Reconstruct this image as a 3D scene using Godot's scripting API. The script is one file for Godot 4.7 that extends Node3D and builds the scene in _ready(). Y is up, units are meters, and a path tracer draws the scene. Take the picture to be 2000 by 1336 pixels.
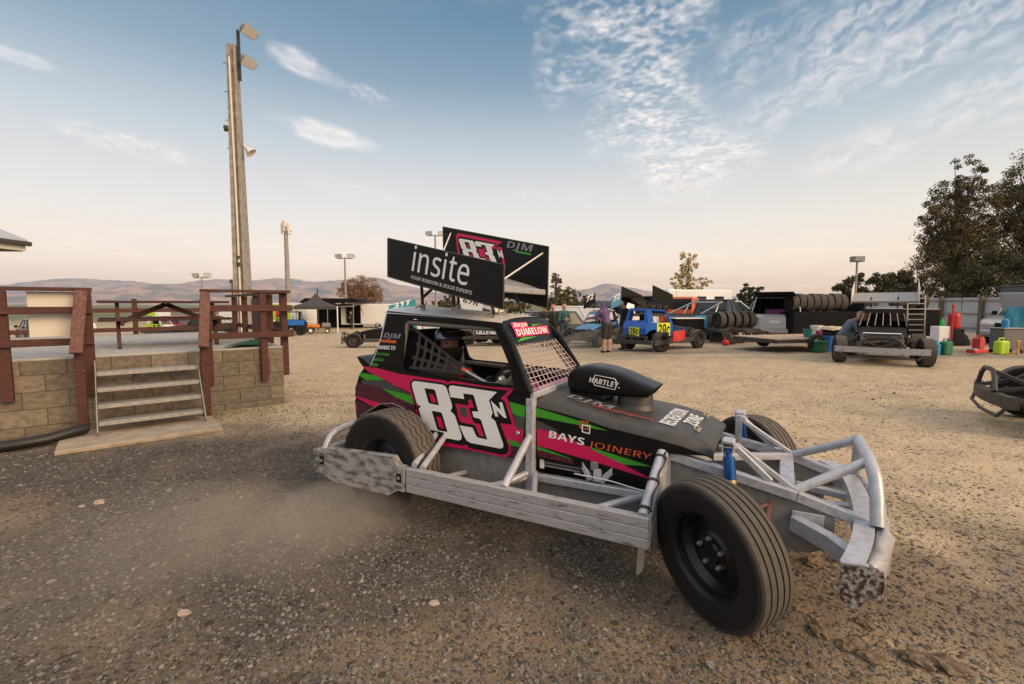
extends Node3D


class MB:
	var v := PackedVector3Array()
	var n := PackedVector3Array()
	var c := PackedColorArray()
	var col := Color(1, 1, 1)
	var tinted := false

	func tint(k: Color) -> void:
		col = k
		tinted = true

	func tri(a: Vector3, b: Vector3, d: Vector3) -> void:
		var m := (d - a).cross(b - a)
		if m.length_squared() < 1e-16:
			return
		m = m.normalized()
		v.append(a); v.append(b); v.append(d)
		n.append(m); n.append(m); n.append(m)
		c.append(col); c.append(col); c.append(col)

	func quad(a: Vector3, b: Vector3, d: Vector3, e: Vector3) -> void:
		tri(a, b, d)
		tri(a, d, e)

	func tris(a: Vector3, b: Vector3, d: Vector3, na: Vector3, nb: Vector3, nd: Vector3) -> void:
		var m := (d - a).cross(b - a)
		if m.length_squared() < 1e-18:
			return
		if m.dot(na + nb + nd) < 0.0:
			v.append(a); v.append(d); v.append(b)
			n.append(na); n.append(nd); n.append(nb)
		else:
			v.append(a); v.append(b); v.append(d)
			n.append(na); n.append(nb); n.append(nd)
		c.append(col); c.append(col); c.append(col)

	func quads(a: Vector3, b: Vector3, d: Vector3, e: Vector3, na: Vector3, nb: Vector3, nd: Vector3, ne: Vector3) -> void:
		tris(a, b, d, na, nb, nd)
		tris(a, d, e, na, nd, ne)

	func face_out(a: Vector3, b: Vector3, d: Vector3, o: Vector3) -> void:
		if (d - a).cross(b - a).dot((a + b + d) / 3.0 - o) < 0.0:
			tri(a, d, b)
		else:
			tri(a, b, d)

	# box with chamfered edges
	func box(o: Vector3, size: Vector3, q := Basis(), bev := 0.0) -> void:
		var h := size * 0.5
		var e: float = minf(bev, minf(h.x, minf(h.y, h.z)) * 0.9)
		if e <= 0.0:
			var p: Array[Vector3] = []
			for i in 8:
				p.append(o + q * Vector3(h.x if i & 1 else -h.x, h.y if i & 2 else -h.y, h.z if i & 4 else -h.z))
			for f in [[0, 1, 3, 2], [4, 6, 7, 5], [0, 4, 5, 1], [2, 3, 7, 6], [0, 2, 6, 4], [1, 5, 7, 3]]:
				face_out(p[f[0]], p[f[1]], p[f[2]], o)
				face_out(p[f[0]], p[f[2]], p[f[3]], o)
			return
		var g := func(sx: float, sy: float, sz: float, ax: int) -> Vector3:
			var w := Vector3(sx * h.x, sy * h.y, sz * h.z)
			if ax != 0: w.x -= sx * e
			if ax != 1: w.y -= sy * e
			if ax != 2: w.z -= sz * e
			return o + q * w
		for s in [-1.0, 1.0]:
			for k in 3:
				var r: Array[Vector3] = []
				for t in [[-1.0, -1.0], [-1.0, 1.0], [1.0, 1.0], [1.0, -1.0]]:
					var z := [0.0, 0.0, 0.0]
					z[k] = s; z[(k + 1) % 3] = t[0]; z[(k + 2) % 3] = t[1]
					r.append(g.call(z[0], z[1], z[2], k))
				face_out(r[0], r[1], r[2], o)
				face_out(r[0], r[2], r[3], o)
		for k in 3:
			for t in [[-1.0, -1.0], [-1.0, 1.0], [1.0, 1.0], [1.0, -1.0]]:
				var a := [0.0, 0.0, 0.0]
				var b := [0.0, 0.0, 0.0]
				a[k] = -1.0; b[k] = 1.0
				a[(k + 1) % 3] = t[0]; a[(k + 2) % 3] = t[1]
				b[(k + 1) % 3] = t[0]; b[(k + 2) % 3] = t[1]
				var m := (k + 1) % 3
				var u := (k + 2) % 3
				var p0: Vector3 = g.call(a[0], a[1], a[2], m)
				var p1: Vector3 = g.call(b[0], b[1], b[2], m)
				var p2: Vector3 = g.call(b[0], b[1], b[2], u)
				var p3: Vector3 = g.call(a[0], a[1], a[2], u)
				face_out(p0, p1, p2, o)
				face_out(p0, p2, p3, o)
		for sx in [-1.0, 1.0]:
			for sy in [-1.0, 1.0]:
				for sz in [-1.0, 1.0]:
					face_out(g.call(sx, sy, sz, 0), g.call(sx, sy, sz, 1), g.call(sx, sy, sz, 2), o)

	# bar of rectangular section from a to b, w across, h along up
	func bar(a: Vector3, b: Vector3, w: float, h: float, up := Vector3.UP, bev := 0.004) -> void:
		var d := b - a
		var z := d.normalized()
		var x := up.cross(z)
		if x.length() < 0.01:
			x = Vector3(1, 0, 0).cross(z)
		x = x.normalized()
		box((a + b) * 0.5, Vector3(w, h, d.length()), Basis(x, z.cross(x), z), bev)

	func tube(path: Array, r: float, sides := 10, r2 := -1.0, caps := true) -> void:
		var k := path.size()
		var t0: Vector3 = (path[1] - path[0]).normalized()
		var x := t0.cross(Vector3.UP)
		if x.length() < 0.05:
			x = t0.cross(Vector3(1, 0, 0))
		x = x.normalized()
		var rings := []
		var norms := []
		for i in k:
			var t: Vector3
			if i == 0: t = t0
			elif i == k - 1: t = (path[i] - path[i - 1]).normalized()
			else: t = ((path[i + 1] - path[i]).normalized() + (path[i] - path[i - 1]).normalized()).normalized()
			x = (x - t * x.dot(t)).normalized()
			var y := t.cross(x)
			var rr := r if r2 < 0.0 else lerpf(r, r2, float(i) / (k - 1))
			var ring := PackedVector3Array()
			var nn := PackedVector3Array()
			for j in sides:
				var a := TAU * j / sides
				var d := x * cos(a) + y * sin(a)
				ring.append(path[i] + d * rr)
				nn.append(d)
			rings.append(ring)
			norms.append(nn)
		for i in k - 1:
			for j in sides:
				var m := (j + 1) % sides
				quads(rings[i][j], rings[i + 1][j], rings[i + 1][m], rings[i][m], norms[i][j], norms[i + 1][j], norms[i + 1][m], norms[i][m])
		if caps:
			for e in [0, k - 1]:
				var nn: Vector3 = (path[0] - path[1]).normalized() if e == 0 else (path[k - 1] - path[k - 2]).normalized()
				for j in range(1, sides - 1):
					tris(rings[e][0], rings[e][j], rings[e][j + 1], nn, nn, nn)

	# profile of (radius, along) turned round the local y axis of xf
	func lathe(prof: Array, xf := Transform3D(), seg := 24, flat_from := -1) -> void:
		var k := prof.size()
		for i in k - 1:
			var p: Vector2 = prof[i]
			var q: Vector2 = prof[i + 1]
			var d := q - p
			if d.length() < 1e-6:
				continue
			var nn := Vector2(d.y, -d.x).normalized()
			for j in seg:
				var a := TAU * j / seg
				var b := TAU * (j + 1) / seg
				var pa := xf * Vector3(cos(a) * p.x, p.y, sin(a) * p.x)
				var pb := xf * Vector3(cos(b) * p.x, p.y, sin(b) * p.x)
				var qa := xf * Vector3(cos(a) * q.x, q.y, sin(a) * q.x)
				var qb := xf * Vector3(cos(b) * q.x, q.y, sin(b) * q.x)
				var na := (xf.basis * Vector3(cos(a) * nn.x, nn.y, sin(a) * nn.x)).normalized()
				var nb := (xf.basis * Vector3(cos(b) * nn.x, nn.y, sin(b) * nn.x)).normalized()
				quads(pa, qa, qb, pb, na, na, nb, nb)

	func poly(pts: PackedVector2Array, xf: Transform3D) -> void:
		var ix := Geometry2D.triangulate_polygon(pts)
		var up := xf.basis.z.normalized()
		for i in range(0, ix.size(), 3):
			var a := xf * Vector3(pts[ix[i]].x, pts[ix[i]].y, 0)
			var b := xf * Vector3(pts[ix[i + 1]].x, pts[ix[i + 1]].y, 0)
			var d := xf * Vector3(pts[ix[i + 2]].x, pts[ix[i + 2]].y, 0)
			tris(a, b, d, up, up, up)

	# polygon with thickness along local z, from 0 to depth
	func prism(pts: PackedVector2Array, xf: Transform3D, depth: float) -> void:
		var ix := Geometry2D.triangulate_polygon(pts)
		var up := xf.basis.z.normalized() * signf(depth)
		for i in range(0, ix.size(), 3):
			for t in [[0.0, -up], [depth, up]]:
				var q := []
				for m in 3:
					q.append(xf * Vector3(pts[ix[i + m]].x, pts[ix[i + m]].y, t[0]))
				tris(q[0], q[1], q[2], t[1], t[1], t[1])
		var turn := 1.0 if Geometry2D.is_polygon_clockwise(pts) else -1.0
		for i in pts.size():
			var a := pts[i]
			var b := pts[(i + 1) % pts.size()]
			var d := (b - a)
			var m := (xf.basis * Vector3(-d.y * turn, d.x * turn, 0)).normalized()
			quads(xf * Vector3(a.x, a.y, 0), xf * Vector3(b.x, b.y, 0), xf * Vector3(b.x, b.y, depth), xf * Vector3(a.x, a.y, depth), m, m, m, m)

	# skin over rings of equal length; normals are smoothed along and round it
	func loft(rings: Array, closed := true, caps := true, smooth := true) -> void:
		var k := rings.size()
		var s: int = rings[0].size()
		var nn := []
		var mid := Vector3.ZERO
		for i in k:
			var row := PackedVector3Array()
			for j in s:
				var jp: int = (j + 1) % s if closed else mini(j + 1, s - 1)
				var jm: int = (j + s - 1) % s if closed else maxi(j - 1, 0)
				var d1: Vector3 = rings[i][jp] - rings[i][jm]
				var d2: Vector3 = rings[mini(i + 1, k - 1)][j] - rings[maxi(i - 1, 0)][j]
				row.append(d1.cross(d2).normalized())
			nn.append(row)
		var flip := 1.0
		if closed:
			var cen := Vector3.ZERO
			for p in rings[k / 2]:
				cen += p / float(s)
			var score := 0.0
			for j in s:
				score += nn[k / 2][j].dot(rings[k / 2][j] - cen)
			flip = -1.0 if score < 0.0 else 1.0
		for i in k - 1:
			for j in (s if closed else s - 1):
				var m: int = (j + 1) % s
				if smooth:
					quads(rings[i][j], rings[i + 1][j], rings[i + 1][m], rings[i][m], nn[i][j] * flip, nn[i + 1][j] * flip, nn[i + 1][m] * flip, nn[i][m] * flip)
				else:
					quad(rings[i][j], rings[i + 1][j], rings[i + 1][m], rings[i][m])
		if caps and closed:
			for e in [0, k - 1]:
				var o := Vector3.ZERO
				for p in rings[e]:
					o += p / float(s)
				for j in s:
					tri(o, rings[e][j], rings[e][(j + 1) % s])

	func mesh() -> ArrayMesh:
		var a := []
		a.resize(Mesh.ARRAY_MAX)
		a[Mesh.ARRAY_VERTEX] = v
		a[Mesh.ARRAY_NORMAL] = n
		if tinted:
			a[Mesh.ARRAY_COLOR] = c
		var m := ArrayMesh.new()
		m.add_surface_from_arrays(Mesh.PRIMITIVE_TRIANGLES, a)
		return m

var taken := {}
var M := {}
var rng := RandomNumberGenerator.new()

func numbered(s: String) -> String:
	var k: int = taken.get(s, 0)
	taken[s] = k + 1
	return s if k == 0 else "%s_%03d" % [s, k]

func thing(called: String, label: String, category: String, at := Vector3.ZERO, turn := 0.0, group := "") -> Node3D:
	var o := Node3D.new()
	o.name = numbered(called)
	add_child(o)
	o.position = at
	o.rotation.y = turn
	o.set_meta("label", label)
	o.set_meta("category", category)
	if group != "":
		o.set_meta("group", group)
	return o

func part(parent: Node, called: String, m: Variant, mat: Material, label := "") -> MeshInstance3D:
	var o := MeshInstance3D.new()
	o.name = called if parent != self else numbered(called)
	o.mesh = m.mesh() if m is MB else m
	o.material_override = mat
	parent.add_child(o, true)
	if label != "":
		o.set_meta("label", label)
	return o

func group_part(parent: Node, called: String, xf := Transform3D()) -> Node3D:
	var o := Node3D.new()
	o.name = called
	o.transform = xf
	parent.add_child(o, true)
	return o

func one(called: String, m: Variant, mat: Material, label: String, category: String, group := "") -> MeshInstance3D:
	var o := part(self, called, m, mat, label)
	o.set_meta("category", category)
	if group != "":
		o.set_meta("group", group)
	return o

func structure(called: String, m: Variant, mat: Material) -> MeshInstance3D:
	var o := part(self, called, m, mat)
	o.set_meta("kind", "structure")
	return o

func pv(a: Array) -> PackedVector2Array:
	var r := PackedVector2Array()
	for i in range(0, a.size(), 2):
		r.append(Vector2(a[i], a[i + 1]))
	return r

func lin(r: float, g: float, b: float) -> Color:
	return Color(r, g, b).linear_to_srgb()

func mat(col: Color, rough := 0.8, metal := 0.0) -> StandardMaterial3D:
	var m := StandardMaterial3D.new()
	m.albedo_color = col
	m.roughness = rough
	m.metallic = metal
	return m

func noise(freq: float, seed_: int, oct := 4, kind := FastNoiseLite.TYPE_SIMPLEX_SMOOTH) -> FastNoiseLite:
	var f := FastNoiseLite.new()
	f.noise_type = kind
	f.frequency = freq
	f.seed = seed_
	f.fractal_octaves = oct
	return f

func noise_tex(size: int, freq: float, seed_: int, stops: Array, oct := 4, kind := FastNoiseLite.TYPE_SIMPLEX_SMOOTH) -> NoiseTexture2D:
	var t := NoiseTexture2D.new()
	t.width = size
	t.height = size
	t.seamless = true
	t.noise = noise(freq, seed_, oct, kind)
	var g := Gradient.new()
	g.offsets = PackedFloat32Array()
	var off := PackedFloat32Array()
	var cols := PackedColorArray()
	for s in stops:
		off.append(s[0])
		cols.append(s[1])
	g.offsets = off
	g.colors = cols
	t.color_ramp = g
	return t

func tri_tex(m: StandardMaterial3D, t: Texture2D, per_metre: float, world := false) -> StandardMaterial3D:
	m.albedo_texture = t
	m.uv1_triplanar = true
	m.uv1_world_triplanar = world
	m.uv1_scale = Vector3(per_metre, per_metre, per_metre)
	return m

func bump(m: StandardMaterial3D, t: Texture2D, cm: float) -> StandardMaterial3D:
	m.heightmap_enabled = true
	m.heightmap_texture = t
	m.heightmap_scale = cm
	return m

var fonts := {}
func font(style: String) -> Font:
	if not fonts.has(style):
		var f := SystemFont.new()
		f.font_names = PackedStringArray(["Droid Serif" if style.contains("serif") else "Droid Sans"])
		f.font_weight = 700 if style.contains("bold") else 400
		fonts[style] = f
	return fonts[style]

# lettering whose bounding box runs from o along ex (its width) and ey (its height)
func lettering(parent: Node, called: String, words: String, o: Vector3, ex: Vector3, ey: Vector3, m: Material, style := "bold", slant := 0.0) -> MeshInstance3D:
	var t := TextMesh.new()
	t.text = words
	t.font = font(style)
	t.font_size = 48
	t.pixel_size = 0.01
	t.depth = 0.0
	t.curve_step = 2.0
	t.horizontal_alignment = HORIZONTAL_ALIGNMENT_LEFT
	var b := t.get_aabb()
	var i := MeshInstance3D.new()
	i.name = called
	i.mesh = t
	i.material_override = m
	var x := ex / maxf(b.size.x, 0.001)
	var y := ey / maxf(b.size.y, 0.001) + ex / maxf(b.size.x, 0.001) * slant
	var z := ex.cross(ey).normalized()
	var q := Basis(x, y, z)
	i.transform = Transform3D(q, o - q * b.position)
	parent.add_child(i, true)
	return i

var n_big: FastNoiseLite
var n_cell: FastNoiseLite
var n_streak: FastNoiseLite
var n_mask: FastNoiseLite
const SUN_AZ := 127.0
const SUN_EL := 26.0
# elevation in degrees and the colour of clear air there
const AIR := [[0.0, 246, 204, 162], [2.0, 250, 221, 187], [4.5, 247, 230, 210], [9.0, 226, 222, 216], [14.0, 202, 204, 206], [17.0, 183, 193, 200], [24.0, 123, 150, 171], [31.0, 86, 123, 150], [60.0, 80, 114, 142], [90.0, 78, 112, 140]]
var air_lin := []
# clouds: azimuth, elevation, half width, half height (degrees), tilt, strength, kind (0 cells, 1 streaks, 2 bank)
const CLOUDS := [[13.5, 27.0, 8.0, 10.0, 15.0, 1.0, 0], [19.5, 17.0, 6.5, 5.0, -25.0, 1.0, 0], [8.0, 31.0, 4.0, 6.0, 0.0, 0.7, 0], [27.0, 25.0, 8.0, 3.5, 20.0, 0.5, 1], [36.0, 25.0, 9.0, 3.8, 26.0, 0.85, 1], [43.0, 23.0, 10.0, 2.4, 22.0, 0.85, 1], [44.0, 17.0, 11.0, 2.2, 16.0, 0.75, 1], [30.0, 20.0, 10.0, 2.0, 16.0, 0.7, 1], [-23.0, 24.0, 4.6, 1.2, -17.0, 0.75, 2], [-16.5, 22.3, 3.4, 0.7, -18.0, 0.6, 1], [-21.5, 18.2, 6.6, 1.2, -11.0, 0.75, 2], [-38.5, 14.5, 4.6, 0.9, -6.0, 0.8, 1], [-46.0, 19.5, 3.0, 0.6, -4.0, 0.5, 2], [-18.0, 12.5, 6.0, 0.9, -6.0, 0.35, 1], [8.0, 12.5, 9.0, 1.0, 0.0, 0.25, 1]]
var cl_pre := []

func s3(r: int, g: int, b: int) -> Vector3:
	var k := Color8(r, g, b).srgb_to_linear()
	return Vector3(k.r, k.g, k.b)

func sky_at(az: float, el: float) -> Vector3:
	var k := 0
	while k < AIR.size() - 2 and el > AIR[k + 1][0]:
		k += 1
	var t := clampf((el - AIR[k][0]) / (AIR[k + 1][0] - AIR[k][0]), 0.0, 1.0)
	var base: Vector3 = air_lin[k].lerp(air_lin[k + 1], t)
	# the air is a little paler away to the left and a little warmer to the right
	var low := exp(-el / 9.0)
	base = base.lerp(Vector3(0.72, 0.82, 0.90), 0.08 * clampf(-az / 45.0, 0.0, 1.0) * (1.0 - low))
	base *= Vector3(1.0, 1.0 - 0.05 * low * clampf(az / 50.0, 0.0, 1.0), 1.0 - 0.18 * low * clampf(az / 50.0, 0.0, 1.0))
	base *= 0.72
	# glow round the low sun behind the shoulder
	var da := deg_to_rad(az - SUN_AZ)
	var cs := sin(deg_to_rad(el)) * sin(deg_to_rad(SUN_EL)) + cos(deg_to_rad(el)) * cos(deg_to_rad(SUN_EL)) * cos(da)
	var off := rad_to_deg(acos(clampf(cs, -1.0, 1.0)))
	base += Vector3(1.0, 0.76, 0.50) * 4.0 * exp(-pow(off / 17.0, 2.0))
	# clouds
	var cov := 0.0
	var ce := cos(deg_to_rad(el))
	for i in CLOUDS.size():
		var c: Array = CLOUDS[i]
		var dx: float = wrapf(az - c[0], -180.0, 180.0) * ce
		var dy: float = el - c[1]
		if absf(dx) > c[2] * 3.0 + c[3] * 2.0 or absf(dy) > c[3] * 3.0 + c[2]:
			continue
		var sn: float = cl_pre[i].y
		var cn: float = cl_pre[i].x
		var x := dx * cn + dy * sn
		var y := -dx * sn + dy * cn
		var wob := n_mask.get_noise_2d(az * 4.0, el * 4.0)
		var q: float = (x * x) / (c[2] * c[2]) + (y * y) / (c[3] * c[3])
		var m: float = clampf(1.15 - q * 0.8 + wob * 0.9, 0.0, 1.0)
		if m <= 0.0:
			continue
		var p := 1.0 / maxf(sin(deg_to_rad(el)), 0.12)
		var w := 0.0
		if c[6] == 0:
			var cx := p * ce * sin(deg_to_rad(az))
			var cz := p * ce * cos(deg_to_rad(az))
			var cell := 0.5 + 0.5 * n_cell.get_noise_2d(cx * 100.0, cz * 100.0)
			var big := 0.5 + 0.5 * n_big.get_noise_2d(cx * 100.0, cz * 100.0)
			w = clampf((cell * 0.75 + big * 0.8) - 0.62, 0.0, 1.0) * 1.5
		elif c[6] == 1:
			var wv := n_big.get_noise_2d(x * 5.0, y * 5.0) * 1.2
			var st := 0.5 + 0.5 * n_streak.get_noise_2d(x * 5.0, (y + wv) * 15.0)
			var cell := 0.5 + 0.5 * n_cell.get_noise_2d(x * 5.0, (y + wv) * 13.0)
			w = clampf(st * 1.05 + cell * 0.45 - 0.55, 0.0, 1.0) * 1.15
		else:
			var st := 0.5 + 0.5 * n_streak.get_noise_2d(x * 6.0, y * 16.0)
			w = clampf(0.05 + st * 1.1, 0.0, 1.0) * clampf(1.2 - q + wob, 0.0, 1.0)
		cov = maxf(cov, w * m * c[5])
	# bright cloud sheet added above the view to raise the light on the ground
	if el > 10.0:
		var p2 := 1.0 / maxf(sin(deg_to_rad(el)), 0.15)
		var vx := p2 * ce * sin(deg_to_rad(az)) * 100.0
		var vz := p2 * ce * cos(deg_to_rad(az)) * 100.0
		var added_veil := clampf(0.72 + n_big.get_noise_2d(vx * 0.45 + 300.0, vz * 0.45) * 1.1, 0.0, 1.0) * smoothstep(29.0, 46.0, el + absf(az) * 0.05)
		cov = maxf(cov, added_veil * (0.92 + 0.25 * n_cell.get_noise_2d(vx, vz)))
	# low banks
	if el < 9.0:
		var b := n_streak.get_noise_2d(az * 2.6 + 900.0, el * 34.0)
		var bank := clampf(b * 2.0 - 0.1, 0.0, 1.0) * smoothstep(0.3, 1.5, el) * (1.0 - smoothstep(5.0, 8.5, el))
		base = base.lerp(Vector3(0.80, 0.64, 0.53), bank * 0.45)
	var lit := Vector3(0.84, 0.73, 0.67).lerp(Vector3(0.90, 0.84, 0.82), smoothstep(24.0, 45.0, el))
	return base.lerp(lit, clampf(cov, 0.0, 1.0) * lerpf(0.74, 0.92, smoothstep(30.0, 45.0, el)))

func make_sky() -> ImageTexture:
	n_big = noise(0.045, 11, 4)
	n_cell = noise(0.16, 5, 3)
	n_streak = noise(0.05, 21, 5)
	n_mask = noise(0.03, 31, 4)
	for a in AIR:
		air_lin.append(s3(a[1], a[2], a[3]))
	for c in CLOUDS:
		cl_pre.append(Vector2(cos(deg_to_rad(c[4])), sin(deg_to_rad(c[4]))))
	var W := 1024
	var H := 512
	var im := Image.create(W, H, false, Image.FORMAT_RGBF)
	im.fill(lin(0.2, 0.16, 0.12).srgb_to_linear())
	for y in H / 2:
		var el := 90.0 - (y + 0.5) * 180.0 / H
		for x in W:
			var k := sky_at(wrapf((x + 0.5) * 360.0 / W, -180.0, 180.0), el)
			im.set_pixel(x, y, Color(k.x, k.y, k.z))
	im.resize(4096, 2048, Image.INTERPOLATE_BILINEAR)
	var half := int(52.0 / 360.0 * 4096.0)
	for y in range(int((90.0 - 36.0) / 180.0 * 2048.0), 1024):
		var el := 90.0 - (y + 0.5) * 180.0 / 2048.0
		for x in range(-half, half):
			var k := sky_at((x + 0.5) * 360.0 / 4096.0, el)
			im.set_pixel(posmod(x, 4096), y, Color(k.x, k.y, k.z))
	return ImageTexture.create_from_image(im)

func build_view() -> void:
	var cam := Camera3D.new()
	cam.name = "camera"
	cam.position = Vector3(0, 1.5, 0)
	cam.rotation.x = -deg_to_rad(4.514)
	cam.fov = 71.62
	cam.near = 0.05
	cam.far = 20000.0
	cam.current = true
	add_child(cam)
	var e := Environment.new()
	e.background_mode = Environment.BG_SKY
	var sky := Sky.new()
	var sm := PanoramaSkyMaterial.new()
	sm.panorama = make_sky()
	sm.energy_multiplier = 1.0
	sky.sky_material = sm
	e.sky = sky
	e.tonemap_mode = Environment.TONE_MAPPER_LINEAR
	e.tonemap_exposure = 1.72
	e.fog_enabled = true
	e.fog_density = 0.0001
	e.fog_light_color = Color(0.86, 0.90, 1.0)
	e.volumetric_fog_enabled = true
	e.volumetric_fog_density = 0.0
	e.sdfgi_enabled = true
	e.ssao_enabled = true
	e.ssil_enabled = true
	var we := WorldEnvironment.new()
	we.name = "world_environment"
	we.environment = e
	add_child(we)
	var sun := DirectionalLight3D.new()
	sun.name = "sun"
	sun.light_energy = 0.5
	sun.light_color = Color(1.0, 0.83, 0.64)
	sun.light_angular_distance = 40.0
	sun.shadow_enabled = true
	add_child(sun)
	var a := deg_to_rad(SUN_AZ)
	var el := deg_to_rad(SUN_EL)
	var to := Vector3(sin(a) * cos(el), sin(el), -cos(a) * cos(el))
	sun.look_at_from_position(to * 50.0, Vector3.ZERO, Vector3.UP)

# ---------------------------------------------------------------- ground
var g1: FastNoiseLite
var g2: FastNoiseLite
var g3: FastNoiseLite
var g4: FastNoiseLite

func sandy(x: float, z: float) -> float:
	var far := smoothstep(3.2, 8.5, -z + maxf(x, 0.0) * 0.55 - maxf(-x - 3.0, 0.0) * 0.35)
	var p := g1.get_noise_2d(x * 1.0, z * 1.6) * 0.55 + g2.get_noise_2d(x, z) * 0.35
	# wheel-worn strips that run across in front of the pits
	var run := g3.get_noise_2d(x * 0.5 + z * 0.12, z * 4.0)
	var near := smoothstep(-1.6, 0.6, x) * (1.0 - smoothstep(3.5, 6.0, -z))
	return clampf(0.12 + near * 0.27 + far * 0.82 + p * (0.75 - 0.35 * far) + run * 0.22 * far, 0.0, 1.0)

func ground_y(x: float, z: float) -> float:
	var r := sqrt(x * x + z * z)
	return terrain(x, z) + (g2.get_noise_2d(x * 2.0, z * 2.0) * 0.010 + g4.get_noise_2d(x, z) * 0.006) * (1.0 - smoothstep(8.0, 30.0, r)) - 0.006

func ground_col(x: float, z: float) -> Color:
	var s := sandy(x, z)
	var gravel := Vector3(0.105, 0.086, 0.068)
	var brown := Vector3(0.235, 0.175, 0.117)
	var sand := Vector3(0.62, 0.495, 0.335)
	var k := gravel.lerp(brown, smoothstep(0.1, 0.4, s)).lerp(sand, smoothstep(0.35, 0.85, s))
	# blue-grey metal spread before the parked row, and dark weeds along it
	var band := smoothstep(-12.4, -13.6, z) * (1.0 - smoothstep(-17.5, -19.5, z)) * smoothstep(0.0, 4.0, x)
	band *= clampf(0.55 + g1.get_noise_2d(x * 0.7, z * 3.0) * 1.3, 0.0, 1.0)
	k = k.lerp(Vector3(0.19, 0.205, 0.19), band * 0.85)
	k *= 1.0 + g4.get_noise_2d(x * 0.6, z * 0.6) * 0.22
	var far := smoothstep(40.0, 90.0, -z)
	k = k.lerp(Vector3(0.16, 0.19, 0.08), far)
	return Color(k.x, k.y, k.z)

func gravel_images() -> Array:
	var S := 1024
	var h := PackedFloat32Array()
	h.resize(S * S)
	h.fill(0.0)
	var tone := PackedVector3Array()
	tone.resize(S * S)
	tone.fill(Vector3(0.97, 0.96, 0.94))
	var r := RandomNumberGenerator.new()
	r.seed = 77
	for i in 15000:
		var rad := 2.2 + 3.2 * pow(r.randf(), 3.0) + (8.0 * r.randf() if r.randf() < 0.07 else 0.0)
		var cx := r.randf() * S
		var cy := r.randf() * S
		var an := r.randf() * PI
		var sq := r.randf_range(0.55, 0.95)
		var g := r.randf_range(0.52, 1.14)
		var tn := Vector3(g, g * r.randf_range(0.93, 1.0), g * r.randf_range(0.84, 1.0))
		var top := r.randf_range(0.35, 1.0) * rad / 10.0
		var ca := cos(an)
		var sa := sin(an)
		var ir := int(ceil(rad))
		for dy in range(-ir, ir + 1):
			for dx in range(-ir, ir + 1):
				var x := (dx * ca + dy * sa) / rad
				var y := (-dx * sa + dy * ca) / (rad * sq)
				var q := x * x + y * y
				if q < 1.0:
					var at := posmod(int(cy) + dy, S) * S + posmod(int(cx) + dx, S)
					var hh := top * sqrt(1.0 - q)
					if hh > h[at]:
						h[at] = hh
						tone[at] = tn
	var a := PackedByteArray()
	a.resize(S * S * 3)
	var b := PackedByteArray()
	b.resize(S * S)
	for i in S * S:
		var t := tone[i]
		a[i * 3] = int(clampf(t.x * 235.0, 0, 255))
		a[i * 3 + 1] = int(clampf(t.y * 235.0, 0, 255))
		a[i * 3 + 2] = int(clampf(t.z * 235.0, 0, 255))
		b[i] = int(clampf(h[i] * 255.0, 0, 255))
	return [ImageTexture.create_from_image(Image.create_from_data(S, S, false, Image.FORMAT_RGB8, a)), ImageTexture.create_from_image(Image.create_from_data(S, S, false, Image.FORMAT_L8, b))]

func pebble(seed_: int, rough := 0.28) -> ArrayMesh:
	var r := RandomNumberGenerator.new()
	r.seed = seed_
	var m := MB.new()
	var rings := []
	for i in 4:
		var t := -0.75 + 1.5 * i / 3.0
		var ring := PackedVector3Array()
		for j in 6:
			var a := TAU * (j + 0.5 * (i % 2)) / 6.0
			var k := sqrt(1.0 - t * t * 0.8) * r.randf_range(1.0 - rough, 1.0 + rough * 0.6)
			ring.append(Vector3(cos(a) * k, t * r.randf_range(0.75, 1.1), sin(a) * k))
		rings.append(ring)
	m.loft(rings, true, true, false)
	return m.mesh()

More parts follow.
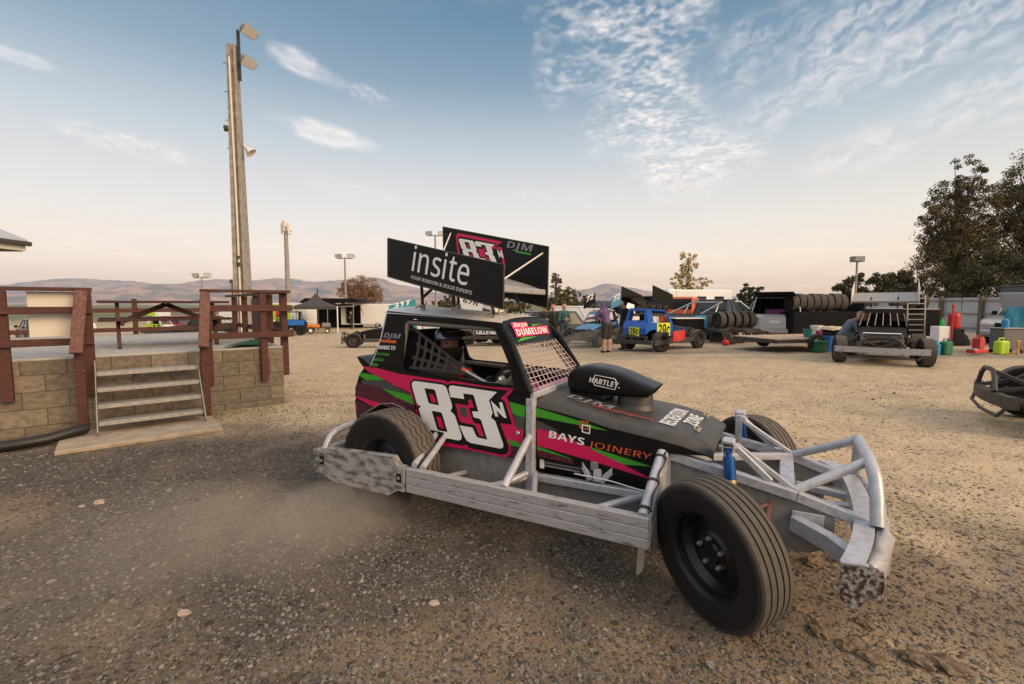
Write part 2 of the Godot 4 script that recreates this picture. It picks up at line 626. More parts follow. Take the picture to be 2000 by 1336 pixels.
func build_ground() -> void:
	g1 = noise(0.16, 3, 4)
	g2 = noise(0.9, 4, 3)
	g3 = noise(0.5, 6, 3)
	g4 = noise(3.0, 8, 3)
	var radii := [0.0]
	var rr := 0.25
	while rr < 7000.0:
		radii.append(rr)
		rr *= 1.022 if rr < 26.0 else (1.06 if rr < 120.0 else 1.35)
	var angs := []
	for i in 400:
		angs.append(deg_to_rad(-64.0 + 128.0 * i / 400.0))
	for i in 70:
		angs.append(deg_to_rad(64.0 + 232.0 * i / 70.0))
	var na := angs.size()
	var v := PackedVector3Array()
	var c := PackedColorArray()
	var nn := PackedVector3Array()
	var ix := PackedInt32Array()
	for i in radii.size():
		for a in angs:
			var x: float = sin(a) * radii[i]
			var z: float = -cos(a) * radii[i]
			var y := ground_y(x, z)
			v.append(Vector3(x, y, z))
			c.append(ground_col(x, z))
			if radii[i] < 30.0:
				var e := 0.03
				nn.append(Vector3(ground_y(x - e, z) - ground_y(x + e, z), 2.0 * e, ground_y(x, z - e) - ground_y(x, z + e)).normalized())
			else:
				nn.append(Vector3.UP)
	for i in radii.size() - 1:
		for j in na:
			var k := (j + 1) % na
			ix.append_array(PackedInt32Array([i * na + j, (i + 1) * na + j, (i + 1) * na + k, i * na + j, (i + 1) * na + k, i * na + k]))
	var arr := []
	arr.resize(Mesh.ARRAY_MAX)
	arr[Mesh.ARRAY_VERTEX] = v
	arr[Mesh.ARRAY_NORMAL] = nn
	arr[Mesh.ARRAY_COLOR] = c
	arr[Mesh.ARRAY_INDEX] = ix
	var am := ArrayMesh.new()
	am.add_surface_from_arrays(Mesh.PRIMITIVE_TRIANGLES, arr)
	var gi := gravel_images()
	var m := mat(Color(1, 1, 1), 0.95)
	m.vertex_color_use_as_albedo = true
	tri_tex(m, gi[0], 0.52, true)
	bump(m, gi[1], 1.6)
	structure("ground", am, m)
	# loose stones
	var r := RandomNumberGenerator.new()
	r.seed = 5
	var pm := mat(Color(1, 1, 1), 0.9)
	pm.vertex_color_use_as_albedo = true
	for kind in 3:
		var xf: Array[Transform3D] = []
		var cc: Array[Color] = []
		for i in 46000:
			var d := 1.0 + 11.0 * pow(r.randf(), 1.7)
			var a := deg_to_rad(r.randf_range(-58.0, 58.0))
			var x := sin(a) * d
			var z := -cos(a) * d
			var s := sandy(x, z)
			if r.randf() < s * 1.05:
				continue
			var size := 0.003 + 0.007 * pow(r.randf(), 2.5) + (0.012 * r.randf() if r.randf() < 0.012 else 0.0)
			size *= 1.0 + d * 0.05
			var q := Basis.from_euler(Vector3(r.randf_range(-0.5, 0.5), r.randf() * TAU, r.randf_range(-0.5, 0.5))).scaled_local(Vector3(size * r.randf_range(0.8, 1.5), size * r.randf_range(0.45, 0.8), size))
			xf.append(Transform3D(q, Vector3(x, ground_y(x, z) + size * 0.15, z)))
			var g := r.randf_range(0.055, 0.20) * (1.5 if r.randf() < 0.05 else 1.0)
			var w := r.randf()
			cc.append(Color(g * (1.0 + 0.12 * w), g * (0.94 + 0.02 * w), g * (0.90 - 0.18 * w)))
		var mm := MultiMesh.new()
		mm.transform_format = MultiMesh.TRANSFORM_3D
		mm.use_colors = true
		mm.mesh = pebble(40 + kind)
		mm.instance_count = xf.size()
		for i in xf.size():
			mm.set_instance_transform(i, xf[i])
			mm.set_instance_color(i, cc[i])
		var mi := MultiMeshInstance3D.new()
		mi.name = numbered("gravel")
		mi.multimesh = mm
		mi.material_override = pm
		mi.set_meta("kind", "stuff")
		mi.set_meta("label", ["fine loose gravel strewn over the yard", "coarse loose gravel strewn over the yard", "dusty broken gravel strewn over the yard"][kind])
		mi.set_meta("category", "gravel")
		add_child(mi)

# ---------------------------------------------------------------- materials
func scuffed(a: Color, b: Color, freq: float, seed_: int, lo := 0.35, hi := 0.6, size := 512) -> NoiseTexture2D:
	return noise_tex(size, freq, seed_, [[0.0, b], [lo, b], [hi, a], [1.0, a]], 5)

func build_materials() -> void:
	var silver := mat(Color(1, 1, 1), 0.42, 0.25)
	tri_tex(silver, noise_tex(512, 0.02, 2, [[0.0, lin(0.30, 0.30, 0.31)], [0.32, lin(0.40, 0.41, 0.44)], [0.6, lin(0.46, 0.47, 0.51)], [1.0, lin(0.50, 0.51, 0.55)]], 5), 1.6)
	silver.roughness_texture = noise_tex(256, 0.03, 3, [[0.0, Color(0.8, 0.8, 0.8)], [1.0, Color(1, 1, 1)]], 4)
	M.silver = silver
	var worn := mat(Color(1, 1, 1), 0.5, 0.2)
	tri_tex(worn, noise_tex(1024, 0.012, 9, [[0.0, lin(0.05, 0.045, 0.042)], [0.16, lin(0.12, 0.11, 0.10)], [0.24, lin(0.30, 0.30, 0.30)], [0.5, lin(0.38, 0.38, 0.40)], [0.72, lin(0.33, 0.33, 0.33)], [1.0, lin(0.44, 0.44, 0.47)]], 6), 0.9)
	worn.uv1_scale = Vector3(0.45, 1.6, 0.45)
	M.worn = worn
	var scraped := mat(Color(1, 1, 1), 0.55, 0.2)
	tri_tex(scraped, noise_tex(1024, 0.012, 19, [[0.0, lin(0.07, 0.062, 0.052)], [0.24, lin(0.13, 0.12, 0.105)], [0.40, lin(0.25, 0.245, 0.235)], [0.58, lin(0.34, 0.34, 0.345)], [1.0, lin(0.41, 0.41, 0.425)]], 7), 1.3)
	scraped.uv1_scale = Vector3(0.6, 1.3, 0.6)
	M.scraped = scraped
	var grey := mat(Color(1, 1, 1), 0.6, 0.05)
	tri_tex(grey, noise_tex(512, 0.015, 12, [[0.0, lin(0.17, 0.165, 0.155)], [1.0, lin(0.27, 0.265, 0.26)]], 5), 1.2)
	M.grey_panel = grey
	var black := mat(Color(1, 1, 1), 0.38)
	tri_tex(black, noise_tex(512, 0.02, 14, [[0.0, lin(0.012, 0.0115, 0.011)], [0.55, lin(0.006, 0.006, 0.0065)], [1.0, lin(0.009, 0.0085, 0.008)]], 5), 1.4)
	black.roughness_texture = noise_tex(256, 0.02, 15, [[0.0, Color(0.85, 0.85, 0.85)], [1.0, Color(1, 1, 1)]], 4)
	black.metallic_specular = 0.35
	M.black = black
	var dusty := mat(Color(1, 1, 1), 0.5)
	tri_tex(dusty, noise_tex(512, 0.018, 24, [[0.0, lin(0.075, 0.068, 0.06)], [0.5, lin(0.045, 0.042, 0.039)], [1.0, lin(0.03, 0.029, 0.028)]], 5), 1.1)
	M.bonnet = dusty
	M.pink = mat(lin(0.56, 0.004, 0.085), 0.42)
	M.green = mat(lin(0.045, 0.30, 0.015), 0.42)
	M.dgrey = mat(lin(0.055, 0.056, 0.06), 0.42)
	M.vinyl_black = mat(lin(0.006, 0.006, 0.0065), 0.45)
	M.vinyl_black.metallic_specular = 0.35
	M.vinyl_white = mat(lin(0.78, 0.78, 0.76), 0.45)
	M.orange = mat(lin(0.62, 0.10, 0.025), 0.45)
	M.letter_grey = mat(lin(0.20, 0.21, 0.23), 0.45)
	M.letter_red = mat(lin(0.50, 0.04, 0.03), 0.45)
	var sp := mat(Color(1, 1, 1), 0.45)
	tri_tex(sp, noise_tex(512, 0.05, 33, [[0.0, lin(0.010, 0.010, 0.011)], [0.60, lin(0.010, 0.010, 0.011)], [0.64, lin(0.34, 0.006, 0.06)], [1.0, lin(0.40, 0.006, 0.07)]], 3), 3.0)
	M.speckle = sp
	var roof := mat(Color(1, 1, 1), 0.45)
	tri_tex(roof, noise_tex(256, 0.02, 41, [[0.0, lin(0.62, 0.60, 0.57)], [1.0, lin(0.76, 0.75, 0.73)]], 4), 1.2)
	M.roof = roof
	M.mesh_wire = mat(lin(0.55, 0.43, 0.42), 0.5, 0.2)
	M.strut = mat(lin(0.03, 0.027, 0.025), 0.5)
	var rub := mat(Color(1, 1, 1), 0.9)
	tri_tex(rub, noise_tex(512, 0.02, 51, [[0.0, lin(0.6, 0.58, 0.55)], [1.0, Color(1, 1, 1)]], 5), 2.0)
	rub.vertex_color_use_as_albedo = true
	M.rubber = rub
	M.rim = mat(lin(0.006, 0.006, 0.006), 0.38, 0.1)
	M.rim_grey = mat(lin(0.045, 0.045, 0.045), 0.5, 0.3)
	M.nut = mat(lin(0.45, 0.46, 0.47), 0.35, 0.7)
	M.blue_anod = mat(lin(0.01, 0.08, 0.28), 0.3, 0.6)
	M.brass = mat(lin(0.55, 0.42, 0.25), 0.35, 0.8)
	M.rust = mat(lin(0.10, 0.045, 0.03), 0.7, 0.2)
	M.cable = mat(lin(0.01, 0.01, 0.01), 0.5)
	M.net = mat(lin(0.035, 0.034, 0.034), 0.85)
	M.interior = mat(lin(0.06, 0.056, 0.05), 0.8)
	M.inner_grey = mat(lin(0.16, 0.15, 0.135), 0.6)
	M.pink_dash = mat(lin(0.62, 0.26, 0.38), 0.6)
	M.purple = mat(lin(0.14, 0.02, 0.10), 0.6)
	M.helmet = mat(lin(0.012, 0.012, 0.012), 0.15)
	M.helmet.clearcoat_enabled = true
	M.visor = mat(lin(0.22, 0.24, 0.27), 0.12, 0.5)
	M.red_strap = mat(lin(0.45, 0.012, 0.015), 0.7)
	M.suit = mat(lin(0.014, 0.014, 0.015), 0.85)
	M.flap = mat(lin(0.40, 0.36, 0.26), 0.7)
	# setting
	var wood := mat(Color(1, 1, 1), 0.75)
	tri_tex(wood, noise_tex(1024, 0.010, 61, [[0.0, lin(0.042, 0.013, 0.009)], [0.45, lin(0.062, 0.019, 0.0125)], [0.75, lin(0.078, 0.025, 0.017)], [1.0, lin(0.115, 0.045, 0.032)]], 7), 2.2)
	wood.uv1_scale = Vector3(0.7, 3.0, 3.0)
	M.wood = wood
	var wood2 := mat(Color(1, 1, 1), 0.8)
	tri_tex(wood2, noise_tex(1024, 0.018, 63, [[0.0, lin(0.07, 0.025, 0.018)], [0.5, lin(0.12, 0.05, 0.037)], [1.0, lin(0.21, 0.125, 0.10)]], 6), 1.0)
	M.wood_worn = wood2
	M.wood_dark = mat(lin(0.05, 0.017, 0.012), 0.8)
	for i in 4:
		var k: Array = [[0.185, 0.155, 0.118], [0.155, 0.132, 0.104], [0.205, 0.175, 0.135], [0.17, 0.142, 0.108]][i]
		var b := mat(Color(1, 1, 1), 0.95)
		tri_tex(b, noise_tex(512, 0.014, 70 + i, [[0.0, lin(k[0] * 0.45, k[1] * 0.43, k[2] * 0.42)], [0.4, lin(k[0] * 0.85, k[1] * 0.84, k[2] * 0.82)], [0.6, lin(k[0], k[1], k[2])], [1.0, lin(k[0] * 1.35, k[1] * 1.35, k[2] * 1.3)]], 6), 1.7, true)
		M["block%d" % i] = b
	M.mortar = mat(lin(0.13, 0.11, 0.085), 0.95)
	var conc := mat(Color(1, 1, 1), 0.85)
	tri_tex(conc, noise_tex(512, 0.012, 80, [[0.0, lin(0.24, 0.22, 0.19)], [0.5, lin(0.36, 0.345, 0.315)], [1.0, lin(0.45, 0.43, 0.40)]], 6), 0.8, true)
	M.concrete = conc
	var pole := mat(Color(1, 1, 1), 0.85)
	tri_tex(pole, noise_tex(512, 0.01, 82, [[0.0, lin(0.19, 0.17, 0.15)], [0.5, lin(0.27, 0.25, 0.225)], [1.0, lin(0.36, 0.335, 0.305)]], 6), 0.6)
	M.pole = pole
	var alu := mat(Color(1, 1, 1), 0.5, 0.35)
	tri_tex(alu, noise_tex(256, 0.03, 83, [[0.0, lin(0.24, 0.23, 0.21)], [1.0, lin(0.38, 0.37, 0.35)]], 4), 2.0)
	M.alu = alu
	var frame := mat(Color(1, 1, 1), 0.6, 0.1)
	tri_tex(frame, noise_tex(256, 0.02, 84, [[0.0, lin(0.07, 0.06, 0.05)], [1.0, lin(0.035, 0.033, 0.032)]], 4), 1.0)
	M.frame_dark = frame
	M.white = mat(lin(0.72, 0.72, 0.71), 0.45)
	M.offwhite = mat(lin(0.60, 0.56, 0.50), 0.6)
	M.black_cloth = mat(lin(0.009, 0.009, 0.0095), 0.9)
	M.black_cloth.metallic_specular = 0.25
	M.dark = mat(lin(0.007, 0.007, 0.0075), 0.6)
	M.dark.metallic_specular = 0.3
	M.glass = mat(lin(0.02, 0.024, 0.026), 0.08)
	M.chrome = mat(lin(0.6, 0.6, 0.6), 0.2, 0.9)
	M.tail = mat(lin(0.42, 0.02, 0.015), 0.3)
	M.lamp_clear = mat(lin(0.6, 0.6, 0.58), 0.2)
	M.plywood = mat(Color(1, 1, 1), 0.8)
	tri_tex(M.plywood, noise_tex(256, 0.02, 85, [[0.0, lin(0.34, 0.24, 0.15)], [1.0, lin(0.5, 0.38, 0.26)]], 4), 0.9)
	var corr := mat(Color(1, 1, 1), 0.5, 0.3)
	tri_tex(corr, noise_tex(256, 0.01, 86, [[0.0, lin(0.36, 0.38, 0.42)], [1.0, lin(0.48, 0.50, 0.54)]], 4), 0.3)
	M.fence = corr
	var pave := mat(Color(1, 1, 1), 0.9)
	tri_tex(pave, noise_tex(512, 0.012, 87, [[0.0, lin(0.24, 0.19, 0.135)], [1.0, lin(0.40, 0.33, 0.25)]], 6), 0.7)
	M.pave = pave
	M.turf = mat(lin(0.012, 0.075, 0.02), 0.95)
	M.skin = mat(Color(1, 1, 1), 0.75)
	M.skin.vertex_color_use_as_albedo = true
	M.bark_brown = mat(lin(0.13, 0.10, 0.07), 0.9)
	var rusty := mat(Color(1, 1, 1), 0.6, 0.15)
	tri_tex(rusty, noise_tex(512, 0.02, 97, [[0.0, lin(0.02, 0.014, 0.011)], [0.32, lin(0.06, 0.035, 0.025)], [0.46, lin(0.16, 0.12, 0.10)], [0.62, lin(0.34, 0.33, 0.33)], [1.0, lin(0.44, 0.43, 0.45)]], 6), 3.0)
	M.rusty = rusty

# ---------------------------------------------------------------- wheels
var tyre_cache := {}

func tyre_mesh(R: float, W: float, rb: float, style: String, dust: Color) -> ArrayMesh:
	var key := "%f %f %f %s %s" % [R, W, rb, style, dust]
	if tyre_cache.has(key):
		return tyre_cache[key]
	var m := MB.new()
	var black := Color(0.008, 0.0078, 0.0075)
	var h := W * 0.5
	var prof := []   # radius, along, dusty, zigzag, lug
	for p in [[rb, 0.80], [rb + 0.006, 0.90], [rb + (R - rb) * 0.25, 0.985], [rb + (R - rb) * 0.5, 1.03], [rb + (R - rb) * 0.72, 1.02], [R - 0.032, 0.985]]:
		prof.append([p[0], p[1] * h, 0.0, 0.0, 0.0])
	prof.append([R - 0.016, 0.95 * h, 0.6, 0.0, 1.0])
	prof.append([R - 0.006, 0.86 * h, 1.0, 0.0, 1.0])
	var grooves := [0.56, 0.20, -0.20, -0.56] if style != "plain" else []
	for g in grooves:
		var zz := 0.008 if style == "block" else 0.0
		var w := 0.0045 if style == "rib" else 0.005
		prof.append([R - 0.004 * absf(g), g * h + w, 1.0, zz, 0.4])
		prof.append([R - 0.011, g * h + w * 0.7, 0.15, zz, 0.0])
		prof.append([R - 0.011, g * h - w * 0.7, 0.15, zz, 0.0])
		prof.append([R - 0.004 * absf(g), g * h - w, 1.0, zz, 0.4])
	prof.append([R - 0.006, -0.86 * h, 1.0, 0.0, 1.0])
	prof.append([R - 0.016, -0.95 * h, 0.6, 0.0, 1.0])
	for p in [[R - 0.032, 0.985], [rb + (R - rb) * 0.5, 1.03], [rb + 0.006, 0.90], [rb, 0.80]]:
		prof.append([p[0], -p[1] * h, 0.0, 0.0, 0.0])
	var seg := 32 if style == "plain" else (60 if style == "rib" else 108)
	for i in prof.size() - 1:
		var p: Array = prof[i]
		var q: Array = prof[i + 1]
		var nn := Vector2(q[1] - p[1], -(q[0] - p[0])).normalized() * -1.0
		m.tint(black.lerp(dust, (p[2] + q[2]) * 0.5))
		for j in seg:
			var v := []
			var nv := []
			for t in [[p, j], [q, j], [q, j + 1], [p, j + 1]]:
				var e: Array = t[0]
				var jj: int = t[1] % seg
				var a: float = TAU * jj / seg
				var r: float = e[0]
				if style == "block" and e[4] > 0.0 and jj % 4 == 0:
					r -= 0.007 * e[4]
				var z: float = e[1] + e[3] * (1.0 if (jj / 2) % 2 == 0 else -1.0)
				v.append(Vector3(cos(a) * r, sin(a) * r, z))
				nv.append(Vector3(cos(a) * nn.x, sin(a) * nn.x, nn.y))
			m.quads(v[0], v[1], v[2], v[3], nv[0], nv[1], nv[2], nv[3])
	tyre_cache[key] = m.mesh()
	return tyre_cache[key]

var rim_cache := {}
func rim_mesh(rb: float, W: float) -> ArrayMesh:
	var key := "%f %f" % [rb, W]
	if rim_cache.has(key):
		return rim_cache[key]
	var m := MB.new()
	var h := W * 0.5
	var q := Transform3D(Basis(Vector3(1, 0, 0), Vector3(0, 0, 1), Vector3(0, -1, 0)), Vector3.ZERO)
	m.lathe([Vector2(0.0, h * 0.36), Vector2(rb * 0.20, h * 0.36), Vector2(rb * 0.24, h * 0.22), Vector2(rb * 0.42, h * 0.30), Vector2(rb * 0.50, h * 0.16), Vector2(rb * 0.74, h * 0.02), Vector2(rb * 0.80, h * 0.22), Vector2(rb * 0.86, h * 0.42), Vector2(rb * 0.90, h * 0.44), Vector2(rb * 0.93, h * 0.74), Vector2(rb * 0.985, h * 0.82), Vector2(rb * 1.03, h * 0.90), Vector2(rb * 1.03, h * 0.80), Vector2(rb * 0.98, -h * 0.8), Vector2(rb * 0.90, -h * 0.8), Vector2(rb * 0.80, -h * 0.3), Vector2(0.0, -h * 0.3)], q, 36)
	rim_cache[key] = m.mesh()
	return rim_cache[key]

func wheel(parent: Node, xf: Transform3D, R: float, W: float, rb: float, style: String, dust: Color, rim: Material, nuts := 0) -> Node3D:
	var o := group_part(parent, "wheel", xf)
	part(o, "tyre", tyre_mesh(R, W, rb, style, dust), M.rubber)
	part(o, "rim", rim_mesh(rb, W), rim)
	for i in nuts:
		var a := TAU * i / nuts + 0.4
		var m := MB.new()
		var q := Transform3D(Basis(Vector3(1, 0, 0), Vector3(0, 0, 1), Vector3(0, -1, 0)), Vector3(cos(a), sin(a), 0) * rb * 0.34 + Vector3(0, 0, W * 0.115))
		m.lathe([Vector2(0.0, 0.026), Vector2(0.006, 0.026), Vector2(0.0065, 0.02), Vector2(0.011, 0.02), Vector2(0.012, 0.0)], q, 6)
		part(o, "wheel_nut", m, M.nut)
	return o

# ---------------------------------------------------------------- the silver race car
const LIV := {
	"eight": [-2.247,.913,-2.233,.930,-2.210,.935,-1.965,.929,-1.937,.922,-1.922,.906,-1.877,.798,-1.875,.769,-1.890,.747,-1.857,.724,-1.848,.712,-1.795,.585,-1.793,.566,-1.802,.550,-1.820,.542,-1.948,.544,-1.951,.581,-2.008,.584,-2.075,.585,-2.082,.548,-2.105,.555,-2.124,.576,-2.181,.720,-2.180,.735,-2.160,.750,-2.193,.762,-2.203,.774,-2.244,.890],
	"eight_hole": [-2.125,.889,-2.038,.889,-2.025,.879,-1.992,.776,-2.075,.780,-2.088,.786],
	"eight_hole2": [-2.060,.728,-1.980,.727,-1.965,.719,-1.918,.590,-1.998,.591,-2.011,.601],
	"eight_in": [-2.080,.853,-2.042,.851,-2.014,.799,-2.033,.790,-2.062,.794],
	"eight_in2": [-2.019,.692,-1.975,.690,-1.944,.610,-1.982,.609,-1.991,.614],
	"three": [-1.902,.907,-1.894,.925,-1.876,.931,-1.501,.918,-1.564,.857,-1.535,.773,-1.550,.741,-1.515,.719,-1.453,.572,-1.452,.553,-1.464,.540,-1.480,.537,-1.716,.540,-1.748,.550,-1.769,.574,-1.813,.652,-1.701,.650,-1.667,.591,-1.652,.586,-1.579,.583,-1.629,.712,-1.643,.720,-1.689,.724,-1.703,.764,-1.651,.769,-1.687,.874,-1.699,.882,-1.778,.883,-1.769,.844,-1.889,.847],
	"letter_n": [-1.550,.857,-1.471,.799,-1.485,.851,-1.460,.852,-1.426,.750,-1.447,.751,-1.506,.793,-1.490,.752,-1.515,.752],
	"block": [-2.264,.920,-2.240,.942,-2.216,.949,-1.952,.943,-1.921,.931,-1.891,.943,-1.872,.947,-1.410,.935,-1.476,.876,-1.442,.863,-1.384,.712,-1.477,.710,-1.415,.568,-1.410,.536,-1.426,.510,-1.458,.496,-1.734,.501,-1.754,.525,-1.775,.512,-1.805,.510,-1.949,.513,-1.952,.543,-2.086,.537,-2.131,.560,-2.150,.583,-2.207,.738,-2.180,.751,-2.213,.768,-2.265,.888],
	"mid_pink": [-1.847,.804,-1.731,.802,-1.734,.843,-1.711,.847,-1.685,.790,-1.729,.787,-1.703,.705,-1.680,.684,-1.640,.684,-1.604,.600,-1.644,.602,-1.663,.638,-1.683,.671,-1.803,.676,-1.821,.711,-1.832,.759],
	"mid_grey": [-1.814,.785,-1.752,.785,-1.741,.725,-1.747,.715,-1.800,.721],
	"field": [-2.662,1.013,-2.373,.977,-2.232,.970,-1.939,.960,-1.912,.947,-1.878,.965,-1.566,.948,-1.358,.954,-1.428,.892,-1.420,.879,-1.384,.768,-1.352,.689,-1.298,.687,-1.306,.596,-1.413,.608,-1.394,.567,-1.397,.515,-1.421,.486,-1.453,.481,-1.752,.487,-1.952,.480,-2.112,.510,-2.177,.590,-2.218,.710,-2.200,.738,-2.272,.846,-2.446,.889],
	"green_right": [-1.410,.864,-1.286,.845,-1.293,.769,-1.384,.784],
	"grey_right": [-1.381,.782,-1.293,.769,-1.296,.687,-1.352,.689],
	"green_low": [-1.415,.610,-1.306,.594,-1.311,.566,-1.405,.570],
	"speckle_low": [-1.394,.567,-1.311,.566,-1.352,.480,-1.410,.485],
	"pink_top": [-2.742,1.012,-2.494,.982,-2.344,.964,-2.253,.951,-2.237,.834,-2.269,.841,-2.554,.927,-2.678,.961,-2.743,.994],
	"green_a": [-2.807,.933,-2.791,.957,-2.623,.947,-2.525,.915,-2.726,.899],
	"grey_a": [-2.788,.898,-2.726,.899,-2.520,.912,-2.264,.831,-2.556,.851,-2.768,.869],
	"green_b": [-2.561,.850,-2.260,.825,-2.230,.755,-2.404,.790],
	"speckle_a": [-2.825,.876,-2.768,.869,-2.561,.850,-2.404,.790,-2.230,.755,-2.212,.690,-2.483,.702,-2.590,.731,-2.861,.763],
	"pink_b": [-2.861,.763,-2.590,.731,-2.570,.724,-2.651,.691,-2.825,.740],
	"speckle_b": [-2.862,.729,-2.661,.690,-2.714,.640,-2.847,.564],
	"grey_b": [-2.332,.698,-2.218,.693,-2.203,.660,-2.268,.659],
	"pink_c": [-2.304,.683,-2.205,.655,-2.136,.554,-2.189,.589],
	"h_green": [-1.263,.840,-.931,.784,-.746,.746,-.852,.748,-.934,.757,-1.271,.777],
	"h_grey": [-1.271,.756,-1.194,.745,-1.068,.703,-1.224,.689],
	"h_pink": [-1.224,.694,-1.104,.691,-.857,.627,-.498,.505,-.504,.498,-.829,.543,-1.220,.585],
	"h_green2": [-1.220,.582,-.963,.535,-1.220,.559],
	"h_green3": [-.864,.632,-.482,.573,-.647,.557,-.843,.616],
	"h_speckle": [-1.220,.557,-.973,.535,-.966,.503,-1.216,.516],
	"bays": [-1.137,.652,-.898,.634,-1.130,.698],
	"joinery": [-.874,.624,-.494,.602,-.864,.670],
	"sq1": [-.927,.788,-.869,.787,-.872,.734,-.927,.740],
	"sq2": [-.912,.767,-.855,.764,-.859,.710,-.913,.717],
	"insite": [-2.198,1.740,-1.754,1.634,-2.162,1.912],
	"insite_sub": [-2.209,1.689,-1.724,1.576,-2.202,1.711],
	"w83": [-2.509,2.113,-2.120,2.041,-2.035,1.858,-2.507,1.967],
	"wpink": [-2.544,2.141,-2.512,2.161,-2.035,2.051,-2.121,2.011,-2.042,2.003,-2.000,1.815,-2.024,1.822,-2.056,1.986,-2.161,2.001,-2.092,2.039,-2.497,2.131,-2.525,2.114,-2.499,1.967,-2.522,1.968],
	"wlogo": [-2.531,1.908,-2.535,1.908,-2.531,1.908],
	"hartley": [-.972,.991,-.764,.967,-.965,1.020],
	"hartley_box": [-.929,1.035,-.796,1.019,-.786,1.003,-.795,.948,-.928,.966,-.939,.979],
}

func decal(parent: Node, called: String, key: Variant, S: float, m: Material, lift: float) -> void:
	var b := MB.new()
	var p := pv(LIV[key] if key is String else key)
	b.poly(p, Transform3D(Basis(), Vector3(0, 0, S + lift)))
	part(parent, called, b, m)

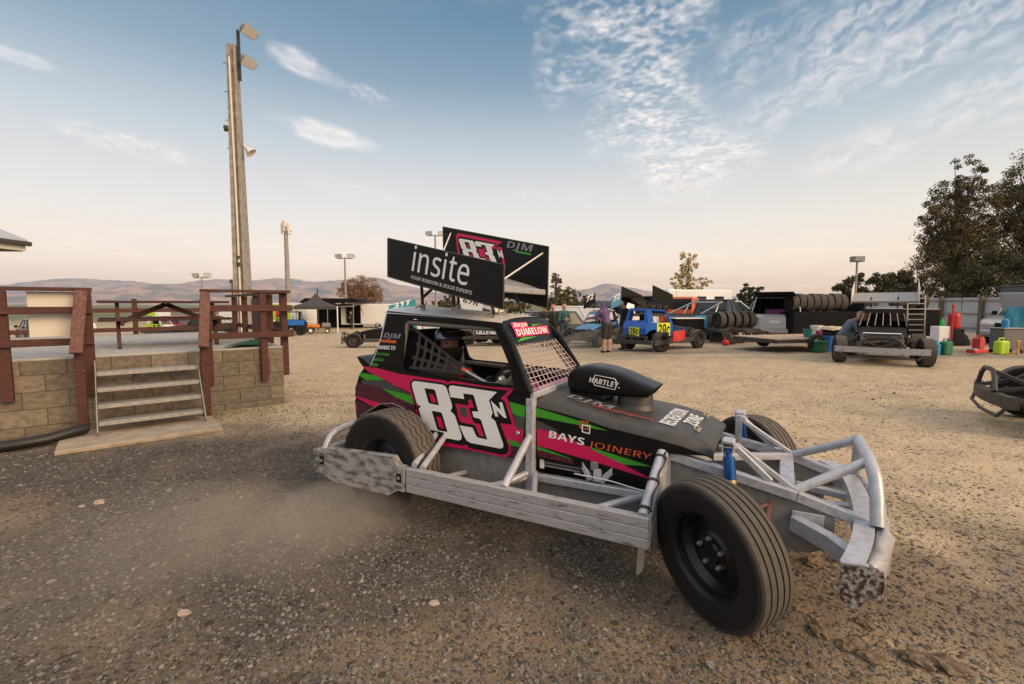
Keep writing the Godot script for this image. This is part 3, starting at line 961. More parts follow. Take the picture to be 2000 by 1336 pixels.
func build_hero() -> void:
	var car := thing("race_car", "black, pink and green race car numbered 83 with roof wing and silver chassis", "race car", Vector3(1.432, 0, -2.781), -deg_to_rad(29.9))
	var b: MB
	# wheels
	var dustf := Color(0.105, 0.092, 0.078)
	var st := deg_to_rad(-38.0)
	wheel(car, Transform3D(Basis(Vector3.UP, st) * Basis(Vector3(1, 0, 0), deg_to_rad(7.0)), Vector3(-0.095, 0.338, 0.770)), 0.345, 0.185, 0.205, "rib", dustf, M.rim, 5)
	wheel(car, Transform3D(Basis(Vector3.UP, st) * Basis(Vector3(1, 0, 0), deg_to_rad(-4.0)) * Basis(Vector3.UP, PI), Vector3(-0.03, 0.340, -0.745)), 0.345, 0.185, 0.205, "rib", dustf * 1.25, M.rim, 5)
	wheel(car, Transform3D(Basis(), Vector3(-2.30, 0.370, 0.642)), 0.375, 0.255, 0.195, "block", Color(0.12, 0.108, 0.094), M.rim_grey, 5)
	wheel(car, Transform3D(Basis(Vector3.UP, PI), Vector3(-2.30, 0.370, -0.642)), 0.375, 0.255, 0.195, "block", Color(0.12, 0.108, 0.094), M.rim_grey, 5)
	# axles and steering
	b = MB.new()
	b.tube([Vector3(-2.30, 0.370, -0.66), Vector3(-2.30, 0.370, 0.66)], 0.045, 12)
	b.lathe([Vector2(0.0, -0.14), Vector2(0.10, -0.12), Vector2(0.15, 0.0), Vector2(0.10, 0.12), Vector2(0.0, 0.14)], Transform3D(Basis(Vector3(0, 1, 0), Vector3(0, 0, 1), Vector3(1, 0, 0)), Vector3(-2.30, 0.370, 0)), 16)
	part(car, "rear_axle", b, M.frame_dark)
	b = MB.new()
	b.tube([Vector3(0.0, 0.345, -0.62), Vector3(0.0, 0.345, 0.62)], 0.032, 10)
	part(car, "front_axle", b, M.frame_dark)
	b = MB.new()
	b.tube([Vector3(0.10, 0.44, 0.60), Vector3(0.115, 0.47, 0.40)], 0.016, 8)
	b.tube([Vector3(0.02, 0.47, 0.56), Vector3(0.10, 0.48, 0.44)], 0.013, 8)
	b.box(Vector3(0.118, 0.475, 0.395), Vector3(0.03, 0.03, 0.03), Basis(), 0.005)
	part(car, "steering_arm", b, M.rust)
	# bumper rails along the sides: three box sections stacked
	for s in [1.0, -1.0]:
		var rail := group_part(car, "side_rail")
		for i in 3:
			b = MB.new()
			var y := 0.312 + i * 0.0545
			b.bar(Vector3(-1.985, y - 0.024, 0.806 * s), Vector3(-0.395, y, 0.806 * s), 0.052, 0.0535, Vector3.UP, 0.005)
			part(rail, "rail_tube", b, M.worn)
		b = MB.new()
		b.box(Vector3(-0.391, 0.3665, 0.806 * s), Vector3(0.008, 0.166, 0.056), Basis(), 0.002)
		part(rail, "end_cap", b, M.scraped)
		b = MB.new()
		b.prism(pv([-1.992, 0.428, -2.05, 0.430, -2.095, 0.484, -2.746, 0.446, -2.80, 0.420, -2.875, 0.416, -2.875, 0.238, -2.77, 0.228, -2.66, 0.203, -2.135, 0.212, -2.05, 0.264, -1.992, 0.262]), Transform3D(Basis(Vector3(1, 0, 0), Vector3(0, 1, 0), Vector3(0, 0, s)), Vector3(0, 0, 0.785 * s)), 0.055)
		part(car, "rail_plate", b, M.scraped, "scraped silver plate at the rear of the side rail")
		for p in [[-2.80, 0.345], [-2.035, 0.352]]:
			b = MB.new()
			b.box(Vector3(p[0], p[1], 0.842 * s), Vector3(0.042, 0.062, 0.006), Basis(), 0.002)
			part(car, "bolt_recess", b, M.vinyl_black)
			b = MB.new()
			b.lathe([Vector2(0.0, 0.008), Vector2(0.009, 0.008), Vector2(0.011, 0.0)], Transform3D(Basis(Vector3(1, 0, 0), Vector3(0, 0, 1), Vector3(0, -1, 0)), Vector3(p[0], p[1], 0.845 * s)), 6)
			part(car, "bolt", b, M.grey_panel)
		# outriggers from the body down to the rail
		for t in [[Vector3(-1.935, 0.445, 0.80), Vector3(-2.043, 0.575, 0.40), 0.021], [Vector3(-1.865, 0.437, 0.80), Vector3(-1.965, 0.565, 0.40), 0.021], [Vector3(-1.247, 0.43, 0.80), Vector3(-1.262, 0.68, 0.40), 0.024], [Vector3(-0.432, 0.44, 0.80), Vector3(-0.424, 0.665, 0.43), 0.031], [Vector3(-1.06, 0.33, 0.79), Vector3(-1.235, 0.40, 0.42), 0.019], [Vector3(-0.86, 0.33, 0.79), Vector3(-0.50, 0.405, 0.42), 0.023], [Vector3(-1.42, 0.35, 0.79), Vector3(-1.275, 0.40, 0.44), 0.021], [Vector3(-1.55, 0.34, 0.79), Vector3(-1.275, 0.365, 0.44), 0.019], [Vector3(-1.80, 0.36, 0.79), Vector3(-1.80, 0.30, 0.42), 0.018]]:
			b = MB.new()
			var p0: Vector3 = t[0] * Vector3(1, 1, s)
			var p1: Vector3 = t[1] * Vector3(1, 1, s)
			b.tube([p0, p1], t[2], 12)
			part(car, "outrigger", b, M.silver)
		# sheet that closes the front of the side pod
		b = MB.new()
		b.prism(pv([0.405, 0.66, 0.46, 0.65, 0.80, 0.44, 0.82, 0.30, 0.78, 0.27, 0.405, 0.27]), Transform3D(Basis(Vector3(0, 0, s), Vector3(0, 1, 0), Vector3(1, 0, 0)), Vector3(-0.402, 0, 0)), 0.006)
		part(car, "pod_sheet", b, M.silver)
		# body-side sill below the number panel
		b = MB.new()
		b.prism(pv([-2.08, 0.27, -1.29, 0.24, -1.29, 0.50, -1.95, 0.49, -2.08, 0.56]), Transform3D(Basis(Vector3(1, 0, 0), Vector3(0, 1, 0), Vector3(0, 0, s)), Vector3(0, 0, 0.405 * s)), 0.012)
		part(car, "sill_panel", b, M.grey_panel)
		b = MB.new()
		b.prism(pv([-1.25, 0.235, -0.42, 0.25, -0.42, 0.40, -1.25, 0.37]), Transform3D(Basis(Vector3(1, 0, 0), Vector3(0, 1, 0), Vector3(0, 0, s)), Vector3(0, 0, 0.385 * s)), 0.012)
		part(car, "sill_panel", b, M.grey_panel)
		# chassis members
		var ch := [[Vector3(-1.262, 0.26, 0.435), Vector3(-1.258, 0.90, 0.435), 0.055], [Vector3(-1.25, 0.372, 0.415), Vector3(-0.42, 0.398, 0.415), 0.048], [Vector3(-0.92, 0.53, 0.40), Vector3(-0.855, 0.42, 0.41), 0.036], [Vector3(-0.70, 0.53, 0.40), Vector3(-0.79, 0.42, 0.41), 0.036], [Vector3(-0.81, 0.50, 0.40), Vector3(-0.81, 0.42, 0.41), 0.05], [Vector3(-0.43, 0.645, 0.355), Vector3(0.232, 0.525, 0.355), 0.052], [Vector3(0.232, 0.525, 0.355), Vector3(0.535, 0.437, 0.330), 0.052], [Vector3(-0.415, 0.26, 0.36), Vector3(-0.415, 0.63, 0.36), 0.05]]
		for t in ch:
			b = MB.new()
			b.bar(t[0] * Vector3(1, 1, s), t[1] * Vector3(1, 1, s), t[2], t[2], Vector3(0, 0, 1) if absf(t[0].x - t[1].x) < 0.02 else Vector3.UP, 0.005)
			part(car, "chassis_member", b, M.silver)
		b = MB.new()
		b.prism(pv([-0.415, 0.61, 0.232, 0.51, 0.40, 0.465, 0.40, 0.29, 0.30, 0.24, 0.10, 0.215, -0.415, 0.22]), Transform3D(Basis(Vector3(1, 0, 0), Vector3(0, 1, 0), Vector3(0, 0, s)), Vector3(0, 0, 0.345 * s)), 0.012)
		part(car, "chassis_plate", b, M.grey_panel)
		# shock tower
		var tw := group_part(car, "shock_tower")
		b = MB.new()
		b.bar(Vector3(-0.095, 0.56, 0.352 * s), Vector3(-0.095, 0.765, 0.352 * s), 0.040, 0.055, Vector3(0, 0, 1), 0.004)
		part(tw, "tower_post", b, M.silver)
		b = MB.new()
		b.bar(Vector3(-0.085, 0.755, 0.345 * s), Vector3(0.115, 0.575, 0.345 * s), 0.032, 0.032, Vector3(0, 0, 1), 0.003)
		part(tw, "tower_brace", b, M.silver)
		b = MB.new()
		b.bar(Vector3(-0.06, 0.735, 0.30 * s), Vector3(0.225, 0.545, 0.34 * s), 0.026, 0.026, Vector3(0, 0, 1), 0.003)
		part(tw, "tower_brace", b, M.silver)
		b = MB.new()
		b.box(Vector3(-0.09, 0.772, 0.385 * s), Vector3(0.062, 0.022, 0.085), Basis(), 0.006)
		b.box(Vector3(-0.118, 0.745, 0.395 * s), Vector3(0.007, 0.06, 0.05), Basis(), 0.002)
		b.box(Vector3(-0.062, 0.745, 0.395 * s), Vector3(0.007, 0.06, 0.05), Basis(), 0.002)
		part(tw, "shock_mount", b, M.silver)
		b = MB.new()
		b.tube([Vector3(-0.135, 0.738, 0.395 * s), Vector3(-0.045, 0.738, 0.395 * s)], 0.009, 6)
		part(tw, "mount_bolt", b, M.nut)
		var sh := group_part(car, "shock_absorber")
		var top := Vector3(-0.09, 0.735, 0.395 * s)
		var bot := Vector3(-0.055, 0.43, 0.46 * s)
		b = MB.new()
		b.tube([top, top.lerp(bot, 0.16)], 0.015, 10)
		b.tube([top.lerp(bot, 0.15), top.lerp(bot, 0.22), top.lerp(bot, 0.52)], 0.030, 14)
		part(sh, "shock_body", b, M.blue_anod)
		b = MB.new()
		for i in 9:
			var f := 0.52 + i * 0.036
			b.tube([top.lerp(bot, f), top.lerp(bot, f + 0.026)], 0.030, 14)
			b.tube([top.lerp(bot, f + 0.026), top.lerp(bot, f + 0.036)], 0.0265, 14)
		part(sh, "threaded_sleeve", b, M.brass)
		b = MB.new()
		b.tube([top.lerp(bot, 0.84), top.lerp(bot, 0.92)], 0.038, 14)
		b.tube([top.lerp(bot, 0.9), bot], 0.014, 8)
		part(sh, "spring_collar", b, M.nut)
		# front hoop brace
		b = MB.new()
		b.tube([Vector3(0.535, 0.715, 0.215 * s), Vector3(0.225, 0.545, 0.335 * s)], 0.024, 14)
		part(car, "hoop_brace", b, M.silver)
		# arm from the chassis out to the bumper end
		var arm := group_part(car, "bumper_arm")
		b = MB.new()
		b.bar(Vector3(0.22, 0.385, 0.36 * s), Vector3(0.375, 0.365, 0.475 * s), 0.055, 0.085, Vector3.UP, 0.006)
		part(arm, "arm_tube", b, M.silver)
		b = MB.new()
		b.bar(Vector3(0.370, 0.3655, 0.470 * s), Vector3(0.505, 0.352, 0.655 * s), 0.055, 0.086, Vector3.UP, 0.006)
		part(arm, "arm_tube", b, M.silver)
		b = MB.new()
		b.box(Vector3(0.285, 0.395, 0.371 * s), Vector3(0.14, 0.115, 0.012), Basis(), 0.003)
		part(arm, "mounting_plate", b, M.silver)
	# cross members of the nose
	for t in [[Vector3(-0.40, 0.62, 0.34), Vector3(0.215, 0.535, -0.335), 0.046], [Vector3(0.19, 0.50, -0.35), Vector3(0.19, 0.50, 0.35), 0.075], [Vector3(0.03, 0.30, -0.34), Vector3(0.03, 0.30, 0.34), 0.05], [Vector3(0.24, 0.40, -0.20), Vector3(0.525, 0.40, -0.13), 0.045], [Vector3(0.24, 0.36, -0.02), Vector3(0.53, 0.38, -0.02), 0.045], [Vector3(-0.40, 0.30, -0.34), Vector3(-0.40, 0.30, 0.34), 0.05]]:
		b = MB.new()
		b.bar(t[0], t[1], t[2], t[2] * 0.9, Vector3.UP, 0.005)
		part(car, "cross_member", b, M.silver)
	# front hoop
	b = MB.new()
	var hoop := []
	for p in [[0.560, 0.46, 0.405], [0.560, 0.58, 0.355], [0.556, 0.655, 0.310], [0.548, 0.695, 0.270], [0.540, 0.722, 0.215], [0.537, 0.730, 0.12]]:
		hoop.append(Vector3(p[0], p[1], p[2]))
	for i in range(hoop.size() - 1, -1, -1):
		hoop.append(hoop[i] * Vector3(1, 1, -1))
	b.tube(hoop, 0.030, 14)
	part(car, "front_hoop", b, M.silver)
	# front bumper: inner beam and battered outer skin
	var bum := group_part(car, "front_bumper")
	var inner := []
	var outer := []
	for i in 17:
		var s := lerpf(-1.0, 1.0, i / 16.0)
		var a := absf(s)
		var z := s * 0.745
		var L := 0.575 - 0.10 * pow(a, 2.6)
		var yt := 0.472 - 0.055 * pow(a, 2.0)
		var w := 0.085
		var yb := yt - 0.145
		inner.append(PackedVector3Array([Vector3(L - w, yt, z), Vector3(L - 0.002, yt + 0.003, z), Vector3(L, yb, z), Vector3(L - w, yb + 0.005, z)]))
		var dent := 0.010 * sin(s * 23.0) * (0.4 + a) + 0.005 * sin(s * 61.0 + 1.0)
		var lo := L + 0.006
		var zz := s * 0.720
		outer.append(PackedVector3Array([Vector3(lo, yt - 0.008 + dent * 0.3, zz), Vector3(lo + 0.026 + dent * 0.5, yt + 0.004 - absf(dent) * 0.3, zz), Vector3(lo + 0.056 + dent, yt - 0.022 + dent * 0.4, zz), Vector3(lo + 0.052 + dent * 0.7, yt - 0.08, zz), Vector3(lo + 0.050 - dent, yb + 0.02 + dent, zz), Vector3(lo + 0.006, yb + 0.004, zz)]))
	b = MB.new()
	b.loft(inner, true, true, false)
	part(bum, "bumper_beam", b, M.silver)
	b = MB.new()
	b.loft(outer, true, true, true)
	part(bum, "bumper_skin", b, M.worn, "dented outer skin of the front bumper")
	for s in [1.0, -1.0]:
		b = MB.new()
		b.prism(pv([0.392, 0.405, 0.484, 0.412, 0.482, 0.30, 0.470, 0.225, 0.425, 0.215, 0.395, 0.25]), Transform3D(Basis(Vector3(1, 0, 0), Vector3(0, 1, 0), Vector3(0, 0, s)), Vector3(0, 0, 0.742 * s)), 0.012)
		part(bum, "end_plate", b, M.rusty, "rust-stained end plate of the front bumper")
		b = MB.new()
		b.prism(pv([0.486, 0.408, 0.542, 0.395, 0.548, 0.33, 0.538, 0.252, 0.520, 0.262, 0.488, 0.29]), Transform3D(Basis(Vector3(1, 0, 0), Vector3(0, 1, 0), Vector3(0, 0, s)), Vector3(0, 0, 0.716 * s)), 0.012)
		part(bum, "end_plate", b, M.rusty)
		b = MB.new()
		b.bar(Vector3(0.388, 0.410, 0.748 * s), Vector3(0.486, 0.417, 0.748 * s), 0.02, 0.012, Vector3.UP, 0.003)
		part(bum, "weld_lip", b, M.silver)
	# rear bumper
	var rb := group_part(car, "rear_bumper")
	b = MB.new()
	b.bar(Vector3(-2.915, 0.325, -0.80), Vector3(-2.915, 0.325, 0.80), 0.14, 0.075, Vector3(1, 0, 0), 0.006)
	part(rb, "bumper_beam", b, M.scraped)
	b = MB.new()
	var rh := [Vector3(-2.90, 0.375, 0.74), Vector3(-2.90, 0.42, 0.715), Vector3(-2.905, 0.47, 0.675), Vector3(-2.91, 0.50, 0.61), Vector3(-2.915, 0.515, 0.50), Vector3(-2.92, 0.525, 0.25)]
	for i in range(5, -1, -1):
		rh.append(rh[i] * Vector3(1, 1, -1))
	b.tube(rh, 0.026, 12)
	part(rb, "bumper_hoop", b, M.silver)
	for y in [0.295, 0.350]:
		b = MB.new()
		b.box(Vector3(-2.915, y, 0.801), Vector3(0.03, 0.03, 0.008), Basis(Vector3(0, 0, 1), 0.78), 0.002)
		part(rb, "bolt", b, M.rim)
	# trailing mud flap
	b = MB.new()
	b.prism(pv([-0.50, 0.28, -0.455, 0.28, -0.475, 0.05, -0.50, 0.012, -0.512, 0.02]), Transform3D(Basis(), Vector3(0, 0, 0.60)), 0.008)
	part(car, "mud_flap", b, M.flap, "bent pale strip hanging under the rail")
	# floor, engine and gearbox
	b = MB.new()
	b.box(Vector3(-1.62, 0.235, 0), Vector3(2.4, 0.012, 0.80), Basis(), 0.0)
	part(car, "floor_pan", b, M.grey_panel)
	var eng := group_part(car, "engine")
	b = MB.new()
	b.box(Vector3(-0.82, 0.46, 0), Vector3(0.60, 0.32, 0.42), Basis(), 0.03)
	part(eng, "engine_block", b, M.frame_dark)
	for i in 6:
		b = MB.new()
		b.box(Vector3(-1.055, 0.452 + i * 0.022, 0.385), Vector3(0.26, 0.010, 0.03), Basis(), 0.002)
		part(eng, "cooler_fin", b, M.grey_panel)
	b = MB.new()
	b.box(Vector3(-1.195, 0.495, 0.40), Vector3(0.03, 0.125, 0.012), Basis(), 0.002)
	part(eng, "cooler_bracket", b, M.white)
	b = MB.new()
	b.box(Vector3(-0.83, 0.515, 0.40), Vector3(0.055, 0.06, 0.05), Basis(), 0.008)
	part(eng, "chassis_bracket", b, M.grey_panel)
	b = MB.new()
	b.tube([Vector3(-0.96, 0.445, 0.42), Vector3(-0.90, 0.447, 0.43), Vector3(-0.72, 0.445, 0.43), Vector3(-0.55, 0.428, 0.435), Vector3(-0.44, 0.42, 0.435)], 0.004, 6)
	part(eng, "wiring", b, M.white)
	# cable on the front outrigger
	b = MB.new()
	var cab := []
	for i in 13:
		var f := i / 12.0
		cab.append(Vector3(-0.43, 0.46, 0.80).lerp(Vector3(-0.424, 0.672, 0.43), f) + Vector3(0.028 + 0.006 * sin(f * 18.0), 0.012, 0.022))
	b.tube(cab, 0.005, 6)
	for f in [0.08, 0.5, 0.9]:
		var o := Vector3(-0.432, 0.445, 0.80).lerp(Vector3(-0.424, 0.665, 0.43), f)
		b.tube([o - Vector3(0, -0.008, 0.012) * 0.5, o + Vector3(0, -0.008, 0.012) * 0.5], 0.034, 12)
	part(car, "cable", b, M.cable)
	build_body(car)
	build_wing(car)
	build_driver(car)

func build_body(car: Node3D) -> void:
	var b: MB
	var side := pv([-2.742, 1.003, -2.80, 0.945, -2.856, 0.82, -2.852, 0.70, -2.847, 0.575, -2.80, 0.60, -2.69, 0.665, -2.58, 0.725, -2.45, 0.745, -2.35, 0.725, -2.267, 0.665, -2.20, 0.60, -2.157, 0.536, -2.08, 0.50, -1.95, 0.480, -1.42, 0.485, -1.255, 0.495, -1.255, 0.93, -1.36, 0.955, -2.28, 0.985, -2.50, 1.008])
	var upper := pv([-2.604, 1.450, -1.547, 1.376, -1.50, 1.342, -1.575, 1.330, -1.64, 1.345, -2.35, 1.392, -2.39, 1.376, -2.400, 1.34, -2.365, 1.06, -2.35, 1.02, -2.31, 1.0, -2.31, 0.98, -2.72, 1.0, -2.62, 1.244])
	var apil := pv([-1.50, 1.342, -1.426, 1.268, -1.247, 0.964, -1.247, 0.925, -1.385, 0.925, -1.375, 0.965, -1.43, 1.10, -1.575, 1.330])
	var sill := pv([-2.31, 1.0, -1.42, 0.972, -1.385, 0.965, -1.385, 0.94, -2.31, 0.965])
	for s in [1.0, -1.0]:
		b = MB.new()
		b.prism(side, Transform3D(Basis(Vector3(1, 0, 0), Vector3(0, 1, 0), Vector3(0, 0, s)), Vector3(0, 0, 0.448 * s)), 0.012)
		var panel := part(car, "side_panel", b, M.black)
		var inc := Transform3D(Basis(Vector3(1, 0, 0), Vector3(0, 1, -0.25 * s), Vector3(0, 0.0, s)), Vector3(0, 0, 0.6835 * s))
		b = MB.new()
		b.prism(upper, inc, 0.016)
		part(car, "rear_pillar", b, M.black)
		b = MB.new()
		b.prism(apil, inc, 0.016)
		var ring := [Vector3(-1.555, 1.360, 0.350 * s), Vector3(-1.50, 1.318, 0.366 * s), Vector3(-1.432, 1.240, 0.387 * s), Vector3(-1.25, 0.935, 0.464 * s)]
		b.tube(ring, 0.020, 12)
		part(car, "front_pillar", b, M.black)
		b = MB.new()
		b.prism(sill, inc, 0.014)
		part(car, "window_sill", b, M.black)
		# wheel arch pocket and lip
		b = MB.new()
		var arc := []
		for p in [[-2.80, 0.60], [-2.69, 0.662], [-2.58, 0.722], [-2.45, 0.742], [-2.35, 0.722], [-2.267, 0.662], [-2.20, 0.598], [-2.157, 0.534], [-2.08, 0.498]]:
			arc.append(Vector3(p[0], p[1], 0.4615 * s))
		b.tube(arc, 0.005, 6)
		part(panel, "arch_lip", b, M.grey_panel)
		b = MB.new()
		for i in arc.size() - 1:
			var q0: Vector3 = arc[i]
			var q1: Vector3 = arc[i + 1]
			b.quad(q0, q1, q1 * Vector3(1, 1, 0.60), q0 * Vector3(1, 1, 0.60))
		b.prism(pv([-2.82, 0.40, -2.05, 0.40, -2.05, 0.72, -2.30, 0.80, -2.82, 0.70]), Transform3D(Basis(Vector3(1, 0, 0), Vector3(0, 1, 0), Vector3(0, 0, s)), Vector3(0, 0, 0.265 * s)), 0.01)
		part(panel, "arch_liner", b, M.interior)
		if s < 0.0:
			decal(panel, "stripe", [-2.70, 0.98, -1.30, 0.94, -1.30, 0.52, -1.95, 0.50], -0.463, M.pink, 0.0)
			continue
		# livery
		var lay := [["stripe", "pink_top", M.pink, 1], ["stripe", "grey_a", M.dgrey, 1], ["stripe", "green_a", M.green, 2], ["stripe", "speckle_a", M.speckle, 1], ["stripe", "green_b", M.green, 2], ["stripe", "pink_b", M.pink, 2], ["stripe", "speckle_b", M.speckle, 1], ["stripe", "grey_b", M.dgrey, 2], ["stripe", "pink_c", M.pink, 3], ["stripe", "green_right", M.green, 2], ["stripe", "grey_right", M.dgrey, 2], ["stripe", "green_low", M.green, 3], ["stripe", "speckle_low", M.speckle, 1], ["number_field", "field", M.pink, 2], ["number_outline", "block", M.vinyl_black, 4], ["number_inset", "mid_pink", M.pink, 5], ["number_inset", "mid_grey", M.dgrey, 6], ["number_digit", "eight", M.vinyl_white, 6], ["number_digit", "three", M.vinyl_white, 6], ["number_letter", "letter_n", M.vinyl_white, 6], ["number_inset", "eight_hole", M.vinyl_black, 7], ["number_inset", "eight_hole2", M.vinyl_black, 7], ["number_inset", "eight_in", M.pink, 8], ["number_inset", "eight_in2", M.pink, 8]]
		for d in lay:
			decal(panel, d[0], d[1], 0.460, d[2], 0.0007 * d[3])
		b = MB.new()
		b.lathe([Vector2(0.0, 0.006), Vector2(0.012, 0.005), Vector2(0.015, 0.0)], Transform3D(Basis(Vector3(1, 0, 0), Vector3(0, 0, 1), Vector3(0, -1, 0)), Vector3(-1.345, 0.660, 0.463)), 14)
		part(panel, "panel_fastener", b, M.nut)
		# thanks and logo on the rear pillar
		var up := Vector3(0, 1, -0.25)
		var o := func(L: float, Y: float) -> Vector3: return Vector3(L, Y, 0.7025 - 0.25 * Y)
		lettering(car, "logo", "DJM", o.call(-2.605, 1.232), Vector3(0.165, -0.006, 0), up * 0.048, M.letter_grey, "bold", 0.25)
		b = MB.new()
		b.poly(pv([-2.625, 1.205, -2.46, 1.200, -2.455, 1.222, -2.62, 1.226]), Transform3D(Basis(Vector3(1, 0, 0), up, Vector3(0, 0, 1)), Vector3(0, 0, 0.7022)))
		part(car, "logo_bar", b, M.orange)
		lettering(car, "lettering", "THANKS TO", o.call(-2.66, 1.150), Vector3(0.20, 0.0, 0), up * 0.030, M.vinyl_white, "bold", 0.2)
		var yy := 1.098
		for w in [["Debs & Ginger", 0.15], ["Rod & Liv", 0.105], ["Brew", 0.065], ["Shane Russell", 0.155]]:
			lettering(car, "lettering", w[0], o.call(-2.655 - (1.098 - yy) * 0.25, yy), Vector3(w[1], 0, 0), up * 0.027, M.green, "bold", 0.15)
			yy -= 0.041
	# roof skin, rolled down at its edges
	b = MB.new()
	var rings := []
	for i in 9:
		var f := i / 8.0
		var L := lerpf(-2.63, -1.535, f)
		var y := lerpf(1.462, 1.388, f) + 0.012 * sin(f * PI)
		var row := PackedVector3Array()
		for j in 13:
			var t := lerpf(-1.0, 1.0, j / 12.0)
			var hw := lerpf(0.350, 0.350, f)
			row.append(Vector3(L, y + 0.020 * (1.0 - t * t) - 0.030 * pow(absf(t), 10.0), t * hw))
		rings.append(row)
	b.loft(rings, false, false, true)
	part(car, "roof", b, M.roof, "white roof skin")
	b = MB.new()
	for z in [-0.2, -0.07, 0.07, 0.2]:
		b.bar(Vector3(-2.55, 1.487 - 0.3 * z * z, z), Vector3(-1.62, 1.424 - 0.3 * z * z, z), 0.018, 0.006, Vector3.UP, 0.003)
	part(car, "roof_rib", b, M.roof)
	b = MB.new()
	b.box(Vector3(-2.08, 1.405, 0), Vector3(1.0, 0.006, 0.66), Basis(Vector3(0, 0, 1), -0.069), 0.0)
	part(car, "headlining", b, M.inner_grey)
	# visor panel with the driver's name
	b = MB.new()
	rings = []
	for p in [[-1.535, 1.388, 0.335], [-1.515, 1.368, 0.352], [-1.452, 1.226, 0.372]]:
		var row := PackedVector3Array()
		for j in 11:
			var t := lerpf(-1.0, 1.0, j / 10.0)
			row.append(Vector3(p[0] + 0.006 * (1.0 - t * t), p[1] + (0.012 * (1.0 - t * t) if p[1] > 1.38 else 0.0), t * p[2]))
		rings.append(row)
	b.loft(rings, false, false, true)
	var vis := part(car, "visor_panel", b, M.black)
	var vx := Vector3(0.0, 0.0, -1.0)
	var vy := Vector3(-0.075, 0.163, 0).normalized()
	var vn := vx.cross(vy).normalized()
	var at := func(Y: float, S: float, lift: float) -> Vector3:
		var t: float = S / 0.36
		return Vector3(-1.445 - (Y - 1.226) * 0.444, Y, S) + vn * lift
	b = MB.new()
	b.quad(at.call(1.272, 0.265, 0.004), at.call(1.272, -0.27, 0.004), at.call(1.335, -0.27, 0.004), at.call(1.335, 0.265, 0.004))
	b.quad(at.call(1.335, 0.275, 0.004), at.call(1.335, 0.06, 0.004), at.call(1.372, 0.04, 0.004), at.call(1.372, 0.275, 0.004))
	part(vis, "name_plate", b, M.pink)
	lettering(vis, "lettering", "DUMELOW", at.call(1.280, 0.245, 0.007), vx * 0.485, vy * 0.050, M.vinyl_white, "bold", 0.0)
	lettering(vis, "lettering", "Morgan", at.call(1.330, 0.262, 0.007), vx * 0.21, vy * 0.045, M.vinyl_white, "serif bold", 0.25)
	b = MB.new()
	b.tri(at.call(1.240, 0.29, 0.003), at.call(1.262, -0.05, 0.003), at.call(1.268, 0.19, 0.003))
	b.tri(at.call(1.338, -0.03, 0.003), at.call(1.350, -0.22, 0.003), at.call(1.352, -0.02, 0.003))
	part(vis, "stripe", b, M.green)
	# windscreen of woven wire
	var w0 := Vector3(-1.246, 0.936, 0)
	var w1 := Vector3(-1.453, 1.228, 0)
	var scr := group_part(car, "windscreen_mesh")
	for i in 15:
		var t := lerpf(-1.0, 1.0, i / 14.0)
		b = MB.new()
		b.tube([w0 + Vector3(0, 0, t * 0.455), w1 + Vector3(0, 0, t * 0.345)], 0.0030, 5)
		part(scr, "wire", b, M.mesh_wire)
	for i in 9:
		var f := (i + 0.4) / 9.0
		var hw := lerpf(0.455, 0.345, f)
		b = MB.new()
		b.tube([w0.lerp(w1, f) + Vector3(0.004, 0, -hw), w0.lerp(w1, f) + Vector3(0.004, 0, hw)], 0.0030, 5)
		part(scr, "wire", b, M.mesh_wire)
	# scuttle under the windscreen
	b = MB.new()
	b.bar(Vector3(-1.243, 0.915, -0.455), Vector3(-1.243, 0.915, 0.455), 0.03, 0.04, Vector3.UP, 0.004)
	part(car, "scuttle", b, M.silver)
	b = MB.new()
	b.prism(pv([-0.44, 0.24, 0.44, 0.24, 0.44, 0.90, -0.44, 0.90]), Transform3D(Basis(Vector3(0, 0, 1), Vector3(0, 1, 0), Vector3(1, 0, 0)), Vector3(-1.285, 0, 0)), 0.01)
	part(car, "firewall", b, M.interior)
	# rear panel and ducktail
	b = MB.new()
	b.loft([PackedVector3Array([Vector3(-2.83, 0.58, -0.44), Vector3(-2.845, 0.72, -0.44), Vector3(-2.85, 0.82, -0.44), Vector3(-2.79, 0.945, -0.44), Vector3(-2.70, 1.0, -0.44)]), PackedVector3Array([Vector3(-2.88, 0.58, 0), Vector3(-2.90, 0.72, 0), Vector3(-2.90, 0.82, 0), Vector3(-2.83, 0.945, 0), Vector3(-2.72, 1.0, 0)]), PackedVector3Array([Vector3(-2.83, 0.58, 0.44), Vector3(-2.845, 0.72, 0.44), Vector3(-2.85, 0.82, 0.44), Vector3(-2.79, 0.945, 0.44), Vector3(-2.70, 1.0, 0.44)])], false, false, true)
	part(car, "tail_panel", b, M.black)
	b = MB.new()
	rings = []
	for i in 9:
		var t := lerpf(-1.0, 1.0, i / 8.0)
		var z := t * 0.45
		var out := -2.835 - 0.04 * (1.0 - t * t)
		rings.append(PackedVector3Array([Vector3(-2.60, 0.985, z), Vector3(-2.68, 1.015, z), Vector3(-2.76, 1.062, z), Vector3(out + 0.012, 1.085, z), Vector3(out, 1.075, z), Vector3(out + 0.03, 1.035, z), Vector3(-2.75, 0.985, z)]))
	b.loft(rings, true, true, true)
	part(car, "ducktail", b, M.black)
	b = MB.new()
	b.tube([Vector3(-2.604, 1.44, 0.340), Vector3(-2.618, 1.33, 0.366), Vector3(-2.624, 1.24, 0.390), Vector3(-2.655, 1.12, 0.418), Vector3(-2.695, 1.01, 0.447)], 0.006, 6)
	part(car, "pillar_edge", b, M.nut)
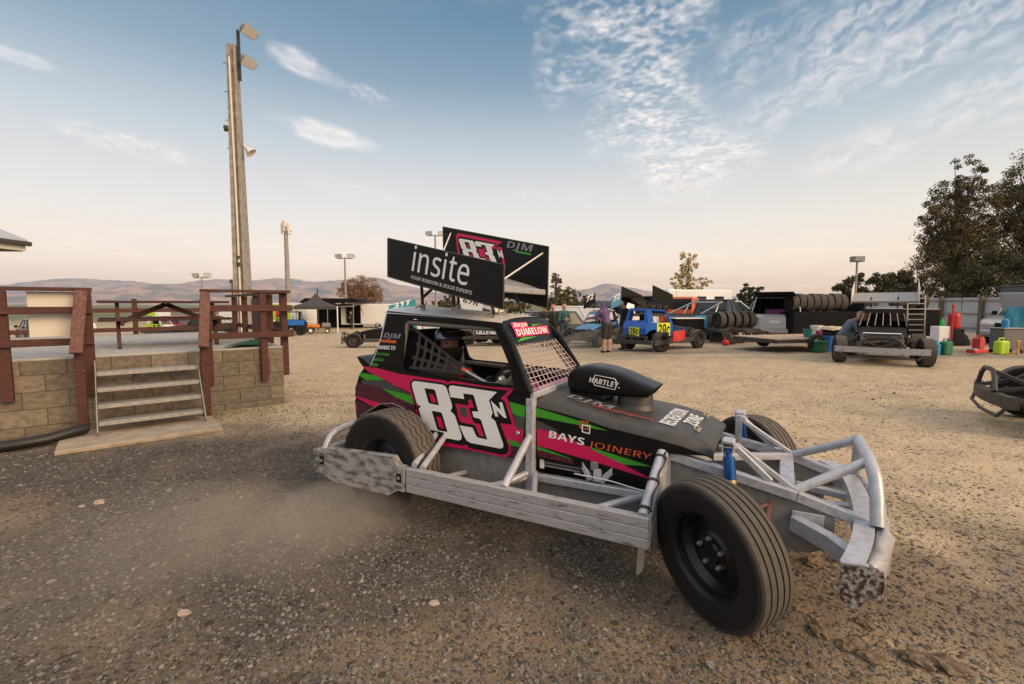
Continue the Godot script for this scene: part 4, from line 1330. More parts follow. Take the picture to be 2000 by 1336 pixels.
	# bonnet
	var st := [[-1.250, 0.882, 0.420], [-1.12, 0.868, 0.420], [-1.0, 0.852, 0.420], [-0.85, 0.826, 0.420], [-0.734, 0.803, 0.420], [-0.56, 0.785, 0.420], [-0.45, 0.772, 0.415], [-0.33, 0.750, 0.395], [-0.24, 0.722, 0.372], [-0.175, 0.690, 0.352], [-0.166, 0.672, 0.348]]
	rings = []
	for p in st:
		var row := PackedVector3Array()
		for j in 19:
			var t := lerpf(-1.0, 1.0, j / 18.0)
			var a := absf(t)
			var round_ := clampf((a - 0.80) / 0.20, 0.0, 1.0)
			var z: float = p[2] * signf(t) * (a / 0.80 * 0.90 if a < 0.80 else 0.90 + 0.10 * sin(round_ * PI * 0.5))
			row.append(Vector3(p[0], p[1] + 0.026 * (1.0 - a * a) - 0.042 * (1.0 - cos(round_ * PI * 0.5)), z))
		rings.append(row)
	b = MB.new()
	b.loft(rings, false, false, true)
	var bon := part(car, "bonnet", b, M.bonnet)
	for s in [1.0, -1.0]:
		b = MB.new()
		b.prism(pv([-1.25, 0.842, -1.12, 0.828, -1.0, 0.812, -0.85, 0.786, -0.734, 0.763, -0.56, 0.745, -0.45, 0.732, -0.45, 0.655, -0.50, 0.497, -0.56, 0.487, -1.225, 0.500, -1.25, 0.51]), Transform3D(Basis(Vector3(1, 0, 0), Vector3(0, 1, 0), Vector3(0, 0, s)), Vector3(0, 0, 0.408 * s)), 0.012)
		var bs := part(car, "bonnet_side", b, M.black)
		b = MB.new()
		var low := [[-0.45, 0.655, 0.415], [-0.33, 0.662, 0.395], [-0.24, 0.664, 0.372], [-0.175, 0.662, 0.352]]
		for i in 3:
			var p: Array = low[i]
			var q: Array = low[i + 1]
			var tp: float = st[6 + i][1] - 0.042
			var tq: float = st[7 + i][1] - 0.042
			b.quad(Vector3(p[0], p[1], p[2] * s), Vector3(q[0], q[1], q[2] * s), Vector3(q[0], maxf(tq, q[1]), q[2] * s), Vector3(p[0], tp, p[2] * s))
		part(bs, "nose_side", b, M.black)
		if s < 0.0:
			continue
		for d in [["h_green", M.green, 1], ["h_grey", M.dgrey, 1], ["h_pink", M.pink, 2], ["h_green2", M.green, 3], ["h_green3", M.green, 3], ["h_speckle", M.speckle, 1]]:
			decal(bs, "stripe", d[0], 0.420, d[1], 0.0008 * d[2])
		for d in [["BAYS", "bays", M.vinyl_white, "bold"], ["JOINERY", "joinery", M.orange, "plain"]]:
			var q := pv(LIV[d[1]])
			lettering(bs, "lettering", d[0], Vector3(q[0].x, q[0].y, 0.4245), Vector3(q[1].x - q[0].x, q[1].y - q[0].y, 0), Vector3(q[2].x - q[0].x, q[2].y - q[0].y, 0), d[2], d[3])
		for d in [["sq1", M.orange, 0.0], ["sq2", M.vinyl_white, 0.0006]]:
			var q := pv(LIV[d[0]])
			b = MB.new()
			for i in 4:
				var p0 := Vector3(q[i].x, q[i].y, 0.4243 + d[2])
				var p1 := Vector3(q[(i + 1) % 4].x, q[(i + 1) % 4].y, 0.4243 + d[2])
				var c := (p0 + p1 + Vector3(q[(i + 2) % 4].x, q[(i + 2) % 4].y, p0.z) + Vector3(q[(i + 3) % 4].x, q[(i + 3) % 4].y, p0.z)) / 4.0
				b.quad(p0, p1, p1.lerp(c, 0.28), p0.lerp(c, 0.28))
			part(bs, "logo", b, d[1])
	# print on the bonnet top
	var top := func(L: float, S: float) -> Vector3:
		var k := 0
		while k < st.size() - 2 and L > st[k + 1][0]:
			k += 1
		var f: float = clampf((L - st[k][0]) / (st[k + 1][0] - st[k][0]), 0.0, 1.0)
		var a: float = absf(S) / lerpf(st[k][2], st[k + 1][2], f) * 0.80 / 0.90
		return Vector3(L, lerpf(st[k][1], st[k + 1][1], f) + 0.026 * (1.0 - a * a) + 0.0045, S)
	var line := func(words: String, a: Vector2, bb: Vector2, c: Vector2, m: Material, style: String) -> void:
		var p: Vector3 = top.call(a.x, a.y)
		var q: Vector3 = top.call(bb.x, bb.y)
		var r: Vector3 = top.call(c.x, c.y)
		var lift := (q - p).cross(r - p).normalized() * 0.003
		lettering(bon, "lettering", words, p + lift, q - p, r - p, m, style)
	line.call("DJM", Vector2(-1.10, 0.27), Vector2(-0.80, 0.27), Vector2(-1.08, 0.17), M.letter_grey, "bold")
	line.call("Motorsport", Vector2(-0.90, 0.30), Vector2(-0.52, 0.28), Vector2(-0.90, 0.26), M.letter_red, "serif bold")
	line.call("RECREATION", Vector2(-0.395, 0.27), Vector2(-0.385, -0.16), Vector2(-0.485, 0.27), M.vinyl_white, "bold")
	line.call("ZONE", Vector2(-0.29, 0.14), Vector2(-0.285, -0.12), Vector2(-0.37, 0.14), M.vinyl_white, "bold")
	for z in [0.20, -0.19]:
		var g := group_part(car, "bonnet_catch")
		b = MB.new()
		var p: Vector3 = top.call(-0.275, z)
		b.lathe([Vector2(0.016, -0.004), Vector2(0.016, 0.004), Vector2(0.007, 0.006), Vector2(0.006, 0.03), Vector2(0.0, 0.032)], Transform3D(Basis(), p), 10)
		part(g, "catch_pin", b, M.nut)
		b = MB.new()
		b.tube([p + Vector3(-0.02, 0.018, 0.01), p + Vector3(0.0, 0.03, -0.014), p + Vector3(0.022, 0.018, 0.006), p + Vector3(0.0, 0.010, 0.02), p + Vector3(-0.02, 0.018, 0.01)], 0.004, 6)
		part(g, "catch_clip", b, M.brass)
	# air scoop
	var sc := group_part(car, "air_scoop")
	rings = []
	for p in [[-1.135, 0.93, 1.015, 0.128], [-1.12, 0.90, 1.05, 0.140], [-1.07, 0.890, 1.078, 0.145], [-0.98, 0.890, 1.092, 0.146], [-0.86, 0.892, 1.080, 0.145], [-0.74, 0.897, 1.046, 0.143], [-0.64, 0.902, 1.006, 0.141], [-0.570, 0.905, 0.976, 0.140]]:
		var row := PackedVector3Array()
		var yc: float = (p[1] + p[2]) * 0.5
		var hh: float = (p[2] - p[1]) * 0.5
		for j in 28:
			var a := TAU * j / 28.0
			var cx := signf(cos(a)) * pow(absf(cos(a)), 0.42)
			var cy := signf(sin(a)) * pow(absf(sin(a)), 0.42)
			row.append(Vector3(p[0] + (0.026 * cy if p[0] > -0.6 else 0.0), yc + hh * cy, p[3] * cx))
		rings.append(row)
	b = MB.new()
	b.loft(rings, true, false, true)
	var back: PackedVector3Array = rings[0]
	for j in 28:
		b.tri(Vector3(-1.14, 0.97, 0), back[j], back[(j + 1) % 28])
	var shell := part(sc, "scoop_shell", b, M.black)
	b = MB.new()
	var lip: PackedVector3Array = rings[7]
	var r1 := PackedVector3Array()
	var r2 := PackedVector3Array()
	for q in lip:
		var c := Vector3(-0.570, 0.9405, 0)
		r1.append(c + (q - c) * Vector3(1, 0.80, 0.93) + Vector3(0.001, 0, 0))
		r2.append(c + (q - c) * Vector3(1, 0.72, 0.88) + Vector3(-0.16, 0.01, 0))
	b.loft([lip, r1, r2], true, false, false)
	for j in 28:
		b.tri(Vector3(-0.74, 0.95, 0), r2[j], r2[(j + 1) % 28])
	part(sc, "scoop_mouth", b, M.dark)
	b = MB.new()
	b.lathe([Vector2(0.135, 0.80), Vector2(0.118, 0.845), Vector2(0.112, 0.91)], Transform3D(Basis(), Vector3(-0.70, 0, 0)), 28)
	part(sc, "scoop_neck", b, M.bonnet)
	b = MB.new()
	b.box(Vector3(-1.0, 0.885, 0), Vector3(0.26, 0.07, 0.25), Basis(), 0.02)
	part(sc, "scoop_base", b, M.black)
	var hq := pv(LIV["hartley"])
	lettering(shell, "lettering", "HARTLEY.", Vector3(hq[0].x, hq[0].y - 0.008, 0.1515), Vector3(hq[1].x - hq[0].x, hq[1].y - hq[0].y, 0), Vector3(0.008, 0.036, 0), M.vinyl_white, "bold")
	var hb := pv(LIV["hartley_box"])
	b = MB.new()
	var lp := []
	for q in hb:
		lp.append(Vector3(q.x, q.y, 0.1505))
	b.tube([lp[5].lerp(lp[4], 0.0) + Vector3(0, 0.018, 0), lp[0] - Vector3(0.004, 0.006, 0), lp[0], lp[1], lp[2], lp[2] - Vector3(-0.001, 0.012, 0)], 0.0028, 5)
	b.tube([lp[5], lp[4] - Vector3(0.004, 0, 0), lp[4], lp[3], lp[3] + Vector3(0.004, 0.014, 0)], 0.0028, 5)
	part(shell, "logo", b, M.vinyl_white)

func build_wing(car: Node3D) -> void:
	var b: MB
	var wing := group_part(car, "roof_wing")
	var near := pv([-2.426, 1.989, -1.425, 1.754, -1.431, 1.470, -2.434, 1.709])
	var far := pv([-2.694, 2.233, -1.589, 1.981, -1.596, 1.469, -2.690, 1.735])
	b = MB.new()
	b.prism(near, Transform3D(Basis(), Vector3(0, 0, 0.494)), 0.006)
	var np := part(wing, "wing_side_plate", b, M.black)
	b = MB.new()
	b.prism(far, Transform3D(Basis(), Vector3(0, 0, -0.506)), 0.006)
	var fp := part(wing, "wing_side_plate", b, M.black)
	for e in [[np, near, 0.497], [fp, far, -0.503]]:
		b = MB.new()
		var q: PackedVector2Array = e[1]
		for i in 4:
			b.tube([Vector3(q[i].x, q[i].y, e[2]), Vector3(q[(i + 1) % 4].x, q[(i + 1) % 4].y, e[2])], 0.0055, 6)
		part(e[0], "plate_edge", b, M.frame_dark)
	# foil between the plates
	var rings := []
	for i in 2:
		var s := -0.50 if i == 0 else 0.494
		var sh := -0.17 if i == 0 else 0.0
		var row := PackedVector3Array()
		for p in [[-1.455, 1.600], [-1.50, 1.632], [-1.62, 1.674], [-1.80, 1.724], [-2.05, 1.786], [-2.40, 1.868], [-2.40, 1.850], [-2.05, 1.752], [-1.80, 1.676], [-1.62, 1.616], [-1.50, 1.584]]:
			row.append(Vector3(p[0] + sh, p[1], s))
		rings.append(row)
	b = MB.new()
	b.loft(rings, true, false, false)
	part(wing, "wing_foil", b, M.grey_panel)
	b = MB.new()
	b.bar(Vector3(-1.452, 1.603, 0.49), Vector3(-1.622, 1.603, -0.50), 0.02, 0.045, Vector3.UP, 0.006)
	part(wing, "foil_nose", b, M.worn)
	# stays and roof struts
	for t in [[Vector3(-1.50, 1.66, 0.40), Vector3(-1.64, 1.93, -0.495)], [Vector3(-2.38, 1.87, -0.05), Vector3(-2.60, 2.165, -0.495)]]:
		b = MB.new()
		b.tube(t, 0.0065, 8)
		part(wing, "wing_stay", b, M.offwhite)
	for t in [[Vector3(-2.312, 1.455, 0.25), Vector3(-2.33, 1.80, 0.25)], [Vector3(-2.012, 1.445, 0.25), Vector3(-2.02, 1.74, 0.25)], [Vector3(-1.643, 1.392, 0.25), Vector3(-1.72, 1.66, 0.25)], [Vector3(-1.69, 1.388, -0.25), Vector3(-1.80, 1.69, -0.25)], [Vector3(-2.33, 1.45, -0.25), Vector3(-2.36, 1.82, -0.25)], [Vector3(-2.305, 1.56, 0.25), Vector3(-2.08, 1.715, 0.25)]]:
		b = MB.new()
		b.tube(t, 0.0125, 8)
		part(wing, "wing_strut", b, M.strut)
		b = MB.new()
		b.tube([t[0] - Vector3(0, 0.02, 0), t[0].lerp(t[1], 0.13)], 0.020, 8)
		if t[0].y < 1.5:
			part(wing, "strut_socket", b, M.worn)
	for q in [Vector3(-1.648, 1.425, 0.25), Vector3(-2.31, 1.475, 0.25)]:
		b = MB.new()
		b.tube([q + Vector3(-0.05, 0.0, 0.03), q + Vector3(-0.01, 0.012, 0.025), q + Vector3(0.03, 0.004, 0.02), q + Vector3(0.05, 0.05, 0.015)], 0.004, 6)
		part(wing, "strut_pin", b, M.rust)
	# lettering on the near plate
	for d in [["insite", "insite", "plain"], ["YOUR WINDOW & DOOR EXPERTS", "insite_sub", "plain"]]:
		var q := pv(LIV[d[1]])
		lettering(np, "lettering", d[0], Vector3(q[0].x, q[0].y, 0.5025), Vector3(q[1].x - q[0].x, q[1].y - q[0].y, 0) * 1.1, Vector3(q[2].x - q[0].x, q[2].y - q[0].y, 0) * 1.06, M.vinyl_white, d[2])
	# number on the inside of the far plate, drawn from the same cut vinyl
	var e0 := Vector2(-2.509, 2.113)
	var ex := Vector2(-2.120, 2.041) - e0
	var ey := Vector2(-2.495, 1.905) - e0
	decal(fp, "number_border", "wpink", -0.500, M.pink, 0.0015)
	for d in [["eight", M.vinyl_white, 3], ["three", M.vinyl_white, 3], ["letter_n", M.vinyl_white, 4], ["eight_hole", M.vinyl_black, 4], ["eight_hole2", M.vinyl_black, 4], ["eight_in", M.pink, 5], ["eight_in2", M.pink, 5], ["mid_pink", M.pink, 3]]:
		var out := []
		for p in pv(LIV[d[0]]):
			var u := (p.x + 2.247) / 0.746
			var v := (0.935 - p.y) / 0.398
			if d[0] == "letter_n":
				u += 0.13
				v = v * 1.25 - 0.02
			var r := e0 + ex * u + ey * v
			out.append(r.x)
			out.append(r.y)
		decal(fp, "number_digit", out, -0.500, d[1], 0.0009 * d[2])
	lettering(fp, "logo", "DJM", Vector3(-2.00, 1.985, -0.497), Vector3(0.245, -0.052, 0), Vector3(0.0, 0.075, 0), M.letter_grey, "bold", 0.2)
	b = MB.new()
	b.poly(pv([-1.90, 1.952, -1.75, 1.918, -1.752, 1.934, -1.90, 1.968]), Transform3D(Basis(), Vector3(0, 0, -0.497)))
	part(fp, "logo_bar", b, M.green)

func build_driver(car: Node3D) -> void:
	var b: MB
	# seat, cage and controls
	b = MB.new()
	b.loft([PackedVector3Array([Vector3(-2.18, 0.30, -0.12), Vector3(-2.18, 0.30, 0.36), Vector3(-1.75, 0.32, 0.36), Vector3(-1.75, 0.32, -0.12)]), PackedVector3Array([Vector3(-2.24, 0.80, -0.14), Vector3(-2.24, 0.80, 0.38), Vector3(-2.06, 0.80, 0.38), Vector3(-2.06, 0.80, -0.14)]), PackedVector3Array([Vector3(-2.27, 1.12, -0.10), Vector3(-2.27, 1.12, 0.34), Vector3(-2.17, 1.12, 0.34), Vector3(-2.17, 1.12, -0.10)]), PackedVector3Array([Vector3(-2.27, 1.30, -0.05), Vector3(-2.27, 1.30, 0.29), Vector3(-2.18, 1.30, 0.29), Vector3(-2.18, 1.30, -0.05)])], true, true, false)
	part(car, "seat", b, M.black_cloth).position = Vector3(-0.17, 0, 0)
	for t in [[[Vector3(-2.43, 0.30, -0.40), Vector3(-2.42, 0.95, -0.42), Vector3(-2.40, 1.36, -0.335)], 0.022, "cage_tube"], [[Vector3(-2.43, 0.30, 0.40), Vector3(-2.42, 0.95, 0.42), Vector3(-2.40, 1.36, 0.335)], 0.022, "cage_tube"], [[Vector3(-2.40, 1.36, -0.33), Vector3(-2.40, 1.36, 0.33)], 0.022, "cage_tube"], [[Vector3(-2.40, 1.35, 0.32), Vector3(-2.43, 0.55, -0.36)], 0.020, "cage_tube"], [[Vector3(-2.40, 1.36, -0.33), Vector3(-1.58, 1.33, -0.335), Vector3(-1.29, 0.90, -0.43)], 0.022, "cage_tube"], [[Vector3(-2.40, 1.36, 0.33), Vector3(-1.58, 1.33, 0.335), Vector3(-1.30, 0.90, 0.42)], 0.020, "cage_tube"], [[Vector3(-2.42, 0.97, -0.43), Vector3(-1.30, 0.93, -0.44)], 0.022, "cage_tube"], [[Vector3(-1.62, 0.81, 0.36), Vector3(-1.36, 1.09, 0.35)], 0.024, "cage_tube"]]:
		b = MB.new()
		b.tube(t[0], t[1], 10)
		part(car, t[2], b, M.inner_grey)
	b = MB.new()
	b.box(Vector3(-1.33, 0.885, 0), Vector3(0.10, 0.06, 0.82), Basis(), 0.01)
	part(car, "dashboard", b, M.pink_dash)
	b = MB.new()
	b.box(Vector3(-1.36, 0.93, 0.27), Vector3(0.10, 0.09, 0.16), Basis(), 0.02)
	part(car, "dash_pad", b, M.purple)
	b = MB.new()
	b.box(Vector3(-1.74, 0.90, -0.12), Vector3(0.14, 0.14, 0.12), Basis(), 0.01)
	part(car, "switch_box", b, M.inner_grey)
	var sw := group_part(car, "steering_wheel", Transform3D(Basis(Vector3(0, 0, 1), deg_to_rad(-28.0)), Vector3(-1.655, 0.925, 0.15)))
	b = MB.new()
	var rim := []
	for i in 25:
		var a := TAU * i / 24.0
		rim.append(Vector3(0, cos(a) * 0.145, sin(a) * 0.145))
	b.tube(rim, 0.014, 8, -1.0, false)
	part(sw, "wheel_ring", b, M.black_cloth)
	b = MB.new()
	b.bar(Vector3(0, 0, -0.15), Vector3(0, 0, 0.15), 0.006, 0.035, Vector3.UP, 0.002)
	b.box(Vector3(-0.02, 0, 0), Vector3(0.04, 0.08, 0.08), Basis(), 0.012)
	b.bar(Vector3(0, -0.15, 0), Vector3(0, 0, 0), 0.006, 0.03, Vector3(0, 0, 1), 0.002)
	part(sw, "spoke", b, M.nut)
	# window net
	var net := group_part(car, "window_net")
	var q := func(L: float, Y: float) -> Vector3: return Vector3(L, Y, 0.6975 - 0.25 * Y - 0.045)
	var rows := [[-2.38, 1.335, -1.80, 1.035], [-2.30, 1.20, -1.80, 1.030], [-2.32, 1.10, -1.80, 1.022], [-2.33, 1.02, -1.80, 1.014]]
	for r in rows:
		b = MB.new()
		b.bar(q.call(r[0], r[1]), q.call(r[2], r[3]), 0.004, 0.024, Vector3.UP, 0.001)
		part(net, "net_strap", b, M.net)
	for c in [[-2.27, 1.275, -2.285, 1.022], [-2.20, 1.238, -2.215, 1.020], [-2.13, 1.20, -2.15, 1.018], [-2.06, 1.166, -2.085, 1.017], [-1.98, 1.125, -2.005, 1.016]]:
		b = MB.new()
		b.bar(q.call(c[0], c[1]) + Vector3(0, 0, 0.003), q.call(c[0] * 0.5 + c[2] * 0.5 + 0.012, (c[1] + c[3]) * 0.5) + Vector3(0, 0, 0.003), 0.004, 0.024, Vector3(1, 0, 0), 0.001)
		b.bar(q.call(c[0] * 0.5 + c[2] * 0.5 + 0.012, (c[1] + c[3]) * 0.5) + Vector3(0, 0, 0.003), q.call(c[2], c[3]) + Vector3(0, 0, 0.003), 0.004, 0.024, Vector3(1, 0, 0), 0.001)
		part(net, "net_strap", b, M.net)
	b = MB.new()
	b.quad(q.call(-1.835, 1.060) + Vector3(0, 0, 0.006), q.call(-1.765, 1.035) + Vector3(0, 0, 0.006), q.call(-1.770, 1.012) + Vector3(0, 0, 0.006), q.call(-1.840, 1.036) + Vector3(0, 0, 0.006))
	part(net, "net_label", b, M.orange)
	b = MB.new()
	b.tube([q.call(-1.80, 1.03), q.call(-1.72, 1.0), q.call(-1.62, 0.965)], 0.012, 8)
	part(net, "net_buckle", b, M.nut)
	# the driver
	var d := thing("person", "race driver in black helmet and suit strapped into the race car numbered 83", "person", Vector3(1.432, 0, -2.781), -deg_to_rad(29.9))
	var bones := [[Vector3(-2.22, 0.42, 0.12), 0.15, Vector3(-2.25, 0.80, 0.12), 0.165], [Vector3(-2.25, 0.80, 0.12), 0.165, Vector3(-2.23, 1.0, 0.12), 0.10], [Vector3(-2.23, 1.0, 0.12), 0.07, Vector3(-2.19, 1.12, 0.12), 0.07],
		[Vector3(-2.23, 0.96, 0.30), 0.075, Vector3(-1.98, 0.80, 0.36), 0.058], [Vector3(-1.98, 0.80, 0.36), 0.055, Vector3(-1.73, 0.92, 0.29), 0.042], [Vector3(-2.23, 0.96, -0.06), 0.075, Vector3(-1.98, 0.80, -0.12), 0.058], [Vector3(-1.98, 0.80, -0.12), 0.055, Vector3(-1.73, 0.92, 0.0), 0.042],
		[Vector3(-2.15, 0.42, 0.22), 0.09, Vector3(-1.72, 0.54, 0.24), 0.07], [Vector3(-1.72, 0.54, 0.24), 0.065, Vector3(-1.40, 0.32, 0.22), 0.05], [Vector3(-2.15, 0.42, 0.02), 0.09, Vector3(-1.72, 0.54, 0.0), 0.07], [Vector3(-1.72, 0.54, 0.0), 0.065, Vector3(-1.40, 0.32, 0.02), 0.05]]
	var cols := []
	for i in bones.size():
		cols.append(Color(0.016, 0.016, 0.017))
	part(d, "body", flesh(bones, cols, 0.02), M.skin)
	b = MB.new()
	for hz in [0.29, 0.0]:
		for f in 4:
			var yb := 0.955 - f * 0.021
			b.tube([Vector3(-1.73, yb - 0.02, hz), Vector3(-1.685, yb, hz - 0.005), Vector3(-1.650, yb + 0.004, hz - 0.02), Vector3(-1.655, yb - 0.004, hz - 0.045)], 0.010, 7)
		b.tube([Vector3(-1.74, 0.935, hz), Vector3(-1.70, 0.972, hz - 0.02), Vector3(-1.672, 0.980, hz - 0.04)], 0.011, 7)
	part(d, "glove", b, M.suit)
	# face and helmet, turned towards the window
	var look := Transform3D(Basis(Vector3.UP, deg_to_rad(-38.0)), Vector3(-2.165, 1.195, 0.125))
	b = MB.new()
	b.tint(Color(0.24, 0.115, 0.075))
	var face := []
	for i in 9:
		var f := i / 8.0
		var row := PackedVector3Array()
		var r := 0.088 * sqrt(maxf(1.0 - pow(f * 2.0 - 1.0, 4.0), 0.02))
		for j in 14:
			var a := TAU * j / 14.0
			row.append(Vector3(0.018 + cos(a) * r * 1.05, -0.11 + f * 0.21, sin(a) * r * 0.86))
		face.append(row)
	b.loft(face, true, true, true)
	b.tube([Vector3(0.098, 0.005, 0), Vector3(0.122, -0.025, 0)], 0.012, 7, 0.016)
	for z in [-0.032, 0.032]:
		b.tint(Color(0.02, 0.015, 0.012))
		b.tube([Vector3(0.096, 0.008, z - 0.012), Vector3(0.101, 0.010, z), Vector3(0.094, 0.008, z + 0.012)], 0.006, 6)
	part(d, "head", b, M.skin).transform = look
	b = MB.new()
	var hel := []
	var hc := Vector3.ZERO
	for i in 15:
		var t := -0.80 + 1.80 * i / 14.0
		var row := PackedVector3Array()
		var k := sqrt(maxf(1.0 - t * t * (0.62 if t < 0 else 1.0), 0.0004))
		for j in 29:
			var a := deg_to_rad(lerpf(-180.0, 180.0, j / 28.0))
			var stretch := 1.16 if absf(a) < PI * 0.5 else 1.08
			var x := cos(a) * 0.128 * k * stretch
			var z := sin(a) * 0.122 * k
			if t < -0.15 and cos(a) > 0.0:
				x += 0.03 * smoothstep(-0.15, -0.5, t) * cos(a)
			row.append(hc + Vector3(x, t * 0.145, z))
		hel.append(row)
	# the eye port is left open between two rows at the front
	for i in 14:
		for j in 28:
			var a := lerpf(-180.0, 180.0, (j + 0.5) / 28.0)
			var port := absf(a) < 62.0 and i >= 5 and i < 8
			if port:
				continue
			var p0: Vector3 = hel[i][j]
			var p1: Vector3 = hel[i + 1][j]
			var p2: Vector3 = hel[i + 1][j + 1]
			var p3: Vector3 = hel[i][j + 1]
			b.quads(p0, p1, p2, p3, (p0 - hc).normalized(), (p1 - hc).normalized(), (p2 - hc).normalized(), (p3 - hc).normalized())
	var helmet := part(d, "helmet", b, M.helmet)
	helmet.transform = look
	b = MB.new()
	for j in range(-9, 9):
		var a0 := deg_to_rad(j * 6.6)
		var a1 := deg_to_rad((j + 1) * 6.6)
		var f := func(a: float, y: float, r: float) -> Vector3: return hc + Vector3(cos(a) * 0.152 * r, y, sin(a) * 0.130 * r)
		b.quad(f.call(a0, 0.045, 1.03), f.call(a1, 0.045, 1.03), f.call(a1, 0.100, 0.90), f.call(a0, 0.100, 0.90))
	part(helmet, "visor", b, M.visor)
	b = MB.new()
	b.quad(hc + Vector3(0.115, 0.105, -0.10), hc + Vector3(0.115, 0.105, 0.10), hc + Vector3(0.205, 0.060, 0.085), hc + Vector3(0.205, 0.060, -0.085))
	part(helmet, "peak", b, M.helmet)
	b = MB.new()
	b.bar(Vector3(-2.05, 1.05, 0.25), Vector3(-1.95, 0.985, 0.25), 0.006, 0.045, Vector3.UP, 0.002)
	b.bar(Vector3(-1.95, 0.985, 0.25), Vector3(-1.865, 1.02, 0.24), 0.006, 0.035, Vector3.UP, 0.002)
	b.bar(Vector3(-2.16, 1.03, 0.05), Vector3(-2.04, 0.80, 0.07), 0.006, 0.045, Vector3(1, 0, 0), 0.002)
	part(d, "harness", b, M.red_strap)

# ---------------------------------------------------------------- figures
func flesh(bones: Array, cols: Array, cell: float, k := 0.016) -> ArrayMesh:
	var lo := Vector3(1e9, 1e9, 1e9)
	var hi := -lo
	var pad := 3.0 * k + 2.0 * cell
	for b in bones:
		for e in [[b[0], b[1]], [b[2], b[3]]]:
			lo = lo.min(e[0] - Vector3.ONE * (e[1] + pad))
			hi = hi.max(e[0] + Vector3.ONE * (e[1] + pad))
	var nx := int(ceil((hi.x - lo.x) / cell)) + 1
	var ny := int(ceil((hi.y - lo.y) / cell)) + 1
	var nz := int(ceil((hi.z - lo.z) / cell)) + 1
	var f := PackedFloat32Array()
	f.resize(nx * ny * nz)
	f.fill(0.0)
	for b in bones:
		var A: Vector3 = b[0]
		var d: Vector3 = b[2] - b[0]
		var dd := maxf(d.length_squared(), 1e-9)
		var r := maxf(b[1], b[3]) + pad
		var c0 := ((A.min(b[2]) - Vector3.ONE * r) - lo) / cell
		var c1 := ((A.max(b[2]) + Vector3.ONE * r) - lo) / cell
		for z in range(maxi(0, int(c0.z)), mini(nz, int(c1.z) + 1)):
			for y in range(maxi(0, int(c0.y)), mini(ny, int(c1.y) + 1)):
				for x in range(maxi(0, int(c0.x)), mini(nx, int(c1.x) + 1)):
					var p := lo + Vector3(x, y, z) * cell
					var t := clampf((p - A).dot(d) / dd, 0.0, 1.0)
					var s: float = (p - A - d * t).length() - lerpf(b[1], b[3], t)
					f[(z * ny + y) * nx + x] += exp(-s / k)
	# field > 1 inside
	var id := PackedInt32Array()
	id.resize(nx * ny * nz)
	id.fill(-1)
	var v := PackedVector3Array()
	var nrm := PackedVector3Array()
	var cc := PackedColorArray()
	var offs := [Vector3(0, 0, 0), Vector3(1, 0, 0), Vector3(0, 1, 0), Vector3(1, 1, 0), Vector3(0, 0, 1), Vector3(1, 0, 1), Vector3(0, 1, 1), Vector3(1, 1, 1)]
	var step := [0, 1, nx, nx + 1, nx * ny, nx * ny + 1, nx * ny + nx, nx * ny + nx + 1]
	var edges := [[0, 1], [2, 3], [4, 5], [6, 7], [0, 2], [1, 3], [4, 6], [5, 7], [0, 4], [1, 5], [2, 6], [3, 7]]
	for z in nz - 1:
		for y in ny - 1:
			for x in nx - 1:
				var o := (z * ny + y) * nx + x
				var n_in := 0
				for i in 8:
					if f[o + step[i]] > 1.0:
						n_in += 1
				if n_in == 0 or n_in == 8:
					continue
				var sum := Vector3.ZERO
				var cnt := 0
				for e in edges:
					var fa := f[o + step[e[0]]]
					var fb := f[o + step[e[1]]]
					if (fa > 1.0) != (fb > 1.0):
						var la := log(maxf(fa, 1e-12))
						var lb := log(maxf(fb, 1e-12))
						sum += offs[e[0]].lerp(offs[e[1]], clampf(la / (la - lb), 0.05, 0.95))
						cnt += 1
				var p := lo + (Vector3(x, y, z) + sum / cnt) * cell
				var best := 1e9
				var bc := 0
				var g := Vector3.ZERO
				for i in bones.size():
					var b: Array = bones[i]
					var d: Vector3 = b[2] - b[0]
					var t := clampf((p - b[0]).dot(d) / maxf(d.length_squared(), 1e-9), 0.0, 1.0)
					var w: Vector3 = p - b[0] - d * t
					var s := w.length() - lerpf(b[1], b[3], t)
					if s < 0.1:
						g += w.normalized() * exp(-s / k)
					if s < best:
						best = s
						bc = i
				id[o] = v.size()
				v.append(p)
				nrm.append(g.normalized() if g.length() > 1e-9 else Vector3.UP)
				cc.append(cols[bc])
	var ix := PackedInt32Array()
	var ax := [1, nx, nx * ny]
	for z in range(1, nz - 1):
		for y in range(1, ny - 1):
			for x in range(1, nx - 1):
				var o := (z * ny + y) * nx + x
				var inside := f[o] > 1.0
				for a in 3:
					if inside == (f[o + ax[a]] > 1.0):
						continue
					var u: int = ax[(a + 1) % 3]
					var w: int = ax[(a + 2) % 3]
					var q := [id[o], id[o - u], id[o - u - w], id[o - w]]
					if q[0] < 0 or q[1] < 0 or q[2] < 0 or q[3] < 0:
						continue
					if inside:
						ix.append_array(PackedInt32Array([q[0], q[2], q[1], q[0], q[3], q[2]]))
					else:
						ix.append_array(PackedInt32Array([q[0], q[1], q[2], q[0], q[2], q[3]]))
	var arr := []
	arr.resize(Mesh.ARRAY_MAX)
	arr[Mesh.ARRAY_VERTEX] = v
	arr[Mesh.ARRAY_NORMAL] = nrm
	arr[Mesh.ARRAY_COLOR] = cc
	arr[Mesh.ARRAY_INDEX] = ix
	var m := ArrayMesh.new()
	m.add_surface_from_arrays(Mesh.PRIMITIVE_TRIANGLES, arr)
	return m

# ---------------------------------------------------------------- deck with steps and rails
func plank(parent: Node, called: String, a: Vector3, b: Vector3, w: float, h: float, m: Material, up := Vector3.UP) -> void:
	var k := MB.new()
	k.bar(a, b, w, h, up, 0.005)
	part(parent, called, k, m)

